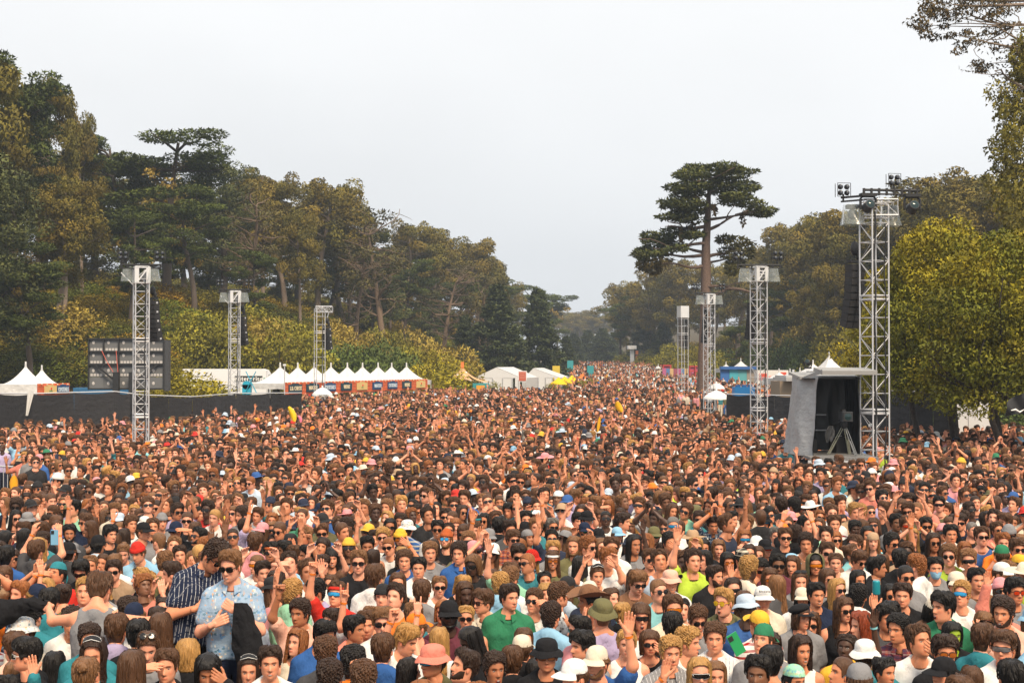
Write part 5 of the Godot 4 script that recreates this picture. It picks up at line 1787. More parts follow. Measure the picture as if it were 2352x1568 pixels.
func build_camera_shelter() -> void:
	var d := 35.5
	var px := d / F
	var p := at(1915, 1045, d)
	var o := thing("camera_shelter", "open-fronted camera shelter with grey curtain sides on a raised deck", "shelter", Vector3(p.x, 0, p.z), -0.04)
	var y0 := p.y
	var deep := 1.85
	var w := 150 * px
	var xl := (1848 - 1915) * px
	var xr := (1978 - 1915) * px
	# deck and legs
	var deck := mat("deck_plate", Color(0.3, 0.3, 0.3), 0.7)
	for k in 3:
		var mb := MB.new()
		mb.box_at(Vector3(lerpf(xl, xr + 0.25, (k + 0.5) / 3.0), y0 - 0.03, -deep / 2 + 0.45), Vector3((xr + 0.25 - xl) / 3.0 - 0.006, 0.06, deep + 0.9))
		put("deck_plank", mb.mesh(grain(deck, 1.0, 0.4, 0.05, 3)), o)
	for s in [xl + 0.05, 0.1, xr + 0.2]:
		for z in [0.85, -deep + 0.1]:
			var mb := MB.new()
			mb.rod(Vector3(s, 0, z), Vector3(s, y0 - 0.06, z), 0.03, 6)
			put("leg", mb.mesh(metal()), o)
	var mb := MB.new()
	mb.box_at(Vector3((xl + xr) / 2 + 0.1, y0 - 0.12, 0.88), Vector3(xr - xl + 0.3, 0.1, 0.04))
	for k in 4:
		var x := lerpf(xl, xr + 0.2, k / 4.0)
		mb.rod(Vector3(x, y0 - 0.15, 0.86), Vector3(x + 0.35, y0 - 0.75, 0.86), 0.018, 5)
		mb.rod(Vector3(x + 0.35, y0 - 0.15, 0.86), Vector3(x, y0 - 0.75, 0.86), 0.018, 5)
	put("deck_truss", mb.mesh(metal()), o)
	mb = MB.new()
	mb.box_at(Vector3((xl + xr) / 2, y0 / 2 - 0.1, -0.4), Vector3(xr - xl - 0.1, y0 - 0.2, 1.6))
	put("skirt", mb.mesh(mat("black_cloth_0", Color(0.02, 0.02, 0.022), 0.8)), o)
	# roof slab, tipped up in front
	var top := at(1915, 852, d).y
	mb = MB.new()
	var rb := Basis(Vector3.RIGHT, 0.06) * Basis(Vector3.BACK, 0.0)
	var rx0 := (1880 - 1915) * px
	var rx1 := (2003 - 1915) * px
	mb.box(Transform3D(rb, Vector3((rx0 + rx1) / 2, top, 0.0)), Vector3(rx1 - rx0, 0.1, 1.3))
	mb.box(Transform3D(rb, Vector3((xl + xr) / 2, top - 0.12, -deep / 2 - 0.3)), Vector3(xr - xl + 0.1, 0.06, deep))
	put("roof", mb.mesh(mat("roof_slab", Color(0.30, 0.30, 0.295), 0.6)), o)
	mb = MB.new()
	mb.quad(Vector3(rx0, top - 0.056, 0.62), Vector3(xl - 0.05, top - 0.25, -0.5), Vector3(xl - 0.05, top - 0.2, -0.5), Vector3(rx0, top + 0.05, 0.62))
	put("roof_edge", mb.mesh(mat("roof_slab", Color(0.30, 0.30, 0.295), 0.6)), o)
	# curtains: outer side in folds, black lining inside
	for side in 3:
		mb = MB.new()
		var pts := PackedVector3Array()
		for r in 12:
			for c in 26:
				var t := c / 25.0
				var v := r / 11.0
				var fold := 0.03 * sin(t * 19.0 + 2.0 * sin(v * 2.0)) * (0.3 + v) + 0.06 * noise.get_noise_3d(t * 5.0, v * 2.0, side) + 0.03 * noise.get_noise_3d(t * 11.0, v * 9.0, side + 4)
				var y := lerpf(top - 0.14, y0 + (0.02 if side else -0.02), v)
				if side == 0:    # towards the far left: grey sheet round the corner, flaring out at the foot
					var along_ := t * 1.35
					var q := Vector3(xl - 0.22 * v - 0.0 + fold + 0.34 * smoothstep(0.75, 1.35, along_), y, -deep + along_ * 1.45 + 0.1 * v)
					pts.append(q)
				elif side == 1:  # right
					pts.append(Vector3(xr - 0.03 + fold * 0.7, y, -deep + t * 1.75))
				else:            # back
					pts.append(Vector3(lerpf(xl, xr, t), y, -deep + fold * 0.8))
		mb.sheet(pts, 26, false, Color.WHITE, side == 1)
		put("curtain", mb.mesh(tarp() if side < 2 else mat("black_lining", Color(0.008, 0.008, 0.009), 0.4)), o)
		if side < 2:
			mb = MB.new()
			for k in pts.size():
				pts[k].x += 0.025 if side == 0 else -0.025
				pts[k].z -= 0.03
			mb.sheet(pts, 26, false, Color.WHITE, side == 0)
			put("lining", mb.mesh(mat("black_lining", Color(0.008, 0.008, 0.009), 0.4)), o)
	mb = MB.new()
	mb.box_at(Vector3((xl + xr) / 2, top - 0.19, -deep / 2), Vector3(xr - xl, 0.03, deep - 0.1))
	put("ceiling_lining", mb.mesh(mat("black_lining", Color(0.008, 0.008, 0.009), 0.4)), o)
	for y in [0.55, 0.95]:
		mb = MB.new()
		mb.rod(Vector3(xl + 0.1, y0 + y, -deep + 0.3), Vector3(0.1, y0 + y, -deep + 0.3), 0.02, 6)
		put("back_rail", mb.mesh(metal()), o)
	# the lamp on its roof
	moving_lamp(Vector3(p.x + (1878 - 1915) * px, at(1878, 852, d + 1.0).y + 0.06, p.z - 1.1), 0.2, "small moving lamp standing on the camera shelter's roof", true, -0.4)
	# broadcast camera on its tripod
	var tp := Vector3(p.x + (1938 - 1915) * px, y0, p.z + 0.1)
	var cy := at(1938, 952, d).y - y0
	var t := thing("camera_tripod", "tall splayed tripod under the camera in the shelter", "tripod", tp)
	for k in 3:
		var an: float = [-2.2, 0.5, 2.6][k]
		mb = MB.new()
		var foot := Vector3(sin(an) * 0.42, 0.02, cos(an) * 0.42)
		for s in [-1.0, 1.0]:
			mb.rod(Vector3(sin(an) * 0.05 + s * 0.025, cy - 0.32, cos(an) * 0.05), foot + Vector3(s * 0.03, 0, 0), 0.012, 6)
		mb.rod(foot, foot.lerp(Vector3(0, cy - 0.3, 0), 0.5), 0.014, 6)
		put("leg", mb.mesh(mat("tripod_%d" % (k % 2), [Color(0.35, 0.36, 0.28), Color(0.13, 0.14, 0.15)][k % 2], 0.5, 0.3)), t)
	mb = MB.new()
	mb.lathe([Vector2(0.001, cy - 0.13), Vector2(0.07, cy - 0.14), Vector2(0.09, cy - 0.24), Vector2(0.06, cy - 0.34), Vector2(0.001, cy - 0.35)], 14, Transform3D())
	put("pan_head", mb.mesh(black_paint()), t)
	t = thing("broadcast_camera", "broadcast camera with a square lens hood on the tripod in the shelter", "camera", tp + Vector3(0, cy - 0.04, 0), 0.12)
	t.scale = Vector3.ONE * 0.68
	mb = MB.new()
	mb.box_at(Vector3(0, 0, 0.22), Vector3(0.38, 0.36, 0.3))
	mb.box_at(Vector3(0, 0.02, -0.1), Vector3(0.24, 0.28, 0.4))
	put("body", mb.mesh(mat("camera_grey", Color(0.045, 0.05, 0.055), 0.5)), t)
	mb = MB.new()
	mb.box_at(Vector3(0, 0, 0.385), Vector3(0.34, 0.32, 0.03))
	put("lens_hood", mb.mesh(black_paint()), t)
	mb = MB.new()
	mb.lathe([Vector2(0.001, 0.012), Vector2(0.09, 0.008), Vector2(0.13, 0.0)], 20, Transform3D(Basis(Vector3.RIGHT, PI / 2), Vector3(0, 0, 0.402)))
	put("lens", mb.mesh(mat("teal_lens", Color(0.012, 0.03, 0.032), 0.08)), t)
	mb = MB.new()
	mb.box_at(Vector3(0.02, 0.2, -0.15), Vector3(0.14, 0.1, 0.2))
	put("viewfinder", mb.mesh(black_paint()), t)
	for s in [-1.0, 1.0]:
		mb = MB.new()
		mb.rod(Vector3(s * 0.12, -0.2, -0.1), Vector3(s * 0.28, -0.3, -0.5), 0.014, 6)
		put("pan_bar", mb.mesh(black_paint()), t)
	# clutter on the deck
	for q in [[1858, 0.34, 0.22, -0.7], [1880, 0.26, 0.34, -1.0], [1948, 0.36, 0.4, -0.9]]:
		var b := thing("equipment_case", "black equipment case on the shelter's deck, " + ("beside the curtain" if q[0] < 1870 else ("behind the tripod's leg" if q[0] < 1900 else "behind the tripod")), "case", Vector3(p.x + (q[0] - 1915) * px, y0, p.z + q[3]), 0.3, "cases on the deck")
		mb = MB.new()
		mb.box_at(Vector3(0, q[2] / 2, 0), Vector3(q[1], q[2], 0.3))
		put("case_body", mb.mesh(mat("case_black", Color(0.018, 0.018, 0.02), 0.4)), b)
		mb = MB.new()
		mb.rod(Vector3(-0.06, q[2] + 0.03, 0.02), Vector3(0.06, q[2] + 0.03, 0.02), 0.012, 6)
		put("handle", mb.mesh(metal()), b)
	mb = MB.new()
	var pts := PackedVector3Array()
	for r in 10:
		for c in 9:
			var t1 := c / 8.0
			var t2 := r / 9.0
			pts.append(Vector3((t1 - 0.5) * (0.16 + 0.2 * sin(PI * t2)) - 0.1 * t2, 0.22 - 0.55 * t2 - 0.06 * sin(t1 * 7.0) * t2, 0.05 * sin(t1 * 11.0 + t2 * 3.0) + 0.05 * noise.get_noise_2d(t1 * 5.0, t2 * 5.0)))
	mb.sheet(pts, 9, false, Color.WHITE, true)
	var cv := put("rain_cover", mb.mesh(mat("grey_nylon", Color(0.03, 0.032, 0.035), 0.6)), null)
	cv.scale = Vector3.ONE * 0.7
	cv.position = tp + Vector3(-0.36, cy - 0.42, 0.15)
	tag(cv, "grey rain cover hanging beside the camera's tripod", "cover")


func inflatable(called: String, label: String, a: Vector3, b: Vector3, r: float, c: Color, bend := 0.0) -> void:
	var mb := MB.new()
	var pts := PackedVector3Array()
	var rad := PackedFloat32Array()
	for k in 12:
		var t := k / 11.0
		pts.append(a.lerp(b, t) + Vector3(bend * sin(PI * t), 0, 0))
		rad.append(r * sqrt(maxf(0.03, sin(PI * clampf(0.04 + 0.92 * t, 0, 1)))))
	mb.tube(pts, rad, 12)
	var o := put(called, mb.mesh(mat("vinyl_%s" % c.to_html(), c, 0.3)), null)
	tag(o, label, "inflatable", "toys held up over the crowd")


func build_held_things() -> void:
	var yellow := Color(0.78, 0.52, 0.01)
	inflatable("inflatable_banana", "yellow inflatable banana held up over the crowd near the black fence", at(676, 968, 50), at(662, 934, 50), 0.11, yellow, 0.05)
	inflatable("inflatable_fish", "orange-yellow inflatable held high over the middle of the crowd", at(1429, 946, 54), at(1417, 922, 54), 0.13, Color(0.8, 0.42, 0.01), -0.03)
	inflatable("inflatable_tube", "long yellow inflatable tube held upright over the crowd", at(1373, 992, 42), at(1378, 957, 42), 0.05, Color(0.78, 0.4, 0.01))
	inflatable("inflatable_flamingo", "pink inflatable held up beside the yellow banana", at(690, 970, 50), at(684, 954, 50), 0.06, Color(0.75, 0.2, 0.3), 0.04)
	inflatable("inflatable_torch", "orange inflatable torch raised at the picture's edge", at(30, 1128, 26), at(31, 1092, 26), 0.075, Color(0.8, 0.38, 0.02))
	var o := thing("phone", "green phone held up by the person in the green backward cap's row", "phone", at(1700.0, 1478, 9.4), 0.2)
	o.position = at((1700 + 385 * 0.36565) / 1.0884, (1280 + 900 * 0.36565) / 1.0884, 9.75)
	o.rotation.z = 0.5
	var mb := MB.new()
	mb.box_at(Vector3.ZERO, Vector3(0.078, 0.155, 0.01))
	put("case", mb.mesh(mat("phone_green", Color(0.02, 0.3, 0.1), 0.4)), o)
	mb = MB.new()
	mb.box_at(Vector3(-0.018, 0.05, 0.007), Vector3(0.032, 0.034, 0.005))
	put("camera_lens", mb.mesh(black_paint()), o)
	o = thing("phone", "pale blue phone held up near the curly heads at the picture's edge", "phone", at(370 * 0.36565 / 1.0884, (1280 + 172 * 0.36565) / 1.0884, 14.2), -0.1)
	mb = MB.new()
	mb.box_at(Vector3.ZERO, Vector3(0.075, 0.15, 0.01))
	put("case", mb.mesh(mat("phone_blue", Color(0.2, 0.42, 0.6), 0.3)), o)
	mb = MB.new()
	mb.box_at(Vector3(-0.018, 0.05, 0.007), Vector3(0.03, 0.034, 0.005))
	put("camera_lens", mb.mesh(black_paint()), o)
	o = thing("drink_can", "turquoise drink can held up behind the tall black-haired person", "can", at((1700 + 1345 * 0.36565) / 1.0884, (1280 + 515 * 0.36565) / 1.0884, 12.2))
	mb = MB.new()
	mb.lathe([Vector2(0.001, 0.06), Vector2(0.026, 0.06), Vector2(0.033, 0.05), Vector2(0.033, -0.05), Vector2(0.026, -0.06), Vector2(0.001, -0.06)], 16, Transform3D())
	put("can_body", mb.mesh(mat("can_teal", Color(0.02, 0.3, 0.36), 0.3, 0.4)), o)
	mb = MB.new()
	mb.rod(Vector3(0, 0.061, 0), Vector3(0, 0.066, 0), 0.026, 14)
	put("can_lid", mb.mesh(metal()), o)


# ---------------------------------------------------------------- bodies
func nets(bones: Array, cell: float, k: float, post = null) -> MB:
	# surface nets over tapered capsules joined by a smooth minimum; bone: [a, b, ra, rb]
	var lo := Vector3(9, 9, 9)
	var hi := -lo
	for b in bones:
		var r: float = maxf(b[2], b[3]) + k + cell * 2.0
		for q in 2:
			lo = lo.min(b[q] - Vector3.ONE * r)
			hi = hi.max(b[q] + Vector3.ONE * r)
	var nx := int((hi.x - lo.x) / cell) + 2
	var ny := int((hi.y - lo.y) / cell) + 2
	var nz := int((hi.z - lo.z) / cell) + 2
	var f := PackedFloat32Array()
	f.resize(nx * ny * nz)
	f.fill(1.0)
	for b in bones:
		var a: Vector3 = b[0]
		var ba: Vector3 = b[1] - b[0]
		var ra: float = b[2]
		var rd: float = b[3] - b[2]
		var il := 1.0 / maxf(ba.length_squared(), 1e-9)
		var r: float = maxf(b[2], b[3]) + k + cell * 1.6
		var pl: Vector3 = (a.min(b[1]) - Vector3.ONE * r - lo) / cell
		var ph: Vector3 = (a.max(b[1]) + Vector3.ONE * r - lo) / cell
		for z in range(maxi(int(pl.z), 0), mini(int(ph.z) + 1, nz)):
			for y in range(maxi(int(pl.y), 0), mini(int(ph.y) + 1, ny)):
				var row := (z * ny + y) * nx
				var p := Vector3(0, lo.y + y * cell, lo.z + z * cell) - a
				for x in range(maxi(int(pl.x), 0), mini(int(ph.x) + 1, nx)):
					p.x = lo.x + x * cell - a.x
					var h := clampf(p.dot(ba) * il, 0.0, 1.0)
					var d := (p - ba * h).length() - ra - rd * h
					var e := f[row + x]
					var m := maxf(k - absf(d - e), 0.0)
					f[row + x] = minf(d, e) - m * m * 0.25 / k
	if post != null:
		for z in nz:
			for y in ny:
				var row := (z * ny + y) * nx
				for x in nx:
					if f[row + x] < 0.06:
						f[row + x] = post.call(lo + Vector3(x, y, z) * cell, f[row + x])
	var mb := MB.new()
	var of := PackedInt32Array()
	of.resize(nx * ny * nz)
	of.fill(-1)
	var step := [1, nx, nx * ny]
	for z in nz - 1:
		for y in ny - 1:
			for x in nx - 1:
				var o := (z * ny + y) * nx + x
				if absf(f[o]) > cell * 2.0:
					continue
				var sum := Vector3.ZERO
				var n := 0
				for c in 8:
					var cx := c & 1
					var cy := (c >> 1) & 1
					var cz := c >> 2
					var p := o + cx + cy * nx + cz * nx * ny
					for ax in 3:
						if (c >> ax) & 1:
							continue
						var q: int = p + step[ax]
						if (f[p] < 0.0) != (f[q] < 0.0):
							var t := f[p] / (f[p] - f[q])
							sum += Vector3(cx + (t if ax == 0 else 0.0), cy + (t if ax == 1 else 0.0), cz + (t if ax == 2 else 0.0))
							n += 1
				if n:
					of[o] = mb.vert(lo + (Vector3(x, y, z) + sum / n) * cell, Vector3.ZERO)
	for z in range(1, nz - 1):
		for y in range(1, ny - 1):
			for x in range(1, nx - 1):
				var o := (z * ny + y) * nx + x
				if of[o] < 0:
					continue
				for ax in 3:
					var q: int = o + step[ax]
					if (f[o] < 0.0) == (f[q] < 0.0):
						continue
					var u: int = step[(ax + 1) % 3]
					var w: int = step[(ax + 2) % 3]
					var a := of[o]; var b := of[o - u]; var c := of[o - u - w]; var d := of[o - w]
					if a < 0 or b < 0 or c < 0 or d < 0:
						continue
					if f[o] < 0.0:
						mb.face(a, b, c); mb.face(a, c, d)
					else:
						mb.face(a, c, b); mb.face(a, d, c)
	mb.smooth(0, 0)
	return mb


var hand_kit := {}


func hand(pose: String, cell := 0.0046) -> MB:
	# right hand: wrist at the origin, fingers +y, palm +z, thumb +x
	var key := "%s%s" % [pose, cell]
	if hand_kit.has(key):
		return hand_kit[key]
	var curls: Array = {
		"open": [0.12, 0.05, 0.08, 0.15], "relaxed": [0.4, 0.5, 0.6, 0.7], "fist": [1.45, 1.5, 1.5, 1.5], "point": [0.05, 1.45, 1.5, 1.5], "horns": [0.08, 1.45, 1.5, 0.1],
		"peace": [0.08, 0.1, 1.5, 1.5], "grip": [0.8, 0.9, 1.0, 1.05], "cup": [0.35, 0.38, 0.4, 0.45]}[pose]
	var bones := []
	var xs := [0.031, 0.0105, -0.0105, -0.030]
	var ls := [0.073, 0.081, 0.075, 0.058]
	bones.append([Vector3(0, -0.03, 0), Vector3(0, 0.012, 0), 0.026, 0.024])
	for q in 4:
		bones.append([Vector3(xs[q] * 0.6, 0.008, 0), Vector3(xs[q], 0.088, -0.002), 0.017, 0.0115])
		var p := Vector3(xs[q], 0.088, 0)
		var side: float = xs[q] * (2.6 if pose == "open" else 1.2)
		var ang := 0.0
		for s in 3:
			ang += curls[q] * [0.9, 1.1, 0.7][s]
			var l: float = ls[q] * [0.5, 0.3, 0.22][s]
			var dir := Vector3(sin(side) * cos(ang), cos(ang), sin(ang)).normalized()
			bones.append([p, p + dir * l, 0.0094 - 0.0008 * s, 0.0088 - 0.0008 * s])
			p += dir * l
	var tk := 1.0 if pose in ["fist", "point", "horns", "peace"] else 0.0
	bones.append([Vector3(0.012, 0.015, 0.006), Vector3(0.042, 0.05, 0.014).lerp(Vector3(0.034, 0.05, 0.026), tk), 0.017, 0.013])
	bones.append([Vector3(0.042, 0.05, 0.014).lerp(Vector3(0.034, 0.05, 0.026), tk), Vector3(0.064, 0.078, 0.02).lerp(Vector3(0.018, 0.068, 0.04), tk), 0.0115, 0.0105])
	bones.append([Vector3(0.064, 0.078, 0.02).lerp(Vector3(0.018, 0.068, 0.04), tk), Vector3(0.074, 0.1, 0.022).lerp(Vector3(0.0, 0.072, 0.044), tk), 0.0105, 0.0085])
	hand_kit[key] = nets(bones, cell, 0.005)
	return hand_kit[key]


func arm(s: float, how: String) -> Array:
	# [elbow, wrist, hand pose, finger direction, palm direction] for the side s
	var m := Vector3(s, 1, 1)
	match how:
		"up": return [Vector3(0.26, 1.66, 0.1) * m, Vector3(0.22, 1.91, 0.14) * m, "open", Vector3(0.1, 1, 0.1) * m, Vector3(0, -0.1, 1)]
		"uprelaxed": return [Vector3(0.29, 1.62, 0.14) * m, Vector3(0.2, 1.85, 0.2) * m, "relaxed", Vector3(-0.2, 1, 0.1) * m, Vector3(-0.4, -0.2, 1) * m]
		"point": return [Vector3(0.25, 1.67, 0.1) * m, Vector3(0.2, 1.92, 0.14) * m, "point", Vector3(-0.05, 1, 0.1) * m, Vector3(-0.3, 0, 1) * m]
		"horns": return [Vector3(0.25, 1.67, 0.1) * m, Vector3(0.22, 1.92, 0.12) * m, "horns", Vector3(0, 1, 0.05), Vector3(0, 0, 1)]
		"peace": return [Vector3(0.25, 1.67, 0.1) * m, Vector3(0.22, 1.92, 0.12) * m, "peace", Vector3(0, 1, 0.05), Vector3(0, 0, 1)]
		"fist": return [Vector3(0.27, 1.64, 0.12) * m, Vector3(0.2, 1.87, 0.18) * m, "fist", Vector3(-0.1, 1, 0.1) * m, Vector3(-0.5, 0, 0.8) * m]
		"wave": return [Vector3(0.4, 1.3, 0.14) * m, Vector3(0.4, 1.56, 0.22) * m, "open", Vector3(0.15, 1, 0) * m, Vector3(-0.1, 0, 1) * m]
		"palm": return [Vector3(0.3, 1.3, 0.2) * m, Vector3(0.14, 1.52, 0.3) * m, "open", Vector3(-0.15, 1, 0.1) * m, Vector3(-0.2, 0, 1) * m]
		"mouth": return [Vector3(0.25, 1.24, 0.16) * m, Vector3(0.12, 1.47, 0.2) * m, "cup", Vector3(-0.25, 1, 0.05) * m, Vector3(-0.8, 0, -0.5) * m]
		"brow": return [Vector3(0.33, 1.46, 0.17) * m, Vector3(0.17, 1.68, 0.17) * m, "open", Vector3(-1, 0.12, -0.05) * m, Vector3(-0.1, -0.8, -0.4) * m]
		"face": return [Vector3(0.29, 1.36, 0.24) * m, Vector3(0.13, 1.6, 0.22) * m, "relaxed", Vector3(-0.8, 0.6, 0) * m, Vector3(-0.2, 0, -1) * m]
		"clap": return [Vector3(0.27, 1.32, 0.2) * m, Vector3(0.045, 1.5, 0.32) * m, "open", Vector3(-0.05, 1, 0.2) * m, Vector3(-1, 0, 0) * m]
		"claphigh": return [Vector3(0.27, 1.64, 0.16) * m, Vector3(0.05, 1.83, 0.2) * m, "relaxed", Vector3(-0.1, 1, 0.1) * m, Vector3(-1, 0, 0.2) * m]
		"phone": return [Vector3(0.27, 1.4, 0.2) * m, Vector3(0.16, 1.62, 0.32) * m, "grip", Vector3(-0.1, 1, 0.1) * m, Vector3(-0.3, 0, -1) * m]
		"out": return [Vector3(0.42, 1.36, 0.12) * m, Vector3(0.54, 1.42, 0.33) * m, "fist", Vector3(0.5, 0.1, 0.8) * m, Vector3(0, -0.3, 1)]
		"chest": return [Vector3(0.25, 1.12, 0.06) * m, Vector3(0.1, 1.22, 0.24) * m, "grip", Vector3(-0.9, 0.45, 0.1) * m, Vector3(-0.2, 0, -1) * m]
		"chesthigh": return [Vector3(0.25, 1.14, 0.1) * m, Vector3(0.06, 1.33, 0.22) * m, "fist", Vector3(-0.8, 0.6, 0.1) * m, Vector3(-0.2, 0, -1) * m]
	return [Vector3(0.235, 1.12, -0.03) * m, Vector3(0.245, 0.88, 0.05) * m, "relaxed", Vector3(0, -1, 0.15), Vector3(-1, 0, 0) * m]


# which arms each gesture uses: [right arm, left arm]
const GESTURE := {"down": ["down", "down"], "upr": ["up", "down"], "upl": ["down", "up"], "both": ["uprelaxed", "uprelaxed"], "point": ["down", "point"], "pointr": ["point", "down"], "horns": ["down", "horns"], "hornsr": ["horns", "down"],
	"peace": ["peace", "down"], "fist": ["fist", "down"], "fistl": ["down", "fist"], "wave": ["wave", "down"], "palm": ["down", "palm"], "palmr": ["palm", "down"], "mouth": ["mouth", "mouth"], "brow": ["brow", "down"], "browl": ["down", "brow"], "face": ["down", "face"], "clap": ["clap", "clap"],
	"claphigh": ["claphigh", "claphigh"], "phone": ["phone", "down"], "phonel": ["down", "phone"], "out": ["out", "out"], "jacket": ["chest", "chesthigh"], "hip": ["chest", "down"]}
const GESTURE_WORDS := {"down": "", "upr": "one arm straight up", "upl": "one arm straight up", "both": "both arms raised", "point": "pointing to the sky", "pointr": "pointing to the sky", "horns": "making horns overhead", "hornsr": "making horns overhead", "peace": "holding up two fingers",
	"fist": "a fist in the air", "fistl": "a fist in the air", "wave": "waving", "palm": "a palm held out", "palmr": "a palm held out", "mouth": "hands cupped at mouth", "brow": "a hand shading eyes", "browl": "a hand shading eyes", "face": "a hand at face", "clap": "clapping", "claphigh": "clapping overhead", "phone": "a hand lifted", "phonel": "a hand lifted"}


func shoulder(s: float, e: Vector3) -> Vector3:
	return Vector3(s * 0.176, 1.395 + 0.05 * smoothstep(1.3, 1.65, e.y), -0.012)


func torso_bones(grow: float, woman := false) -> Array:
	var b := []
	for s in [-1.0, 1.0]:
		b.append([Vector3(s * 0.08, 0.93, 0), Vector3(s * (0.075 if woman else 0.095), 1.3, -0.005), 0.105 + grow, (0.095 if woman else 0.108) + grow])
		b.append([Vector3(s * 0.09, 1.36, -0.012), Vector3(s * 0.164, 1.40, -0.015), 0.076 + grow, 0.056 + grow])
		b.append([Vector3(s * 0.025, 1.5, -0.03), Vector3(s * 0.15, 1.425, -0.02), 0.045 + grow, 0.04 + grow])
		if woman:
			b.append([Vector3(s * 0.07, 1.26, 0.07), Vector3(s * 0.06, 1.3, 0.05), 0.062 + grow, 0.05 + grow])
	return b


var body_kit := {}


func bare_body(gesture: String, woman: bool, cell := 0.018) -> MB:
	var key := "%s%s%s" % [gesture, woman, cell]
	if body_kit.has(key):
		return body_kit[key]
	var bones := torso_bones(0.0, woman)
	bones.append([Vector3(0, 1.42, -0.02), Vector3(0, 1.56, -0.006), 0.062, 0.05])
	for q in 2:
		var s: float = [-1.0, 1.0][q]
		var a := arm(s, GESTURE[gesture][q])
		var slim := 0.87 if woman else 1.0
		bones.append([shoulder(s, a[0]), a[0], 0.054 * slim, 0.041 * slim])
		bones.append([a[0], a[1], 0.043 * slim, 0.028 * slim])
	var mb := nets(bones, cell, 0.035)
	for q in 2:
		var s: float = [-1.0, 1.0][q]
		var a := arm(s, GESTURE[gesture][q])
		var y: Vector3 = a[3].normalized()
		var x: Vector3 = y.cross(a[4]).normalized()
		var t := Transform3D(Basis(x, y, x.cross(y)) * Basis.from_scale(Vector3.ONE * (0.94 if woman else 1.04)), a[1])
		mb.append(hand(a[2], 0.0046 if a[1].y > 1.1 else 0.0068), t, Color.WHITE, s > 0.0)
	body_kit[key] = mb
	return mb


func shirt_mesh(gesture: String, cut: String, woman: bool, cell := 0.02) -> ArrayMesh:
	var key := "shirt %s %s %s %s" % [gesture, cut, woman, cell]
	if body_kit.has(key):
		return body_kit[key]
	var bones := torso_bones(0.016 if cut != "tank" else 0.010, woman)
	if cut == "tank":
		bones = bones.filter(func(b): return absf(b[1].x) < 0.11)
	for q in 2:
		var s: float = [-1.0, 1.0][q]
		var a := arm(s, GESTURE[gesture][q])
		var sh := shoulder(s, a[0])
		if cut == "hoodie":
			bones.append([sh, a[0], 0.07, 0.058])
			bones.append([a[0], a[0].lerp(a[1], 0.94), 0.06, 0.044])
		elif cut != "tank":
			bones.append([sh, sh.lerp(a[0], 0.62), 0.070, 0.068])
		else:
			bones.append([Vector3(s * 0.085, 1.33, -0.005), Vector3(s * 0.10, 1.40, -0.015), 0.09, 0.066])
			bones.append([Vector3(s * 0.09, 1.40, -0.015), Vector3(s * 0.105, 1.455, -0.02), 0.06, 0.042])
	if cut == "hoodie":
		for s in [-1.0, 1.0]:
			bones.append([Vector3(0, 1.43, -0.115), Vector3(s * 0.085, 1.475, -0.05), 0.045, 0.04])
	bones.append([Vector3(0, 1.36, -0.022), Vector3(0, 1.445, -0.024), 0.078, 0.076])
	if cut == "hoodie":
		bones.append([Vector3(0, 1.40, -0.09), Vector3(0, 1.465, -0.1), 0.06, 0.05])
	var hole: float = {"tank": 0.105, "hoodie": 0.076}.get(cut, 0.083)
	var seed_ := float(hash(key) % 97)
	var mb := nets(bones, cell, 0.035, func(p: Vector3, f: float) -> float:
		f += -0.005 + 0.009 * noise.get_noise_3d(p.x * 8.0 + seed_, p.y * 5.0, p.z * 8.0) + 0.004 * noise.get_noise_3d(p.x * 30.0, p.y * 22.0 + seed_, p.z * 30.0)
		f = maxf(f, hole - p.distance_to(Vector3(0, 1.53, 0.045)))
		return maxf(f, 0.9 - p.y))
	if cut == "shirt":   # a turned-down collar
		var ring := PackedVector3Array()
		for r in 3:
			for c in 15:
				var an := lerpf(0.35, TAU - 0.35, c / 14.0)
				var o := [0.062, 0.074, 0.1][r] as float
				ring.append(Vector3(sin(an) * o, [1.492, 1.515, 1.462][r] - 0.012 * cos(an) - (0.02 if c in [0, 14] and r == 2 else 0.0), cos(an) * o * 0.95 - 0.004))
		mb.sheet(ring, 15, false, Color.WHITE, true)
	body_kit[key] = mb.mesh()
	return body_kit[key]


func trousers_mesh() -> ArrayMesh:
	if body_kit.has("trousers"):
		return body_kit["trousers"]
	var bones := []
	for s in [-1.0, 1.0]:
		bones.append([Vector3(s * 0.075, 0.93, 0), Vector3(s * 0.095, 0.85, 0), 0.118, 0.1])
		bones.append([Vector3(s * 0.095, 0.85, 0), Vector3(s * 0.1, 0.5, 0.01), 0.092, 0.07])
		bones.append([Vector3(s * 0.1, 0.5, 0.01), Vector3(s * 0.105, 0.1, -0.015), 0.068, 0.058])
		bones.append([Vector3(s * 0.105, 0.05, -0.03), Vector3(s * 0.12, 0.035, 0.13), 0.05, 0.036])
	body_kit["trousers"] = nets(bones, 0.03, 0.03).mesh()
	return body_kit["trousers"]


# ---------------------------------------------------------------- heads
const SECTION := [[0.122, 0.001, 0.001, 0.001], [0.119, 0.028, 0.03, 0.032], [0.110, 0.048, 0.052, 0.056], [0.095, 0.062, 0.068, 0.074], [0.075, 0.071, 0.080, 0.088], [0.05, 0.0755, 0.089, 0.096], [0.02, 0.076, 0.092, 0.098], [-0.01, 0.0745, 0.088, 0.096], [-0.04, 0.071, 0.087, 0.088],
	[-0.065, 0.066, 0.088, 0.076], [-0.085, 0.060, 0.086, 0.064], [-0.10, 0.052, 0.083, 0.056], [-0.112, 0.043, 0.078, 0.052], [-0.119, 0.037, 0.068, 0.052], [-0.124, 0.040, 0.054, 0.053], [-0.135, 0.046, 0.043, 0.055], [-0.15, 0.05, 0.04, 0.058], [-0.2, 0.057, 0.042, 0.064]]


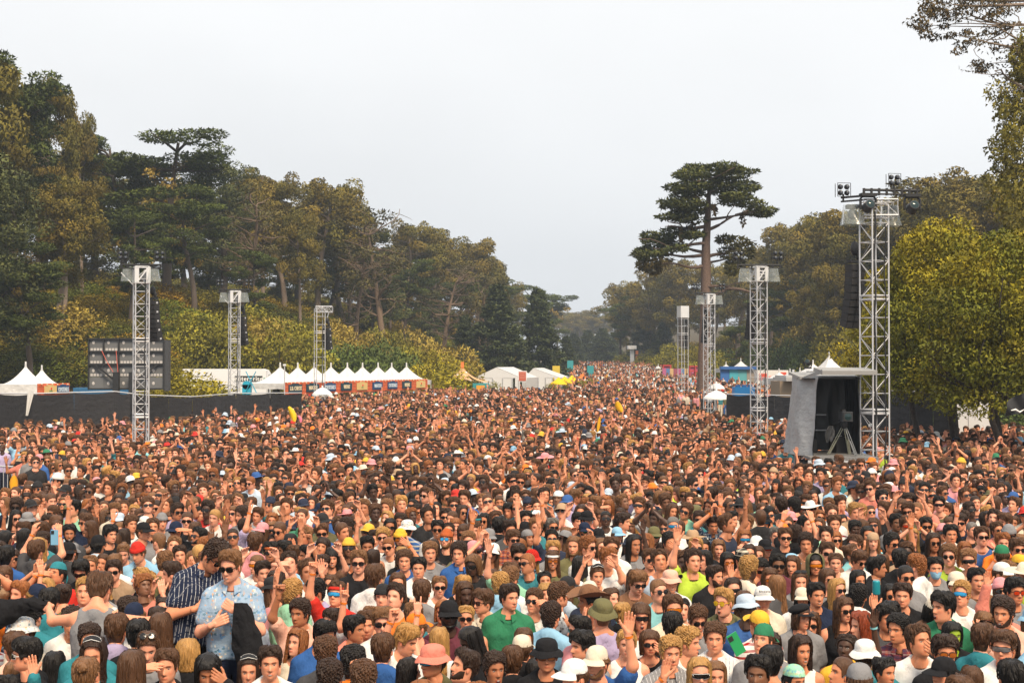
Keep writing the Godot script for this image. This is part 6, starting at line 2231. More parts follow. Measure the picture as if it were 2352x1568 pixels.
func head_pt(y: float, phi: float) -> Vector3:
	var k := 0
	while k < SECTION.size() - 2 and SECTION[k + 1][0] > y:
		k += 1
	var a: Array = SECTION[k]
	var b: Array = SECTION[k + 1]
	var t := clampf((a[0] - y) / (a[0] - b[0]), 0.0, 1.0)
	if k == 0:
		t = sqrt(t)
	var s := sin(phi)
	var c := cos(phi)
	return Vector3(lerpf(a[1], b[1], t) * s, y, (lerpf(a[2], b[2], t) if c > 0.0 else lerpf(a[3], b[3], t)) * c)


func bump(x: float, w: float) -> float:
	return exp(-x * x / (w * w))


var head_kit := {}


func head_parts(woman: bool, mouth: String, fine := true) -> Array:
	# [skin, eyes and teeth] in the head's own frame: origin between the ears, face towards +z
	var key := "%s%s%s" % [woman, mouth, fine]
	if head_kit.has(key):
		return head_kit[key]
	var ys := [0.122, 0.1205, 0.115, 0.105, 0.092, 0.075, 0.058, 0.044, 0.034, 0.027, 0.021, 0.015, 0.009, 0.003, -0.003, -0.009, -0.016, -0.023, -0.03, -0.037, -0.043, -0.049, -0.055, -0.061, -0.066, -0.071, -0.076, -0.081, -0.087, -0.094, -0.101, -0.108, -0.114, -0.119, -0.123, -0.128, -0.138, -0.155, -0.18, -0.2]
	var cols := 44
	if not fine:
		ys = [0.122, 0.117, 0.1, 0.075, 0.045, 0.028, 0.016, 0.004, -0.01, -0.028, -0.043, -0.056, -0.068, -0.076, -0.084, -0.1, -0.112, -0.121, -0.135, -0.2]
		cols = 24
	var p := PackedVector3Array()
	var col := PackedColorArray()
	var jaw := 0.93 if woman else 1.05
	var open := 0.018 if mouth == "o" else 0.0
	for y: float in ys:
		for c in cols:
			var t := 2.0 * c / cols - 1.0
			var phi := PI * (t * 0.55 + 0.45 * t * t * t)
			var yy := y - open * smoothstep(-0.06, -0.09, y) * (1.0 - smoothstep(-0.12, -0.15, y))
			var q := head_pt(y, phi)
			q.y = yy
			q.x *= lerpf(1.0, jaw, smoothstep(-0.03, -0.09, y) * (1.0 - smoothstep(-0.12, -0.14, y)))
			var ax := absf(q.x)
			var shade := Color.WHITE
			if cos(phi) > 0.0 and y > -0.122:
				var dz := 0.027 * smoothstep(0.016, -0.04, y) * (1.0 - smoothstep(-0.043, -0.056, y)) * bump(q.x, lerpf(0.010, 0.0155, smoothstep(0, -0.04, y)))
				dz -= 0.011 * bump(ax - 0.031, 0.017) * bump(y - 0.002, 0.013)
				dz += 0.005 * bump(y - 0.021, 0.009) * bump(q.x, 0.05) * (0.5 if woman else 1.0)
				dz += 0.006 * bump(y + 0.075, 0.010) * bump(q.x, 0.023)
				dz += 0.006 * bump(y + 0.108, 0.012) * bump(q.x, 0.02)
				dz += 0.004 * bump(ax - 0.045, 0.018) * bump(y + 0.03, 0.02)
				q.z += dz
				var lip := bump(y + 0.0745, 0.0085) * (1.0 - smoothstep(0.02, 0.028, ax))
				shade = shade.lerp(Color(0.74, 0.42, 0.4) if woman else Color(0.85, 0.58, 0.55), lip)
				var brow := (1.0 - smoothstep(0.0035, 0.0075, absf(y - 0.0205 + 0.1 * (ax - 0.03) * (ax - 0.03) * 40.0))) * smoothstep(0.009, 0.015, ax) * (1.0 - smoothstep(0.044, 0.052, ax))
				shade = shade.lerp(Color(0.17, 0.12, 0.1), brow * 0.9)
				var lash := (1.0 - smoothstep(0.003, 0.007, absf(y - 0.0075))) * smoothstep(0.012, 0.018, ax) * (1.0 - smoothstep(0.043, 0.05, ax))
				shade = shade.lerp(Color(0.22, 0.16, 0.14), lash * (0.8 if woman else 0.55))
				if not fine:
					shade = shade.lerp(Color(0.2, 0.15, 0.13), bump(ax - 0.031, 0.013) * bump(y - 0.004, 0.009) * 0.8)
				shade = shade.lerp(Color(1.0, 0.86, 0.83), 0.7 * bump(ax - 0.043, 0.02) * bump(y + 0.032, 0.02))
			p.append(q)
			col.append(shade)
	var skin := MB.new()
	var first := skin.sheet(p, cols, true, Color.WHITE, true)
	# sheet rows run downwards and columns clockwise seen from above here
	for k in col.size():
		skin.c[first + k] = col[k]
	for s in [-1.0, 1.0]:
		var e := Transform3D(Basis(Vector3.UP, s * 0.35) * Basis(Vector3.RIGHT, -0.15) * Basis.from_scale(Vector3(0.008, 0.031, 0.019)), Vector3(s * 0.077, -0.014, -0.006))
		var prof := []
		for k in 7:
			prof.append(Vector2(sin(PI * k / 6) + 0.001, cos(PI * k / 6)))
		skin.lathe(prof, 8 if fine else 6, e, Color(1, 0.86, 0.82))
	var eyes := MB.new()
	if fine:
		for s in [-1.0, 1.0]:
			var c := Vector3(s * 0.031, 0.0, 0.0765)
			var f0 := eyes.vert(c + Vector3(0, 0.0005, 0.0042), Vector3(0, 0, 1), Color(0.02, 0.015, 0.012))
			for r in 3:
				for k in 12:
					var an := TAU * k / 12
					var w := [0.0045, 0.0052, 0.0135][r] as float
					var h := [0.0040, 0.0044, 0.0046][r] as float
					eyes.vert(c + Vector3(cos(an) * w, sin(an) * h, [0.0038, 0.0036, -0.001][r]), Vector3(s * 0.2, 0, 1).normalized(), [Color(0.04, 0.025, 0.015), Color(0.45, 0.41, 0.38), Color(0.36, 0.27, 0.23)][r])
			for k in 12:
				eyes.face(f0, f0 + 1 + k, f0 + 1 + (k + 1) % 12)
				for r in 2:
					var a := f0 + 1 + r * 12 + k
					var b := f0 + 1 + r * 12 + (k + 1) % 12
					eyes.face(a, a + 12, b + 12); eyes.face(a, b + 12, b)
	if mouth != "c":
		var w := 0.017 if mouth == "s" else 0.016
		var h := 0.0042 if mouth == "s" else 0.015
		var f0 := eyes.vert(Vector3(0, -0.0765 - open * 0.5, 0.0945 if mouth == "s" else 0.097), Vector3(0, 0, 1), Color(0.52, 0.49, 0.45) if mouth == "s" else Color(0.05, 0.012, 0.01))
		for k in 14:
			var an := TAU * k / 14
			var x := cos(an) * w
			eyes.vert(Vector3(x, -0.0765 - open * 0.5 + sin(an) * h + (x * x * 9.0 if mouth == "s" else 0.0), (0.0940 if mouth == "s" else 0.0965) - x * x * 22.0), Vector3(0, 0, 1), Color(0.46, 0.42, 0.38) if mouth == "s" else (Color(0.55, 0.5, 0.46) if sin(an) > 0.7 else Color(0.1, 0.02, 0.02)))
		for k in 14:
			eyes.face(f0, f0 + 1 + k, f0 + 1 + (k + 1) % 14)
	head_kit[key] = [skin, eyes]
	return head_kit[key]


const NECK := Vector3(0, 1.535, -0.012)
const HEAD := Vector3(0, 1.66, 0.016)


func head_turn(yaw: float, pitch: float, roll := 0.0) -> Transform3D:
	# the head's frame in the body's, turned about the top of the neck (radians; pitch > 0 looks down)
	var b := Basis(Vector3.UP, yaw) * Basis(Vector3.RIGHT, pitch) * Basis(Vector3.BACK, roll)
	return Transform3D(b, NECK + b * (HEAD - NECK))


func head_shape(gesture: String, woman: bool, mouth: String, yaw: float, pitch: float) -> Vector3:
	# faces are narrower, longer or rounder from one body to the next
	var h := absi(hash("%s%s%s%.2f%.2f" % [gesture, woman, mouth, yaw, pitch]))
	return Vector3(0.94 + 0.11 * (h % 7) / 6.0, 0.95 + 0.10 * (h / 7 % 5) / 4.0, 0.96 + 0.08 * (h / 35 % 5) / 4.0)


func person_mesh(gesture: String, woman: bool, mouth: String, yaw: float, pitch: float) -> ArrayMesh:
	var key := "person %s %s %s %.2f %.2f" % [gesture, woman, mouth, yaw, pitch]
	if body_kit.has(key):
		return body_kit[key]
	var mb := MB.new()
	mb.append(bare_body(gesture, woman, 0.022 if gesture == "down" else 0.019), Transform3D())
	var h := head_parts(woman, mouth)
	var shape := head_shape(gesture, woman, mouth, yaw, pitch)
	var t := head_turn(yaw, pitch) * Transform3D(Basis.from_scale(shape), Vector3.ZERO)
	var sk: MB = h[0]
	var k := mb.v.size()
	mb.append(sk, t)
	for q in sk.v.size():   # the neck turns less than the head
		var w := smoothstep(-0.2, -0.11, sk.v[q].y)
		if w < 1.0:
			mb.v[k + q] = head_turn(yaw * w, pitch * w) * (sk.v[q] * Vector3.ONE.lerp(shape, w))
	var m := mb.mesh()
	var ey := MB.new()
	ey.append(h[1], t)
	ey.surface(m, mat("eyes_and_teeth", Color.WHITE, 0.25, 0.0, true))
	body_kit[key] = m
	return m


# ---------------------------------------------------------------- hair, hats, glasses (head's frame)
func hair_line(phi: float, front: float) -> float:
	var d := absf(rad_to_deg(phi))
	if d < 45.0:
		return lerpf(front, front - 0.014, smoothstep(15, 45, d))
	if d < 62.0:
		return lerpf(front - 0.014, 0.03, smoothstep(45, 62, d))
	if d < 80.0:
		return lerpf(0.03, -0.03, smoothstep(62, 70, d)) if d < 72 else lerpf(-0.03, 0.004, smoothstep(72, 80, d))
	if d < 105.0:
		return 0.004
	return lerpf(0.004, -0.092, smoothstep(105, 135, d))


func hair_at(y: float, phi: float, thick: float) -> Vector3:
	var p := head_pt(y, phi)
	var d := p - Vector3(0, 0.02, -0.004)
	if y < 0.02:
		d.y = 0.0
	return p + d.normalized() * thick


var hair_kit := {}
const STYLE := {
	# front line, thickness, top, noise, noise scale, curtain bottom, open face angle, curls, curl size, locks
	"short": [0.07, 0.010, 0.012, 0.010, 22.0, 0.0, 0.0, 0, 0.0, 230], "quiff": [0.072, 0.007, 0.028, 0.012, 16.0, 0.0, 0.0, 0, 0.0, 220], "mop": [0.058, 0.016, 0.012, 0.012, 16.0, 0.0, 0.0, 0, 0.0, 190], "curly": [0.074, 0.009, 0.016, 0.01, 20.0, 0.0, 0.0, 430, 0.0105, 60],
	"afro": [0.072, 0.045, 0.03, 0.01, 20.0, 0.0, 0.0, 460, 0.013, 60], "buzz": [0.064, 0.005, 0.004, 0.002, 30.0, 0.0, 0.0, 0, 0.0, 0], "long": [0.078, 0.012, 0.008, 0.006, 14.0, -0.32, 60.0, 0, 0.0, 150], "wavy": [0.075, 0.017, 0.012, 0.018, 12.0, -0.28, 58.0, 0, 0.0, 200],
	"bob": [0.064, 0.016, 0.01, 0.008, 14.0, -0.12, 56.0, 0, 0.0, 130], "bun": [0.07, 0.009, 0.004, 0.004, 18.0, 0.0, 0.0, 0, 0.0, 90], "pony": [0.07, 0.010, 0.004, 0.004, 18.0, 0.0, 0.0, 0, 0.0, 90], "braids": [0.066, 0.014, 0.006, 0.004, 18.0, -0.16, 60.0, 0, 0.0, 0], "fringe": [0.052, 0.014, 0.012, 0.008, 14.0, -0.26, 60.0, 0, 0.0, 160]}


func hair_mesh(full: String) -> ArrayMesh:
	# "style flat" is the same hair pressed down under a hat
	if hair_kit.has(full):
		return hair_kit[full]
	rng.seed = hash("hair" + full)
	var style := full.get_slice(" ", 0)
	var pressed := full.ends_with(" flat")
	var st: Array = STYLE[style]
	var mb := MB.new()
	var rows := 20
	var cols := 48
	var low: float = st[5]
	var off := rng.randf() * 50.0
	var bottom := func(phi: float) -> float:
		var b := hair_line(phi, st[0])
		if low < 0.0:
			b = lerpf(b, low, smoothstep(st[6] - 7.0, st[6] + 7.0, absf(rad_to_deg(phi))))
		return b
	var spot := func(phi: float, t: float, more: float) -> Vector3:
		var b: float = bottom.call(phi)
		var y: float = b + (0.122 - b) * cos(t * PI / 2) if low == 0.0 or b > -0.1 else (lerpf(0.122, 0.0, 1.0 - cos(t / 0.5 * PI / 2)) if t < 0.5 else lerpf(0.0, b, (t - 0.5) / 0.5))
		var up := smoothstep(0.02, 0.11, y)
		var frontal := maxf(cos(phi), 0.0)
		var th: float = st[1] + st[2] * up * (0.45 + 0.55 * frontal if style == "quiff" else 1.0)
		if pressed:
			th = lerpf(th, 0.004, smoothstep(0.012, 0.045, y))
		var p := hair_at(maxf(y, -0.04) if low < 0.0 else y, phi, th)
		if low < 0.0 and y < 0.0:
			var k := smoothstep(0.0, -0.1, y)
			p = p.lerp(Vector3(sin(phi) * (0.090 + 0.03 * smoothstep(-0.1, -0.3, y)), y, cos(phi) * (0.085 if cos(phi) > 0.0 else 0.112 + 0.05 * smoothstep(-0.1, -0.3, y))), k)
			p.y = y
		var nz: float = noise.get_noise_3d(p.x * st[4] * (2.0 if low < 0.0 else 1.0) + off, p.y * st[4] * (0.5 if low < 0.0 and style != "wavy" else 1.0), p.z * st[4])
		var o := (p - Vector3(0, minf(p.y, 0.03), 0)).normalized()
		return p + o * (nz * st[3] + more) * (lerpf(1.0, 0.25, smoothstep(0.01, 0.045, y)) if pressed else 1.0)
	var pts := PackedVector3Array()
	var tint := PackedColorArray()
	for r in rows + 2:
		for c in cols:
			var phi := TAU * c / cols - PI
			var t := minf(float(r) / rows, 1.0)
			var p: Vector3 = spot.call(phi, t, 0.0)
			if r == rows + 1:
				p = p.lerp(Vector3(0, p.y + 0.006, 0), 0.28)
			pts.append(p)
			tint.append(Color.WHITE * (1.0 + 0.45 * noise.get_noise_2d(phi * 9.0 + off, t * 0.8)))
	var first := mb.sheet(pts, cols, true, Color.WHITE, true)
	for k in tint.size():
		mb.c[first + k] = tint[k]
	for k in int(st[9]):   # separate locks that break the outline
		var phi := rng.randf_range(-PI, PI)
		if low < 0.0 and absf(phi) < deg_to_rad(st[6] - 12.0):
			phi = signf(phi) * deg_to_rad(rng.randf_range(st[6], 170.0))
		var t0 := rng.randf_range(0.12, 0.6)
		var t1 := rng.randf_range(0.85, 1.02) if low < 0.0 else t0 + rng.randf_range(0.25, 0.42)
		t1 = minf(t1, 1.03)
		var w := rng.randf_range(0.004, 0.010)
		var swing := rng.randf_range(-0.25, 0.25)
		var lift := rng.randf_range(0.003, 0.009)
		var tone := Color.WHITE * rng.randf_range(0.65, 1.5)
		var f0 := mb.v.size()
		var i0 := mb.i.size()
		for s in 6:
			var q := s / 5.0
			var ph := phi + swing * q * q + (0.06 * sin(q * 9.0 + k) if style == "wavy" else 0.0)
			var c: Vector3 = spot.call(ph, lerpf(t0, t1, q), lift * sin(PI * minf(q * 1.1, 1.0)) + (0.008 * q if low == 0.0 else 0.002))
			var o := (c - Vector3(0, minf(c.y, 0.03), 0)).normalized()
			var side := Vector3(cos(ph), 0, -sin(ph))
			var ww := w * (1.0 - 0.85 * q)
			mb.vert(c - side * ww - o * 0.004, o, tone)
			mb.vert(c + o * 0.005, o, tone * 1.1)
			mb.vert(c + side * ww - o * 0.004, o, tone)
		for s in 5:
			for e in 2:
				var a := f0 + s * 3 + e
				mb.face(a, a + 4, a + 1); mb.face(a, a + 3, a + 4)
		mb.smooth(f0, i0)
	for k in int(st[7]):   # curls
		var phi := k * 2.39996
		phi = wrapf(phi, -PI, PI)
		var t := sqrt((k + 0.5) / float(st[7])) * 1.02
		var c: Vector3 = spot.call(phi, t, rng.randf_range(-0.004, 0.006))
		var r: float = st[8] * rng.randf_range(0.7, 1.25)
		mb.ball(c, Vector3(r, r * rng.randf_range(0.7, 1.1), r), 4, 6, Color.WHITE * rng.randf_range(0.6, 1.5))
	if style == "bun" and not pressed:
		mb.ball(Vector3(0, 0.085, -0.105), Vector3(0.042, 0.04, 0.038), 8, 10, Color(1.1, 1.1, 1.1))
		for k in 26:
			var d := Vector3(rng.randfn(), rng.randfn(), rng.randfn()).normalized()
			mb.ball(Vector3(0, 0.085, -0.105) + d * 0.033, Vector3.ONE * 0.014, 4, 6, Color.WHITE * rng.randf_range(0.7, 1.4))
	if style == "pony" and not pressed:
		for k in 12:
			var a := Vector3(rng.randfn() * 0.012, 0.05 + rng.randfn() * 0.01, -0.115)
			var b := a + Vector3(rng.randfn() * 0.03, -0.28 + rng.randf() * 0.07, -0.03)
			mb.tube(PackedVector3Array([a, a.lerp(b, 0.3) + Vector3(0, 0.025, -0.04), a.lerp(b, 0.7) + Vector3(0, 0, -0.02), b]), PackedFloat32Array([0.012, 0.018, 0.015, 0.003]), 5, Color.WHITE * rng.randf_range(0.7, 1.4), false)
	if style == "braids":
		for k in 40:
			var phi := deg_to_rad(rng.randf_range(62, 298))
			var seq := PackedVector3Array()
			var rad := PackedFloat32Array()
			for s in 9:
				seq.append(spot.call(wrapf(phi, -PI, PI), 0.25 + 0.78 * s / 8.0, 0.006))
				rad.append(0.008 + 0.002 * (s % 2))
			mb.tube(seq, rad, 5, Color.WHITE * rng.randf_range(0.8, 1.3))
	for k in mb.v.size():
		mb.uv.append(Vector2(atan2(mb.v[k].x, mb.v[k].z) / TAU * 3.0, mb.v[k].y * 2.5))
	hair_kit[full] = mb.mesh(mat("hair_own", Color(0.05, 0.03, 0.02), 0.5, 0.0, true))
	return hair_kit[full]


func beard_mesh() -> ArrayMesh:
	if hair_kit.has("beard"):
		return hair_kit["beard"]
	rng.seed = 5
	var mb := MB.new()
	var p := PackedVector3Array()
	for r in 9:
		for c in 25:
			var phi := deg_to_rad(lerpf(-78, 78, c / 24.0))
			var d := absf(rad_to_deg(phi))
			var top := lerpf(-0.088, -0.03, smoothstep(12, 60, d)) + (0.022 if d < 22.0 else 0.0)
			var y := lerpf(top, -0.126, r / 8.0)
			var q := head_pt(y, phi)
			q.x *= 1.04
			var e := 0.006 * sin(PI * clampf(r / 8.0, 0.06, 1)) * (1.0 - smoothstep(60, 78, d)) + 0.002
			if d < 20.0 and y > -0.086 and y < -0.067:
				e = -0.004
			p.append(q + Vector3(sin(phi), -0.25, cos(phi)) * (e + 0.003 * rng.randf() + (0.003 * bump(q.x, 0.03))))
	mb.sheet(p, 25, false, Color.WHITE, true)
	hair_kit["beard"] = mb.mesh()
	return hair_kit["beard"]


func crown(mb: MB, base: float, thick: float, high: float, col := Color.WHITE, cols := 28, pinch := 0.0, box := 1.0) -> void:
	# a cloth crown over the skull, from its rim at base up
	var p := PackedVector3Array()
	for r in 10:
		for c in cols:
			var phi := TAU * c / cols - PI
			var t := r / 9.0
			var e := pow(cos(t * PI / 2), box)
			var y := base + (0.122 - base) * cos(t * PI / 2)
			var q := hair_at(y, phi, thick)
			q.y = maxf(q.y, base) + high * e + (base + (0.122 - base) * e - y) * 0.8
			q *= Vector3(1.0 + (1.0 - box) * 0.12 * e, 1, 1.0 + (1.0 - box) * 0.12 * e)
			if pinch > 0.0:
				q.y -= pinch * bump(q.x, 0.022) * (1.0 - t) * 1.6
				q.x *= 1.0 - 0.25 * (1.0 - t) * smoothstep(0.0, 0.1, q.z)
			q += Vector3(noise.get_noise_3dv(q * 25.0), 0, noise.get_noise_3dv(q * 25.0 + Vector3(9, 0, 0))) * 0.003
			p.append(q)
	mb.sheet(p, cols, true, col, true)


func brim(mb: MB, base: float, inner: float, out: Callable, from := -PI, to := PI, cols := 32, col := Color.WHITE) -> void:
	# out(phi) gives Vector2(outwards, upwards) of the brim's edge
	for side in 2:
		var p := PackedVector3Array()
		for r in 4:
			for c in cols:
				var phi := lerpf(from, to, c / float(cols - 1))
				var q := hair_at(base, phi, inner)
				var o: Vector2 = out.call(phi)
				var t := r / 3.0
				q += Vector3(sin(phi), 0, cos(phi)) * o.x * t + Vector3(0, o.y * t * t - 0.003 * side, 0)
				p.append(q)
		mb.sheet(p, cols, false, col, side == 0)


func hat_mesh(kind: String) -> ArrayMesh:
	if hair_kit.has("hat " + kind):
		return hair_kit["hat " + kind]
	var mb := MB.new()
	match kind:
		"cap", "capback":
			crown(mb, 0.036, 0.012, 0.006, Color.WHITE, 28, 0.0, 0.85)
			brim(mb, 0.038, 0.011, func(phi): return Vector2(0.088 * pow(maxf(cos(phi * 1.3), 0.0), 0.5), -0.022 - 0.014 * absf(sin(phi))), -1.05, 1.05, 20, Color(0.92, 0.92, 0.92))
			mb.ball(Vector3(0, 0.141, -0.002), Vector3(0.008, 0.004, 0.008), 4, 8)
			if kind == "capback":
				var b := MB.new()
				b.append(mb, Transform3D(Basis(Vector3.UP, PI), Vector3(0, 0, -0.006)))
				mb = b
		"bucket":
			crown(mb, 0.046, 0.014, 0.008, Color.WHITE, 28, 0.0, 0.5)
			brim(mb, 0.046, 0.014, func(p): return Vector2(0.046 + 0.006 * sin(p * 3.0 + 1.0), -0.042 + 0.008 * sin(p * 4.0)), -PI, PI, 36, Color(0.94, 0.94, 0.94))
		"knit":
			crown(mb, 0.044, 0.018, 0.01)
			for k in 120:   # crochet loops
				var an := k * 2.39996
				var t := sqrt((k + 0.5) / 120.0)
				var y := 0.04 + 0.085 * cos(t * PI / 2)
				mb.ball(hair_at(y, an, 0.021) + Vector3(0, 0.01 * (1.0 - t), 0), Vector3(0.011, 0.009, 0.011), 4, 6, Color.WHITE * (0.8 + 0.4 * (k % 3) / 2.0))
			brim(mb, 0.044, 0.018, func(p): return Vector2(0.042 + 0.006 * sin(p * 9.0), -0.04 + 0.008 * cos(p * 9.0)), -PI, PI, 60)
		"beanie":
			crown(mb, 0.05, 0.013, 0.022)
			var p := PackedVector3Array()
			for r in 6:
				for c in 60:
					var phi := TAU * c / 60 - PI
					p.append(hair_at([0.078, 0.074, 0.055, 0.036, 0.032, 0.04][r], phi, [0.012, 0.02, 0.022, 0.021, 0.014, 0.006][r] + (0.0025 if c % 2 else 0.0)))
			mb.sheet(p, 60, true, Color(0.95, 0.95, 0.95), true)
		"cowboy":
			crown(mb, 0.055, 0.015, 0.04, Color.WHITE, 32, 0.03, 0.7)
			brim(mb, 0.055, 0.014, func(phi): return Vector2(0.11, -0.012 + 0.075 * sin(phi) * sin(phi)), -PI, PI, 44)
			var p := PackedVector3Array()
			for r in 2:
				for c in 32:
					p.append(hair_at(0.064 + 0.02 * (1 - r), TAU * c / 32 - PI, 0.018) + Vector3(0, 0.004, 0))
			mb.sheet(p, 32, true, Color(0.35, 0.3, 0.28), true)
		"sunhat":
			crown(mb, 0.05, 0.014, 0.018, Color.WHITE, 30, 0.01, 0.7)
			brim(mb, 0.05, 0.013, func(phi): return Vector2(0.11, -0.01 + 0.012 * sin(phi * 2.0)), -PI, PI, 40)
		"visor":
			brim(mb, 0.046, 0.02, func(phi): return Vector2(0.075 * pow(maxf(cos(phi * 1.3), 0.0), 0.5), -0.016), -1.05, 1.05, 20)
			var p := PackedVector3Array()
			for r in 2:
				for c in 32:
					p.append(hair_at(0.074 - 0.03 * r, TAU * c / 32 - PI, 0.021))
			mb.sheet(p, 32, true, Color.WHITE, true)
		"headband":
			var p := PackedVector3Array()
			for r in 4:
				for c in 36:
					p.append(hair_at([0.07, 0.066, 0.046, 0.042][r], TAU * c / 36 - PI, [0.014, 0.022, 0.022, 0.01][r]))
			mb.sheet(p, 36, true, Color.WHITE, true)
		"bandana":
			crown(mb, 0.05, 0.014, 0.006)
			mb.ball(Vector3(0, 0.03, -0.125), Vector3(0.018, 0.014, 0.014), 6, 8)
			mb.tube(PackedVector3Array([Vector3(0, 0.03, -0.125), Vector3(0.02, -0.03, -0.14), Vector3(0.03, -0.09, -0.135)]), PackedFloat32Array([0.01, 0.014, 0.004]), 6)
		"beret", "newsboy":
			var prof := [Vector2(0.001, 0.075), Vector2(0.06, 0.072), Vector2(0.105, 0.05), Vector2(0.118, 0.03), Vector2(0.108, 0.012), Vector2(0.085, 0.0), Vector2(0.08, -0.012)]
			mb.lathe(prof, 28, Transform3D(Basis(Vector3.BACK, 0.2) * Basis(Vector3.RIGHT, -0.18), Vector3(-0.012, 0.068, -0.012)))
			if kind == "newsboy":
				brim(mb, 0.05, 0.022, func(phi): return Vector2(0.05 * pow(maxf(cos(phi * 1.3), 0.0), 0.5), -0.018), -1.05, 1.05, 20, Color(0.9, 0.9, 0.9))
		"hood":
			var p := PackedVector3Array()
			for r in 12:
				for c in 25:
					var phi := lerpf(0.8, TAU - 0.8, c / 24.0)
					var t := r / 11.0
					var y := lerpf(0.122, -0.16, 1.0 - cos(minf(t * 1.0, 1.0) * PI / 2))
					p.append(hair_at(maxf(y, -0.03), phi * (1.0 if t > 0.0 else 1.0), 0.03 + 0.012 * t) * Vector3(1, 0, 1) + Vector3(0, y + 0.02, -0.01))
			mb.sheet(p, 25, false, Color.WHITE, true)
	hair_kit["hat " + kind] = mb.mesh()
	return hair_kit["hat " + kind]


func glasses_mesh(kind: String) -> ArrayMesh:
	# surface 0 frame, surface 1 lenses
	if hair_kit.has("glasses " + kind):
		return hair_kit["glasses " + kind]
	var fr := MB.new()
	var le := MB.new()
	var plate := func(mb: MB, c: Vector3, w: float, h: float, pw: float, lift: float, sides: int) -> void:
		var f0 := mb.vert(c + Vector3(0, 0, lift + 0.002), Vector3(0, 0, 1))
		for k in sides:
			var an := TAU * k / sides
			var x := signf(cos(an)) * pow(absf(cos(an)), pw) * w
			var y := signf(sin(an)) * pow(absf(sin(an)), pw) * h
			mb.vert(c + Vector3(x, y, lift - 1.9 * (c.x + x) * (c.x + x) + 1.9 * c.x * c.x), Vector3(x * 5.0 + c.x * 3.0, y * 3.0, 1).normalized())
		for k in sides:
			mb.face(f0, f0 + 1 + k, f0 + 1 + (k + 1) % sides)
	if kind == "shield":
		for r in [[fr, 0.0235, 0.0], [le, 0.019, 0.003]]:
			var p := PackedVector3Array()
			for y in 3:
				for c in 17:
					var x := lerpf(-0.071, 0.071, c / 16.0)
					p.append(Vector3(x, (1 - y) * r[1] * (1.0 - 0.35 * pow(absf(x) / 0.071, 3.0)) - (0.006 * bump(x, 0.012) if y == 2 else 0.0) * -1.0, 0.108 + r[2] - x * x * 7.0 - 0.003 * absf(y - 1)))
			r[0].sheet(p, 17, false, Color.WHITE, true)
	else:
		for s in [-1.0, 1.0]:
			var c := Vector3(s * 0.034, -0.002, 0.0965 if s else 0.0)
			if kind == "round":
				plate.call(fr, c, 0.0265, 0.0255, 1.0, 0.0, 18)
				plate.call(le, c, 0.0235, 0.0225, 1.0, 0.0025, 18)
			else:
				plate.call(fr, c, 0.032, 0.0225, 0.62, 0.0, 20)
				plate.call(le, c, 0.0275, 0.018, 0.62, 0.0025, 20)
		fr.beam(Vector3(-0.01, 0.004, 0.1), Vector3(0.01, 0.004, 0.1), 0.005)
	for s in [-1.0, 1.0]:
		fr.beam(Vector3(s * 0.064, 0.006, 0.087), Vector3(s * 0.079, 0.008, 0.005), 0.004, 0.006)
	var m := fr.mesh(mat("frame_black", Color(0.012, 0.012, 0.014), 0.3))
	le.surface(m, mat("lens_black", Color(0.01, 0.009, 0.009), 0.08))
	hair_kit["glasses " + kind] = m
	return m


# ---------------------------------------------------------------- the crowd
const SKIN := [Color(0.78, 0.36, 0.23), Color(0.75, 0.325, 0.19), Color(0.64, 0.26, 0.135), Color(0.45, 0.18, 0.09), Color(0.21, 0.095, 0.05), Color(0.075, 0.036, 0.022)]
const HAIR := {"black": Color(0.016, 0.013, 0.012), "dbrown": Color(0.052, 0.027, 0.017), "brown": Color(0.13, 0.060, 0.028), "lbrown": Color(0.27, 0.13, 0.055), "blonde": Color(0.62, 0.335, 0.105), "ginger": Color(0.38, 0.135, 0.04), "red": Color(0.34, 0.065, 0.02), "grey": Color(0.24, 0.22, 0.2)}
const HAIR_WORDS := {"black": "black", "dbrown": "dark brown", "brown": "brown", "lbrown": "light brown", "blonde": "blond", "ginger": "ginger", "red": "red", "grey": "grey"}
const STYLE_WORDS := {"short": "short", "quiff": "swept-up", "mop": "floppy", "curly": "curly", "afro": "big curly", "buzz": "cropped", "long": "long straight", "wavy": "long wavy", "bob": "bobbed", "bun": "tied-up", "pony": "ponytailed", "braids": "braided", "fringe": "long fringed"}
const DYE := {"white": Color(0.72, 0.71, 0.69), "black": Color(0.012, 0.012, 0.014), "grey": Color(0.22, 0.22, 0.23), "darkgrey": Color(0.06, 0.06, 0.065), "navy": Color(0.014, 0.022, 0.05), "blue": Color(0.03, 0.10, 0.30), "dusty": Color(0.29, 0.40, 0.53), "skyblue": Color(0.26, 0.48, 0.66), "paleblue": Color(0.45, 0.55, 0.66), "teal": Color(0.03, 0.2, 0.24), "turquoise": Color(0.25, 0.58, 0.62), "green": Color(0.03, 0.18, 0.09), "olive": Color(0.14, 0.13, 0.06), "mint": Color(0.30, 0.62, 0.42), "yellow": Color(0.75, 0.42, 0.04), "orange": Color(0.80, 0.20, 0.02), "red": Color(0.55, 0.03, 0.02), "maroon": Color(0.12, 0.03, 0.045), "pink": Color(0.68, 0.28, 0.30), "salmon": Color(0.68, 0.22, 0.16), "peach": Color(0.74, 0.42, 0.32), "cream": Color(0.66, 0.58, 0.46), "tan": Color(0.42, 0.28, 0.17), "brown": Color(0.20, 0.10, 0.055), "rust": Color(0.42, 0.10, 0.03), "lavender": Color(0.40, 0.34, 0.52), "lime": Color(0.45, 0.62, 0.05)}
const DYE_WORDS := {"darkgrey": "dark grey", "paleblue": "pale blue", "skyblue": "sky blue"}
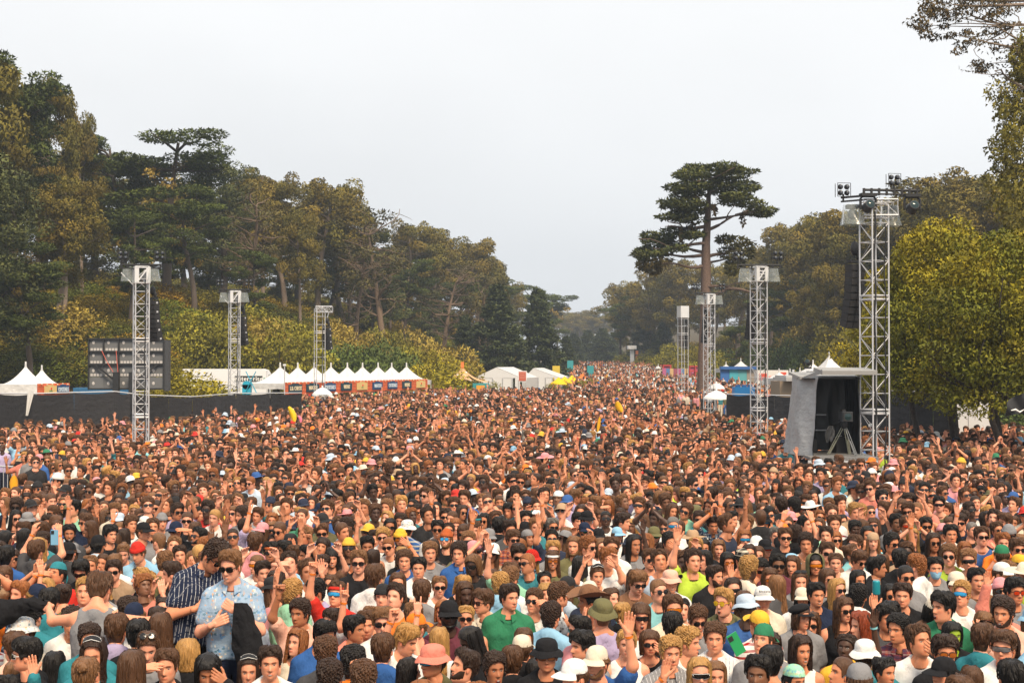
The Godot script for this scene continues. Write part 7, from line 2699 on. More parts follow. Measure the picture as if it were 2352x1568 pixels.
const LENS := {"black": Color(0.01, 0.009, 0.009), "amber": Color(0.45, 0.13, 0.02), "orange": Color(0.75, 0.22, 0.01), "red": Color(0.6, 0.05, 0.01), "blue": Color(0.03, 0.32, 0.62), "green": Color(0.02, 0.28, 0.12), "yellow": Color(0.75, 0.5, 0.03), "grey": Color(0.18, 0.17, 0.17)}


func cloth(name_: String) -> StandardMaterial3D:
	var key := "cloth_" + name_
	if mats.has(key):
		return mats[key]
	var base := name_.get_slice("+", 0)
	var m := mat(key, DYE.get(base, Color(0.3, 0.3, 0.3)), 0.88)
	m.metallic_specular = 0.3
	if name_.contains("+"):
		var im := Image.create(128, 128, false, Image.FORMAT_RGBA8)
		var b: Color = lin(DYE[base])
		im.fill(b)
		var r := RandomNumberGenerator.new()
		r.seed = hash(name_)
		var pat := name_.get_slice("+", 1)
		match pat:
			"stripes":
				for k in 8:
					im.fill_rect(Rect2i(k * 16, 0, 2, 128), Color(0.85, 0.85, 0.85) if base != "white" else Color(0.35, 0.45, 0.6))
					for j in 9:
						im.fill_rect(Rect2i(k * 16, r.randi() % 128, 2, 4), b)
			"bands":
				for k in 4:
					im.fill_rect(Rect2i(0, k * 32, 128, 12), Color(0.6, 0.12, 0.1) if base == "white" else Color(0.75, 0.72, 0.65))
			"plaid":
				for k in 4:
					im.fill_rect(Rect2i(k * 32, 0, 12, 128), Color(0.5, 0.22, 0.2))
				for k in 4:
					im.blend_rect(im, Rect2i(0, 0, 0, 0), Vector2i())
					for x in 128:
						for y in 12:
							im.set_pixel(x, k * 32 + y, im.get_pixel(x, k * 32 + y).lerp(Color(0.15, 0.2, 0.32), 0.55))
					im.fill_rect(Rect2i(0, k * 32 + 22, 128, 2), Color(0.75, 0.7, 0.65))
			"camo", "cow", "floral", "leaves":
				var cs: Array = {"camo": [Color(0.3, 0.33, 0.22), Color(0.5, 0.46, 0.34), Color(0.2, 0.24, 0.17)], "cow": [Color(0.03, 0.03, 0.03)], "floral": [Color(0.35, 0.55, 0.75), Color(0.85, 0.6, 0.35), Color(0.25, 0.42, 0.5), Color(0.9, 0.88, 0.82)], "leaves": [Color(0.9, 0.9, 0.88), Color(0.45, 0.6, 0.75)]}[pat]
				for k in {"camo": 40, "cow": 34, "floral": 70, "leaves": 80}[pat]:
					var c: Color = cs[k % cs.size()]
					var x0 := r.randi() % 128
					var y0 := r.randi() % 128
					var rx := r.randf_range(3, 9) * (0.6 if pat in ["floral", "leaves"] else 1.0)
					var ry := r.randf_range(3, 9) * (0.6 if pat in ["floral", "leaves"] else 1.0)
					for y in range(-10, 11):
						for x in range(-10, 11):
							if (x / rx) ** 2 + (y / ry) ** 2 + 0.5 * sin(x * 1.1 + k) < 1.0:
								im.set_pixel(posmod(x0 + x, 128), posmod(y0 + y, 128), c)
		m.albedo_color = Color.WHITE
		m.albedo_texture = ImageTexture.create_from_image(im)
		m.uv1_triplanar = true
		m.uv1_scale = Vector3.ONE * (3.2 if pat == "floral" else 4.0)
	wrinkled(m)
	return m


func cloth_words(name_: String) -> String:
	var base := name_.get_slice("+", 0)
	var w: String = DYE_WORDS.get(base, base)
	if name_.contains("+"):
		w += {"stripes": " striped", "bands": " banded", "plaid": " plaid", "camo": " camouflage", "cow": " cow-print", "floral": " flowered", "leaves": " leafy"}[name_.get_slice("+", 1)]
	return w


func skin_mat(k: int, tint := "") -> StandardMaterial3D:
	var key := "skin%d%s" % [k, tint]
	if not mats.has(key):
		var m := mat(key, Color(0.30, 0.42, 0.03) if tint == "green" else SKIN[k], 0.5, 0.0, true)
		m.subsurf_scatter_enabled = k < 4
		m.subsurf_scatter_strength = 0.12
		m.metallic_specular = 0.4
	return mats[key]


func hair_mat(c: String) -> StandardMaterial3D:
	if not mats.has("hair_" + c):
		var m := mat("hair_" + c, HAIR[c], 0.42, 0.0, true)
		strands(m)
	return mats["hair_" + c]


func strands(m: StandardMaterial3D) -> void:
	# fine streaks along the hair
	m.metallic_specular = 0.4
	if not mats.has("strand_tex"):
		var r := RandomNumberGenerator.new()
		r.seed = 8
		var im := Image.create(512, 64, false, Image.FORMAT_RGBA8)
		var hm := Image.create(512, 64, false, Image.FORMAT_RGBA8)
		var a := FastNoiseLite.new()
		a.frequency = 1.0
		for x in 512:
			for y in 64:
				var w := sin(TAU * y / 64.0) * 3.0
				var s := 0.5 + 0.35 * a.get_noise_2d((x + w) * 0.31, sin(TAU * y / 64.0) * 0.7) + 0.3 * a.get_noise_2d((x + w) * 0.09, 4.0 + cos(TAU * y / 64.0))
				s = clampf(s, 0, 1)
				var g := clampf(0.45 + 0.8 * s, 0, 1)
				im.set_pixel(x, y, Color(g, g, g))
				hm.set_pixel(x, y, Color(s, s, s))
		mats["strand_tex"] = ImageTexture.create_from_image(im)
		hm.bump_map_to_normal_map(4.0)
		mats["strand_normal"] = ImageTexture.create_from_image(hm)
	m.albedo_texture = mats["strand_tex"]
	m.normal_enabled = true
	m.normal_texture = mats["strand_normal"]
	m.normal_scale = 1.2


func wrinkled(m: StandardMaterial3D) -> void:
	if not mats.has("wrinkle_normal"):
		var n := FastNoiseLite.new()
		n.seed = 17
		n.frequency = 0.018
		n.fractal_octaves = 4
		n.domain_warp_enabled = true
		n.domain_warp_amplitude = 25.0
		var t := NoiseTexture2D.new()
		t.noise = n
		t.width = 256
		t.height = 256
		t.seamless = true
		t.as_normal_map = true
		t.bump_strength = 7.0
		mats["wrinkle_normal"] = t
	m.normal_enabled = true
	m.normal_texture = mats["wrinkle_normal"]
	m.normal_scale = 0.8
	m.uv1_triplanar = true
	if m.albedo_texture == null:
		m.uv1_scale = Vector3(2.2, 1.3, 2.2)


var stand := []      # [x, z] of everybody placed
var named := []      # [position, short description] of people easy to point out


func person(d: Dictionary) -> Node3D:
	# d: at (ground), scale, sex, skin, mouth, style, hair, hat, glasses, shirt, cut, gesture, yaw, turn, pitch, more
	var woman: bool = d.sex == "f"
	var o := thing("person", "", "person", d.at, deg_to_rad(d.yaw), d.get("group", "people in the front of the crowd"))
	o.scale = Vector3.ONE * d.scale
	var turn := deg_to_rad(d.turn)
	var pitch := deg_to_rad(d.pitch)
	var t := head_turn(turn, pitch) * Transform3D(Basis.from_scale(head_shape(d.gesture, woman, d.mouth, turn, pitch)), Vector3.ZERO)
	put("body", person_mesh(d.gesture, woman, d.mouth, turn, pitch), o, null).set_surface_override_material(0, skin_mat(d.skin, d.get("tint", "")))
	if d.style != "bald":
		var st: String = d.style
		if d.hat != "" and st in ["curly", "afro", "quiff"] and not d.hat.begins_with("headband"):
			st = "short"
		if d.hat != "" and not d.hat.begins_with("headband"):
			st += " flat"
		put("hair", hair_mesh(st), o, hair_mat(d.hair), t)
	put("shirt", shirt_mesh(d.gesture, d.cut, woman), o, cloth(d.shirt))
	put("trousers", trousers_mesh(), o, cloth(["navy", "darkgrey", "black", "blue"][d.skin % 4]))
	if d.hat != "":
		var kind: String = d.hat.get_slice(":", 0)
		var h := put("hat", hat_mesh(kind), o, cloth(d.hat.get_slice(":", 1)), t)
		if d.get("badge"):
			var w := words(d.badge, 0.024, 0.004, mat("badge_ink", Color(0.02, 0.03, 0.05), 0.7))
			w.transform = Transform3D(Basis(Vector3.RIGHT, -0.28), Vector3(0, 0.095, 0.121))
			h.add_child(w, true)
		if d.get("patch"):
			var pm := MB.new()
			pm.ball(Vector3(0, 0.094, -0.125 if kind == "capback" else 0.119), Vector3(0.021, 0.019, 0.006), 6, 12)
			put("cap_badge", pm.mesh(), h, cloth(d.patch))
	if d.glasses != "":
		var q: PackedStringArray = d.glasses.split("_")
		var frame := "white" if q.has("white") else ("yellow" if q.has("yellow") else "black")
		var g := t
		if q.has("up"):
			g = t * Transform3D(Basis(Vector3.RIGHT, -0.85), Vector3(0, 0.072, 0.002))
		var gm := put("sunglasses", glasses_mesh(q[0]), o, null, g)
		if frame != "black":
			gm.set_surface_override_material(0, cloth(frame))
		for c in q:
			if LENS.has(c) and c != "black":
				gm.set_surface_override_material(1, mat("lens_" + c, LENS[c], 0.12, 0.35))
	if d.get("beard"):
		put("beard", beard_mesh(), o, hair_mat(d.hair), t)
	if d.get("mask"):
		var mm := MB.new()
		var p := PackedVector3Array()
		for r in 7:
			for c in 17:
				var q := head_pt(lerpf(-0.03, -0.118, r / 6.0), deg_to_rad(lerpf(-70, 70, c / 16.0)))
				p.append(q + Vector3(0, 0, 0.016 * bump(q.x, 0.05) + 0.006))
		mm.sheet(p, 17, false, Color.WHITE, true)
		put("face_mask", mm.mesh(), o, cloth("skyblue"), t)
	if d.gesture != "down" and (d.skin + int(d.yaw)) % 3 != 0:
		var bm := MB.new()
		for q in 2:
			var a := arm([-1.0, 1.0][q], GESTURE[d.gesture][q])
			if a[1].y > 1.4:
				var dir: Vector3 = (a[1] - a[0]).normalized()
				bm.rod(a[1] - dir * 0.03, a[1] - dir * 0.012, 0.034, 10)
		if bm.v.size():
			put("wristband", bm.mesh(), o, cloth("turquoise" if int(d.yaw) % 2 else "orange"))
	# what it is called
	var w: String = "person with " + STYLE_WORDS.get(d.style, "no") + " " + HAIR_WORDS[d.hair] + " hair"
	if d.hat != "":
		w = "person in a " + cloth_words(d.hat.get_slice(":", 1)) + " " + {"cap": "cap", "capback": "backward cap", "bucket": "bucket hat", "knit": "crochet hat", "beanie": "beanie", "cowboy": "cowboy hat", "sunhat": "brimmed hat", "visor": "visor", "headband": "headband", "bandana": "bandana", "beret": "beret", "newsboy": "newsboy cap", "hood": "hood"}[d.hat.get_slice(":", 0)]
	var extra := []
	if absf(d.yaw) > 115:
		extra.append("seen from behind")
	elif d.glasses != "":
		var q: PackedStringArray = d.glasses.split("_")
		var cw := ""
		for c in ["white", "yellow", "amber", "orange", "red", "blue", "green", "grey"]:
			if q.has(c):
				cw = c + " "
				break
		extra.append({"round": "round ", "shield": "wraparound "}.get(q[0], "") + cw + ("sunglasses on head" if q.has("up") else "sunglasses"))
	if d.get("beard"):
		extra.append("beard")
	if d.get("mask"):
		extra.append("blue face mask")
	if d.get("tint"):
		extra.append("green face paint")
	extra.append(cloth_words(d.shirt) + " " + {"tee": "shirt", "tank": "tank top", "hoodie": "long-sleeved top", "shirt": "collared shirt"}[d.cut])
	if GESTURE_WORDS.get(d.gesture, ""):
		extra.append(GESTURE_WORDS[d.gesture])
	o.set_meta("label", w + (", " if extra else "") + ", ".join(extra))
	o.set_meta("parts_of_label", [w] + extra)
	stand.append(Vector2(d.at.x, d.at.z))
	if d.hat != "" or d.hair in ["red", "ginger", "grey"] or d.get("mask"):
		named.append([d.at, w.replace("person in", "").replace("person with", "").strip_edges(), o])
	return o


func settle_labels(all: Array) -> void:
	# where two read alike, add whom they stand beside, until every label is one person's only
	var count := {}
	for o in all:
		count[o.get_meta("label")] = count.get(o.get_meta("label"), 0) + 1
	var short_count := {}
	for q in named:
		short_count[q[1]] = short_count.get(q[1], 0) + 1
	var anchors := named.filter(func(q): return short_count[q[1]] == 1)
	var taken := {}
	for o in all:
		var l: String = o.get_meta("label")
		if count[l] == 1 and l.split(" ").size() <= 16:
			taken[l] = true
	for o: Node3D in all:
		var l: String = o.get_meta("label")
		if count[l] == 1 and l.split(" ").size() <= 16:
			continue
		var near := anchors.filter(func(q): return q[2] != o)
		near.sort_custom(func(a, b): return a[0].distance_squared_to(o.position) < b[0].distance_squared_to(o.position))
		var parts: Array = o.get_meta("parts_of_label")
		var done := false
		for a in near.slice(0, 12):
			var by: Vector3 = o.position - a[0]
			var rel := "beside" if absf(by.x) > absf(by.z) else ("behind" if by.z < 0.0 else "before")
			for n in range(parts.size(), 0, -1):
				var t: String = ", ".join(parts.slice(0, n)) + " " + rel + " the " + str(a[1])
				if t.split(" ").size() <= 16 and not taken.has(t):
					o.set_meta("label", t)
					taken[t] = true
					done = true
					break
			if done:
				break
	for o in all:
		o.remove_meta("parts_of_label")


func read_people() -> Array:
	var out := []
	var x0 := 0.0
	for line in FRONT.strip_edges().split("\n"):
		var q := line.split(" ", false)
		if q.size() == 1:
			x0 = float(q[0])
			continue
		var d := {"sex": q[0][0], "skin": int(q[0][1]), "mouth": q[0][2], "u": (x0 + float(q[1]) * 0.36565) / 1.0884, "v": (1280 + float(q[2]) * 0.36565) / 1.0884, "style": q[3], "hair": q[4], "hat": "" if q[5] == "-" else q[5], "glasses": "" if q[6] == "-" else q[6], "cut": q[7].get_slice(":", 0), "shirt": q[7].get_slice(":", 1), "gesture": q[8], "yaw": float(q[9]), "pitch": 0.0, "turn": 0.0}
		for e in q.slice(10):
			if e.begins_with("p"):
				d.pitch = float(e.substr(1))
			elif e.begins_with("h"):
				d.rise = float(e.substr(1))
			elif e.contains("="):
				d[e.get_slice("=", 0)] = e.get_slice("=", 1)
			else:
				d[e] = true
		out.append(d)
	return out


func pick(list: Array) -> Variant:
	return list[rng.randi() % list.size()]


func anyone(d: Dictionary) -> Dictionary:
	# somebody of the kinds the photograph is full of
	var woman := rng.randf() < 0.42
	d.sex = "f" if woman else "m"
	d.skin = pick([0, 0, 1, 1, 1, 2, 2, 2, 3, 3, 4, 5] if rng.randf() < 0.5 else [0, 1, 1, 2])
	d.mouth = pick(["c", "c", "c", "s", "o"])
	d.style = pick(["long", "long", "wavy", "wavy", "fringe", "bun", "pony", "bob"]) if woman else pick(["short", "short", "quiff", "curly", "curly", "mop", "mop", "short", "buzz"])
	d.hair = pick(["black", "dbrown", "dbrown", "brown", "brown", "lbrown", "blonde", "ginger"] if d.skin < 3 else ["black", "black", "dbrown"])
	d.hat = ""
	if rng.randf() < 0.2:
		d.hat = pick(["cap:black", "cap:white", "cap:navy", "capback:black", "cap:grey", "bucket:white", "bucket:black", "bucket:skyblue", "cap:paleblue", "beanie:black", "bucket:olive", "sunhat:tan", "bandana:navy", "cap:green", "cap:cream", "bucket:pink", "cap:orange", "cap:yellow", "cap:red"])
	d.glasses = ""
	if rng.randf() < 0.42:
		d.glasses = pick(["wayfarer", "wayfarer", "wayfarer", "round", "shield", "wayfarer_amber", "shield_orange", "round_amber", "wayfarer_blue", "shield_white", "wayfarer_up"])
	d.cut = pick(["tee", "tee", "tank", "shirt", "hoodie"]) if not woman else pick(["tank", "tank", "tee", "hoodie"])
	d.shirt = pick(["white", "white", "white", "black", "black", "black", "grey", "navy", "darkgrey", "paleblue", "cream", "olive", "teal", "pink", "blue", "maroon", "brown", "skyblue", "green", "yellow", "black+stripes", "white+bands", "paleblue+floral", "navy+leaves", "cream+plaid", "lavender", "orange", "peach"])
	d.gesture = "down" if rng.randf() < 0.66 else pick(["upr", "upl", "both", "mouth", "clap", "claphigh", "brow", "wave", "palm", "fist", "point", "face", "phone"])
	d.yaw = clampf(rng.randfn() * 30.0 - 5.0, -80, 80) if rng.randf() < 0.86 else rng.randf_range(120, 240)
	d.pitch = pick([0.0, -12.0, -12.0, 12.0])
	d.beard = not woman and rng.randf() < 0.22
	return d


func split_yaw(d: Dictionary) -> void:
	var y := wrapf(d.yaw, -180, 180)
	d.turn = 0.0
	if absf(y) > 12 and absf(y) < 120:
		d.turn = 28.0 * signf(y)
	d.yaw = y - d.turn
	d.pitch = -14.0 if d.pitch < -6 else (16.0 if d.pitch > 6 else 0.0)


func ground_spot(u: float, v: float, high: float) -> Vector3:
	# where someone stands whose head, that high, is seen at u, v
	var tan_v := tan(TILT + atan((784.0 - v) / F))
	var d := (high - EYE.y) / tan_v
	var p := at(u, v, d)
	return Vector3(p.x, 0, p.z)


func in_field(x: float, z: float) -> bool:
	var d := -z
	var left := -0.40 * d - 4.0
	if d > 27.0 and d < 41.5:
		left = -0.345 * d
	if d > 51.0:
		left = lerpf(-19.0, -9.8, smoothstep(52, 66, d))
	if d > 66.0:
		left = lerpf(-9.8, -12.2, (d - 66.0) / 12.0)
	if d > 78.0:
		left = lerpf(-12.2, -4.8, (d - 78.0) / 22.0)
	if d > 100.0:
		left = lerpf(-4.8, 4.6, smoothstep(100.0, 112.0, d))
	if d > 126.0:
		left = maxf(4.6, 0.040 * d)
	var right := 0.40 * d + 5.0
	if d > 36.0:
		right = minf(right, 21.0)
	if d > 48.0:
		right = lerpf(21.0, 8.6, smoothstep(48, 58, d))
	if d > 84.0:
		right = lerpf(8.6, 22.0, smoothstep(84.0, 100.0, d))
	if d > 140.0:
		right = lerpf(22.0, 21.5, (d - 140.0) / 120.0)
	if x < left or x > right or d > 268.0:
		return false
	if x > 6.7 and x < 9.8 and d > 34.0 and d < 38.4:
		return false
	for t in tower_spots:
		if Vector2(x - t.x, z - t.z).length() < 0.62:
			return false
	return true


var tower_spots := []


func room_at(p: Vector2, gap: float) -> bool:
	for q: Vector2 in stand:
		if absf(q.x - p.x) < gap and absf(q.y - p.y) < gap and q.distance_to(p) < gap:
			return false
	return true


func build_people() -> void:
	var all := []
	heroes(all)
	rng.seed = 1234
	var list := read_people()
	for d in list:
		var tall: float = d.get("rise", (1.585 if d.sex == "f" else 1.675) + rng.randf_range(-0.05, 0.05))
		d.at = ground_spot(d.u, d.v, tall)
		d.scale = tall / 1.675 if not d.has("rise") else 1.0
		if d.has("rise"):
			d.at.y = d.rise - 1.675
		split_yaw(d)
		for k in 6:   # nobody stands inside somebody else
			if room_at(Vector2(d.at.x, d.at.z), 0.26) or d.scale < 0.85:
				break
			d.scale -= 0.02
			d.at = ground_spot(d.u, d.v, 1.675 * d.scale)
		all.append(person(d))
	# fill the gaps in the same part of the crowd
	var d0 := 10.3
	while d0 < 28.0 and all.size() < 303:
		var half := 0.36 * d0 + 0.3
		var x := -half + rng.randf() * 0.4
		while x < half:
			var p := Vector2(x + rng.randf_range(-0.12, 0.12), -d0 - rng.randf_range(-0.14, 0.14))
			var bearing := 1176.0 + p.x / -p.y * F
			if d0 < 12.3 and bearing > 90.0 and bearing < 640.0 and (d0 > 11.0 or bearing < 380.0):
				x += 0.45
				continue   # the three stand clear here
			if room_at(p, 0.42) and all.size() < 303:
				var d := anyone({})
				d.at = Vector3(p.x, 0, p.y)
				d.scale = rng.randf_range(0.90, 0.98) if d.sex == "f" else rng.randf_range(0.95, 1.04)
				if d0 < 11.0:
					d.gesture = "down"
					d.scale *= 0.97
				split_yaw(d)
				all.append(person(d))
			x += 0.45
		d0 += 0.42
	print(all.size(), " people to ", d0)
	settle_labels(all)
	far_crowd(d0 - 0.9)


func heroes(all: Array) -> void:
	# three who stand above the crowd, on the shoulders of those below
	var o := person({"at": ground_spot(590, 1300, 1.95) + Vector3(0, 0.27, 0), "scale": 1.0, "sex": "m", "skin": 0, "mouth": "s", "style": "quiff", "hair": "lbrown", "hat": "", "glasses": "wayfarer", "shirt": "dusty+floral", "cut": "shirt", "gesture": "jacket", "yaw": 0, "turn": -12.0, "pitch": 8.0})
	all.append(o)
	o.position = at(533, 1296, 12.3) - Vector3(0, 1.75, 0)
	o.scale = Vector3.ONE * 1.05
	o.set_meta("label", "person in wayfarer sunglasses and blue flowered open shirt, clutching a black jacket")
	o.set_meta("parts_of_label", [o.get_meta("label")])
	stand.append(Vector2(o.position.x, o.position.z))
	var jk := MB.new()
	var p := PackedVector3Array()
	for r in 14:
		for c in 18:
			var an := TAU * c / 18
			var t := r / 13.0
			var w := 0.04 + 0.075 * pow(t, 0.7) * (1.0 - 0.35 * smoothstep(0.8, 1.0, t)) + 0.02 * sin(an * 5.0 + t * 4.0) * t
			p.append(Vector3(sin(an) * w * 1.25 + 0.12 * t, -0.52 * t, cos(an) * w * 0.55 + 0.03 * t) + Vector3(noise.get_noise_3d(an * 3, t * 4, 1), 0, noise.get_noise_3d(an * 3, t * 4, 7)) * 0.03)
	jk.sheet(p, 18, true, Color.WHITE, true)
	var j := put("black_jacket", jk.mesh(), null, cloth("black"))
	j.position = o.position + Vector3(0.12, 1.46, 0.26)
	j.scale = Vector3.ONE * 1.05
	tag(j, "black jacket bunched in the hand of the person in the blue flowered shirt", "jacket")
	var s := person({"at": Vector3.ZERO, "scale": 1.0, "sex": "m", "skin": 2, "mouth": "c", "style": "curly", "hair": "dbrown", "hat": "", "glasses": "round", "shirt": "navy+stripes", "cut": "shirt", "gesture": "hip", "yaw": 30, "turn": 22.0, "pitch": 34.0})
	s.position = at(462, 1285, 12.6) - Vector3(0, 1.76, 0)
	s.scale = Vector3.ONE * 1.1
	s.rotation.z = -0.16
	s.position += Vector3(-0.22, 0.02, 0)
	s.set_meta("label", "person with curly dark hair and navy pinstriped shirt, bending and looking down")
	s.set_meta("parts_of_label", [s.get_meta("label")])
	all.append(s)
	stand.append(Vector2(s.position.x, s.position.z))
	var a := person({"at": Vector3.ZERO, "scale": 1.02, "sex": "m", "skin": 1, "mouth": "c", "style": "mop", "hair": "brown", "hat": "", "glasses": "", "shirt": "grey", "cut": "tank", "gesture": "out", "yaw": 176, "turn": 8.0, "pitch": 26.0})
	a.position = at(223, 1342, 12.4) - Vector3(0, 1.80, 0)
	a.scale = Vector3.ONE * 1.07
	a.set_meta("label", "person in a grey tank top seen from behind, both arms stretched wide")
	a.set_meta("parts_of_label", [a.get_meta("label")])
	all.append(a)
	stand.append(Vector2(a.position.x, a.position.z))
	var ck := MB.new()
	p = PackedVector3Array()
	for r in 16:
		for c in 14:
			var an := TAU * c / 14
			var t := r / 15.0
			var w := 0.035 + 0.05 * t
			var q := Vector3(-0.50 * t, -0.03 * t + 0.06 * sin(t * 6.0) * t + sin(an) * w * (1.0 + 0.8 * t), cos(an) * w)
			p.append(q + Vector3(0, noise.get_noise_3d(an * 2, t * 6, 3), noise.get_noise_3d(an * 2, t * 6, 5)) * 0.05)
	ck.sheet(p, 14, true, Color.WHITE, false)
	var k := put("black_cloth", ck.mesh(), null, cloth("black"))
	k.position = a.to_global(Vector3(0.58, 1.43, 0.42))
	tag(k, "black cloth swung out by the person in the grey tank top", "cloth")


func far_crowd(from: float) -> void:
	rng.seed = 99
	var o := Node3D.new()
	o.name = "crowd"
	add_child(o)
	tag(o, "dense festival crowd filling the whole field behind the nearer people", "crowd", "", "stuff")
	var heap := {}   # mesh key -> [transforms, colours]
	var add := func(key: String, t: Transform3D, c: Color) -> void:
		if not heap.has(key):
			heap[key] = [[], []]
		heap[key][0].append(t)
		heap[key][1].append(c)
	var d := from
	var n := 0
	while d < 268.0:
		var half := 0.40 * d + 5.0
		var gap := 0.48 if d < 60 else (0.62 if d < 100 else 0.95)
		var x := -half
		while x < half:
			var px := x + rng.randf_range(-0.2, 0.2) * gap
			var pz := -d - rng.randf_range(-0.3, 0.3)
			x += gap * (1.0 if px > -13.0 - 0.12 * d or d > 45 else 1.0)
			if not in_field(px, pz) or (d < 25.0 and not room_at(Vector2(px, pz), 0.40)):
				continue
			if d > 24.0 and noise.get_noise_2d(px * 0.16, pz * 0.09) < -0.32 and rng.randf() < 0.6:
				continue
			if d > 120.0 and rng.randf() < 0.25:
				continue
			n += 1
			var woman := rng.randf() < 0.45
			var sc := rng.randf_range(0.89, 0.98) if woman else rng.randf_range(0.94, 1.06)
			var yaw := deg_to_rad(rng.randfn() * 22.0 - px * 0.7)
			if rng.randf() < 0.10 + smoothstep(60, 200, d) * 0.3:
				yaw = rng.randf() * TAU
			var base := Transform3D(Basis(Vector3.UP, yaw).scaled_local(Vector3.ONE * sc), Vector3(px, ground_y(px, pz), pz))
			var skin: Color = SKIN[pick([0, 0, 1, 1, 1, 2, 2, 2, 3, 3, 4, 5])]
			var g := "down"
			if rng.randf() < 0.19:
				g = pick(["upr", "upl", "both", "clap", "claphigh", "brow", "mouth", "wave"])
			add.call("body " + g, base, skin)
			var sh: Color = DYE[pick(["white", "paleblue", "white", "skyblue", "cream", "white", "grey", "black"] if d > 100.0 and rng.randf() < 0.6 else ["white", "white", "white", "white", "black", "black", "black", "black", "grey", "darkgrey", "navy", "navy", "paleblue", "cream", "cream", "olive", "teal", "pink", "blue", "skyblue", "brown", "salmon", "lavender", "tan"] if rng.randf() < 0.93 - 0.0 * d else ["orange", "red", "yellow", "mint", "lime", "turquoise"])]
			add.call("shirt " + g + (" tank" if rng.randf() < (0.65 if woman else 0.15) else " tee"), base, sh * rng.randf_range(0.75, 1.1))
			add.call("trousers", base, DYE[pick(["navy", "darkgrey", "black", "blue", "cream"])])
			var t := base * head_turn(rng.randfn() * 0.3, pick([-0.26, -0.2, -0.12, -0.05, 0.08]), rng.randfn() * 0.1)
			add.call("head " + ("f" if woman else "m"), t, skin)
			var hc: String = pick(["black", "dbrown", "dbrown", "dbrown", "brown", "brown", "brown", "brown", "brown", "brown", "lbrown", "lbrown", "blonde", "ginger"])
			var hs: String = pick(["long", "wavy", "fringe", "bun", "bob", "long"]) if woman else pick(["short", "quiff", "curly", "mop", "short", "buzz"])
			var hat := rng.randf() < 0.14
			if hat:
				hs = "long flat" if woman else "short flat"
			add.call("hair " + hs, t, HAIR[hc] * rng.randf_range(0.8, 1.3))
			if hat:
				add.call("hat " + pick(["cap", "cap", "cap", "capback", "bucket", "bucket", "beanie", "sunhat"]), t, DYE[pick(["white", "white", "black", "black", "navy", "grey", "paleblue", "cream", "tan", "olive", "grey", "white", "black"] if rng.randf() < 0.75 else ["green", "pink", "skyblue", "orange", "yellow", "red", "blue"])])
			if rng.randf() < 0.45:
				add.call("glasses " + pick(["wayfarer", "wayfarer", "round", "shield"]), t, Color.WHITE)
		d += 0.46 if d < 60 else (0.6 if d < 100 else 1.15)
	var skin_m := mat("crowd_skin", Color.WHITE, 0.5, 0.0, true)
	var cloth_m := mat("crowd_cloth", Color.WHITE, 0.88, 0.0, true)
	var hair_m := mat("crowd_hair", Color.WHITE, 0.45, 0.0, true)
	wrinkled(cloth_m)
	strands(hair_m)
	for key: String in heap:
		var q := key.split(" ")
		var mesh: Mesh
		var m: Material = cloth_m
		match q[0]:
			"body":
				mesh = bare_body(q[1], false, 0.03).mesh()
				m = skin_m
			"shirt": mesh = shirt_mesh(q[1], q[2], false, 0.032)
			"trousers": mesh = trousers_mesh()
			"head":
				mesh = head_parts(q[1] == "f", "c", false)[0].mesh()
				m = skin_m
			"hair":
				mesh = hair_mesh(key.substr(5))
				m = hair_m
			"hat": mesh = hat_mesh(q[1])
			"glasses":
				mesh = glasses_mesh(q[1])
				m = null
		var mm := many(mesh, heap[key][0], heap[key][1])
		if m:
			mm.material_override = m
		mm.name = {"body": "bodies", "shirt": "shirts", "trousers": "trousers", "head": "heads", "hair": "hair", "hat": "hats", "glasses": "sunglasses"}[q[0]]
		o.add_child(mm, true)
		stuff(mm)
	print(n, " in the crowd")


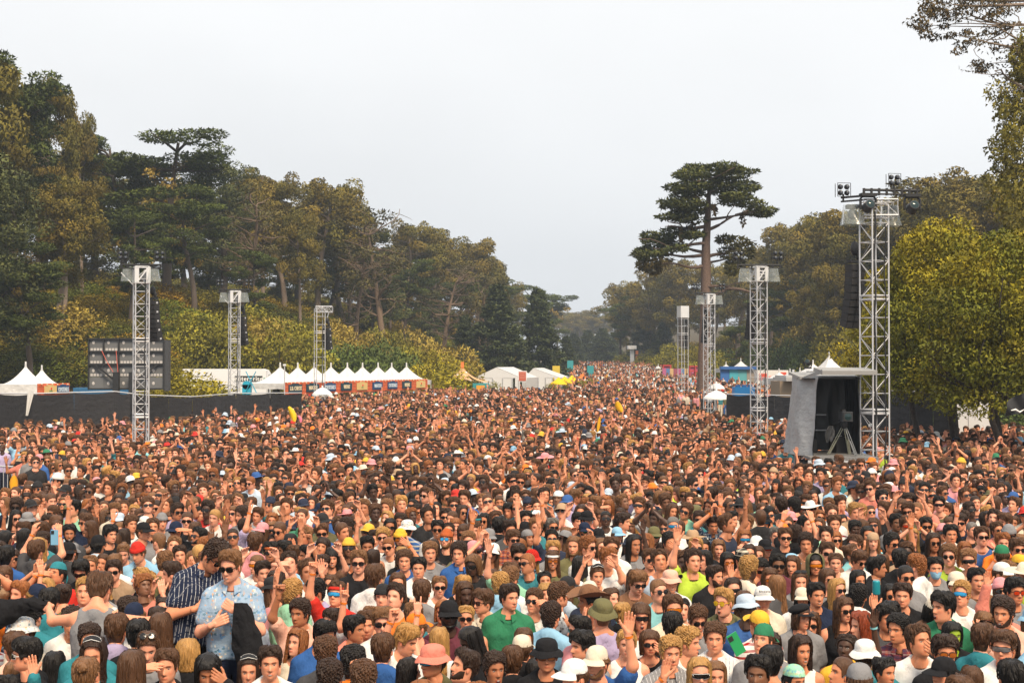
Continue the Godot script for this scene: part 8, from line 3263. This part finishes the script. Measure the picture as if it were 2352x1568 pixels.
# who stands where in front, read off the photograph in three stretches: sex, skin, mouth, place, hair, hat, glasses, clothes, gesture, facing
const FRONT := """
0
m3s 470 140 short black - - tee:darkgrey down 15 beard
m1c 465 270 short brown capback:black - tee:darkgrey down 175 patch=orange
m3c 665 220 short black cap:black - shirt:paleblue down 170 patch=pink
m1c 960 262 short lbrown beanie:red - hoodie:skyblue down -20 p8
m3o 1352 165 short black - wayfarer tee:black down -45 p-10 beard
m1c 1120 335 curly lbrown - - tank:olive down 150
f0o 970 440 pony blonde - wayfarer_up tank:black down -72
m2c 385 415 short black bandana:teal - tee:red brow -28 p-12
m1c 560 390 mop black - shield tee:black down 0 p10
f1c 780 345 long lbrown - - hoodie:white down 178
f0c 845 265 bun lbrown - - tee:grey down 10 p10
m0c 1765 350 buzz lbrown - shield_orange tee:white down -35
m3c 1850 265 short black headband:rust wayfarer tee:black+bands down 5
m3c 2110 290 short black - - tee:navy fistl -62
f1s 2270 310 fringe black - - tee:black down 8
f0o 1880 480 wavy dbrown - - tee:black clap -25 p-10
m0c 1990 545 curly blonde - - tee:mint down 150
m1c 2295 560 short brown headband:red shield_blue tee:red pointr -12 p-10
m3c 2060 680 curly dbrown - - shirt:peach fist -25
m1c 2290 745 short dbrown - - tee:brown down -48
m1c 165 805 short brown bucket:white+floral wayfarer tee:cream down -58
m2c 330 610 short black - - tee:teal down 178
m2c 490 725 curly dbrown - - tee:white down 10 p12
m1c 190 965 mop black - shield_white hoodie:black down -74
m2c 600 860 curly dbrown - - tee:teal down 20 h1.80
f1s 640 970 wavy dbrown - shield_white_up hoodie:teal wave 4 h1.80
m1c 790 800 short brown - - tee:lavender down 176 h1.80
m2c 875 670 curly dbrown - - tee:black down 200
f2c 940 830 bun black - - tee:black down 182 h1.80
f1c 1090 790 long brown - - tank:black down 178 h1.80
f0c 1010 900 pony brown - round_up tee:grey down 12 p10 h1.80
f0c 580 1110 bun lbrown - - tee:brown down 184 h1.80
f1c 890 1060 long brown - - tee:black down 168 h1.80
m1c 1140 1040 short brown - - tee:black brow 2
f0c 1280 970 bob blonde - - tee:black down 186 h1.80
m2c 1400 840 curly lbrown - - tee:black down 190 h1.80
m2c 1300 800 curly dbrown - round tee:black down 22 h1.80
f3c 1420 1060 bob black - - hoodie:black face 12 p12 h1.80
f1c 1690 900 wavy brown - - hoodie:black brow -5 p12
f1o 1700 1075 long dbrown - shield_white_up tee:white down 8
m1s 1845 1015 short dbrown - - tee:white down 10
m1c 2225 960 curly brown - - tee:darkgrey down 185
m2c 2250 1130 curly dbrown - - tee:grey phone 176
f1c 365 1050 long black - - tee:black down 183
f0c 90 1110 long lbrown - wayfarer_up tee:cream down 174
m4c 30 180 buzz black - - tee:black down 170
m4c 160 170 braids black - - tee:grey down 176
m1c 285 120 short brown - wayfarer tee:black down -64
m1c 590 65 mop brown - wayfarer tee:navy upr -40
m1c 745 145 mop black - - tee:black down 44
f1c 840 165 long dbrown - - tee:black upl 172
m1c 970 125 short brown cap:black - tee:grey down 62 patch=orange
m1c 1100 60 short dbrown beanie:grey - hoodie:grey down 24
m0c 1280 50 buzz brown - wayfarer tee:black down 4
m0c 1090 195 buzz lbrown - round tee:white down -118
m2c 1205 120 short black cap:navy wayfarer tee:black browl -18
f2c 1500 235 wavy lbrown headband:navy - tee:pink down -30
m1c 1670 95 short dbrown - - tee:lavender upr 112
m0c 1742 205 short brown - - tee:pink down 164
m1c 2200 -15 short brown cap:navy - tee:pink down -78
m0c 2015 285 short brown - - hoodie:grey down -24
m4c 1950 255 short black - - tee:black down -58
m2c 35 300 short black - - tee:blue down 178
f1c 780 200 long brown - - tee:white down 190
m1c 240 260 mop brown - wayfarer tee:darkgrey both 160
f1c 430 560 bun dbrown - - tank:olive upl -150
f0c 1245 560 long lbrown - - tank:black down 176
f1c 1330 120 long brown - - tee:grey down 170
860
m1c 415 325 curly brown - - tee:blue down 0
m1c 585 270 curly lbrown - - tee:grey down 12
m1c 795 275 curly dbrown - - shirt:blue palm -18
m2c 990 170 short dbrown cap:grey wayfarer shirt:maroon+plaid upr 0 beard patch=red
m0c 700 185 short lbrown beanie:rust wayfarer_blue tee:black down -15 p-10 beard
m2c 385 175 short black beanie:yellow wayfarer_amber tee:black face 0 beard
m0c 265 165 curly blonde - round tee:white down 0
f3c 315 95 long black - wayfarer tee:white down 2
m1c 430 110 short brown bucket:white+floral - tee:blue+bands down 165
m0c 100 335 short lbrown - wayfarer tee:black wave 2
m1c 510 375 short black - - tee:white down 0
f1c 365 480 long brown - round tank:black down 6
m1c 205 440 mop brown - wayfarer_white tee:white down 160
m1c 530 545 short brown - - tee:grey down 175
f0c 650 500 pony lbrown - wayfarer tank:white down 10
f0c 800 480 pony blonde - - tank:black down 32 p12
f2c 900 65 bun black headband:teal wayfarer tee:black down 10
f2s 970 55 long black - round tee:white down -28
f0s 762 90 bob ginger - - tee:white down 8
m1c 1150 180 mop brown - wayfarer shirt:rust+plaid down 20
m1c 1060 90 short black - - tee:black upr 155
m1c 1185 275 short dbrown - wayfarer shirt:black+leaves down 10 p8
f0s 1285 320 long blonde knit:red round tee:white down 0
f2s 1425 320 long brown headband:white wayfarer_amber tee:olive down 2
m1c 1580 225 long lbrown - - tee:olive down -18 beard
m2s 1420 95 short grey - wayfarer tee:black down 18
m0c 1430 255 short blonde - wayfarer tee:grey down 0
f1c 1520 155 fringe lbrown - wayfarer tee:cream down 2
m2c 1640 120 short dbrown cap:navy wayfarer_green tee:brown down 20 beard patch=yellow
m1c 1655 45 short dbrown bucket:black - tee:black down 30
f0c 1740 165 bob brown cap:black round tee:black down 0
f1c 1862 150 long brown cap:skyblue - tee:white down 32
m1c 1830 235 short brown - wayfarer tee:white down 0 beard
m3s 1975 215 long black - - tee:grey down 28
m5c 1790 45 buzz black - round tee:white down 0 p-10
m1c 1900 60 mop dbrown - - tee:white down 64
m1c 2120 155 short brown cap:olive shield_green tee:black down 0 beard
m2c 2220 200 curly black - - tee:skyblue face 18
m1c 2250 85 buzz grey - shield_blue tee:white down 0
m1c 2090 315 short brown - round tee:darkgrey down 10
f0c 2290 345 bun lbrown - shield_green tee:skyblue down 10
m1s 2230 465 short brown bucket:peach - tee:white down 10
m1c 1800 310 mop ginger - wayfarer_amber tee:white face 20
f1c 1730 430 pony brown - shield_white_up tee:white both 8
f1c 1610 365 long black - - tee:olive down 165
m0c 1990 460 mop lbrown - wayfarer tee:brown down 20 p12
m3c 1690 600 mop black cowboy:brown - tee:black down -76
m1c 1460 560 curly brown - shield_white shirt:white+cow down 110
f1c 1770 735 long dbrown - shield_white tank:black down -48
f1o 2030 705 fringe brown - shield tank:white down 2
m1c 2245 650 short brown - shield_orange tee:cream down 10
f1c 2185 600 long brown - round tee:white down 178
m0c 1065 490 curly blonde - - shirt:skyblue down 160
m1c 1130 450 curly lbrown - - tee:white down 140
m1c 960 605 mop brown - wayfarer shirt:cream down -50
m1c 1300 610 curly brown - wayfarer tee:white browl -20 p-10
m5c 715 690 short black cap:black wayfarer tee:maroon down 10 beard
f1s 835 710 bun blonde - wayfarer tank:black down 0
f0c 650 880 long blonde - - tank:white horns 178
m0c 500 775 short lbrown capback:orange - tee:maroon down -35
m0c 270 745 mop lbrown - wayfarer tee:white down 0
m1c 390 855 mop blonde - - tee:white fist 62 p12
m1c 260 935 short brown - - tee:blue down 172
m5c 905 865 braids black - - tee:black down -60 p12
m2c 620 1005 short brown bucket:salmon shield_blue tee:olive down -50
f1c 430 1085 long black - round tee:navy down 105
m1o 815 1045 short dbrown - - tee:black down -68 p-12 beard
f3o 1020 1060 curly dbrown - - tank:grey down 22
m1c 1150 1015 short brown - - tee:black down 180
m2c 1385 965 short dbrown bucket:black wayfarer_amber tee:black down 0
m1c 1640 905 mop black - - tee:grey down -62
m1c 1590 1110 short brown cap:white - tee:white down -52
f0c 1930 890 pony blonde - - tank:white down 2
m1c 2230 950 curly blonde - - shirt:grey+stripes palmr 10
f1c 1310 1090 long black - - tank:black down 182
m1c 1410 705 curly dbrown - - tee:skyblue down 150
f1c 1220 870 long brown - - tank:black down 22
m1c 1215 930 short brown cap:cream - tee:black down 172
m2c 60 1030 curly black - - tee:orange down 180
m1c 130 1140 curly brown - - tee:teal down 178
m3c 60 790 short black - - tee:salmon down 60
f1c 2090 885 bob brown - wayfarer tank:black face 2
m1c 2245 775 short black - - tee:black down 172
f0c 1900 690 bun blonde - - tee:black down 155
m1c 150 760 short brown - - tee:white hornsr 10
f1c 1350 70 bob brown bucket:cream+floral wayfarer tee:white both -10
m1c 1240 45 short black - - tee:black upl 12
m1c 1235 120 short dbrown cap:black - hoodie:grey down 170
m1c 695 25 short dbrown - wayfarer tee:white upr 0
m3s 640 110 short black - round tee:white down 0
1700
f4c 85 180 bun black sunhat:tan round_white tee:black down 10
f2c 160 240 long black - - tee:black down 0
f0c 262 245 wavy lbrown - - tee:white down 0
m2c 225 70 short dbrown - - shirt:navy+leaves claphigh 0 p10
m1c 350 45 short black - - tee:white upr 40
f2c 575 60 bob black bucket:black shield_blue tee:grey mouth 0
f0c 440 175 wavy ginger - shield_blue tank:black mouth 2
m0s 655 155 short grey - - shirt:turquoise down 0
f0c 530 220 long blonde cap:white - tee:white down -40
m1c 718 165 short brown - wayfarer tee:black down 0
m1c 790 150 curly dbrown - - tee:black both 160
f4c 862 205 curly brown beret:black - tank:white down 42
f0o 180 320 long black - - tank:black mouth -52
f2s 325 335 bob black - round_amber tee:black down 8
m2c 420 315 short black bandana:black+bands - tank:brown down 22
f0c 530 290 long brown - - tee:grey down 0
m1c 575 240 short dbrown cap:black shield_red tee:black down 30
m1c 552 370 curly black - wayfarer tee:black wave 0 p10
m4c 668 355 short black - wayfarer tee:maroon down 0
f1c 780 360 long brown - - tank:white down -28
m2c 925 350 bob black hood:olive shield_orange tee:black down -4
f0c 1065 340 bun brown - - tank:white down -10
m1c 1210 315 mop brown - round shirt:white down 22 p12
m3c 1340 370 quiff black - - tee:black down 72
m1c 1505 320 short black - - shirt:black down 165
m0c 1630 365 curly ginger - round shirt:white down -130
m2c 1540 435 buzz black - round tee:grey down 10
m1c 1745 375 short black - - tee:grey down -4 mask
f1s 1820 305 long brown - round tee:navy down 0
f0s 1945 260 wavy ginger - - tank:white down 2
m3c 1730 200 long dbrown - round tee:black down 8
m2c 1440 210 curly black - wayfarer tee:black upl 30
m1c 1055 75 short brown - - shirt:white+bands down 0
m5c 1195 110 curly black - - tee:black face 0
f2c 1283 150 long black - - tee:black mouth 0
m0c 757 45 short lbrown cap:pink wayfarer tee:grey down 0
f2s 865 45 wavy brown - wayfarer_amber tank:black browl 0
m2c 1550 85 mop brown - shield_red tee:black down 0
m4c 1480 65 short black - - tee:grey down 4
m3c 1680 90 short black - wayfarer tee:navy down 0 beard
f0s 1592 165 long blonde - - tee:black claphigh -4
m2c 1852 145 short black - - tee:white down -4
m1c 1920 65 mop dbrown - wayfarer tee:navy down -20
m0c 1990 115 buzz grey - - tee:black upr 20
f0o 2070 165 pony blonde - - tee:black mouth 0
m0o 2208 205 short ginger - - tee:orange mouth -8
m1c 2205 290 short brown cap:green - tee:rust down 172 patch=white
m1c 2195 410 short brown cap:white - tee:white down 40
m1c 2315 350 short brown cap:yellow - tee:green down 30
m1c 2310 245 mop brown - round tee:rust down 0
m1c 230 430 short dbrown - - tee:black down 40 beard
f1c 615 450 wavy brown - wayfarer_amber tank:red down 0
m0o 310 605 quiff blonde - round_yellow tee:olive+camo down -38
f1s 435 610 long brown - - tank:cream down 0
m1c 565 580 short brown cap:white - tee:cream down 0 badge=Modelo
f2s 835 580 long black cap:cream - tee:white down 0 patch=teal
f0c 820 470 long brown - wayfarer_up tee:grey down 0
m2s 930 555 short black - - tee:navy down 10
f0c 1000 450 bob brown - round tee:grey down 20
f0c 1065 520 long blonde - wayfarer tee:black down 30
f2c 1210 460 long black - - tank:black down 20
f3c 1220 570 curly black - - tee:white down 150
f2c 1440 560 long black - round tank:black down 2
m1c 1530 560 short dbrown - - tee:black wave -20
f2c 1805 640 bun black - - tank:white down 8
m1c 1930 560 curly blonde - shield_blue tee:white down -30 p-10
m1c 1890 480 short dbrown cap:cream wayfarer tee:grey down 0
m1c 2030 455 short black - - tee:brown down 0
m2c 2290 530 mop black - wayfarer_red tee:grey down 10
f1c 2190 640 long dbrown - - hoodie:salmon upr 10
m1c 110 710 curly brown - wayfarer tee:grey down 10 p12
m1c 240 850 curly brown - - shirt:white+stripes down -10
m1c 40 880 curly blonde - - tee:white down 62
m1c 570 870 short brown capback:green - tee:grey down -32 p-8
f1c 820 710 bob brown newsboy:black - tee:grey down 28
f1c 905 760 wavy brown - wayfarer hoodie:maroon down -18
f1c 1110 660 wavy brown - wayfarer tank:black down 20
f0c 1250 770 wavy red - - tank:black down -72
m2c 1410 715 mop black - - tee:darkgrey down 10
m2c 1510 790 curly black - - shirt:maroon+plaid down -52
m2c 1640 880 short brown - - tee:white face 20 p-8
m2c 1810 945 mop dbrown - wayfarer_amber tee:black down 0
f1s 1860 830 bob black - - tee:black down 8 tint=green
m0c 2070 860 short brown - wayfarer_up shirt:teal down 132
m1c 2220 910 mop brown - shield_grey tee:white down -30
f2s 815 935 wavy dbrown - - tank:white down 20
m4s 545 1090 short black - - tee:navy down -22
f0c 240 1110 long lbrown - - tank:white down 2
f0c 130 1090 long blonde - shield_white tank:white down 4
m1c 1265 975 short brown bucket:white - hoodie:teal clap 156
f2c 1390 1080 bun black - - tank:black down 30
m1c 1820 1090 short black cap:black - tee:black down -62 patch=white
m1c 2270 1130 short black - - tee:black down 178
m1c 1230 1150 short brown cap:grey - tee:black down 170 patch=red
f1c 2000 1150 long brown - - tee:black down 176
f2c 770 1140 bun black bandana:mint+floral - tee:black down 30
"""
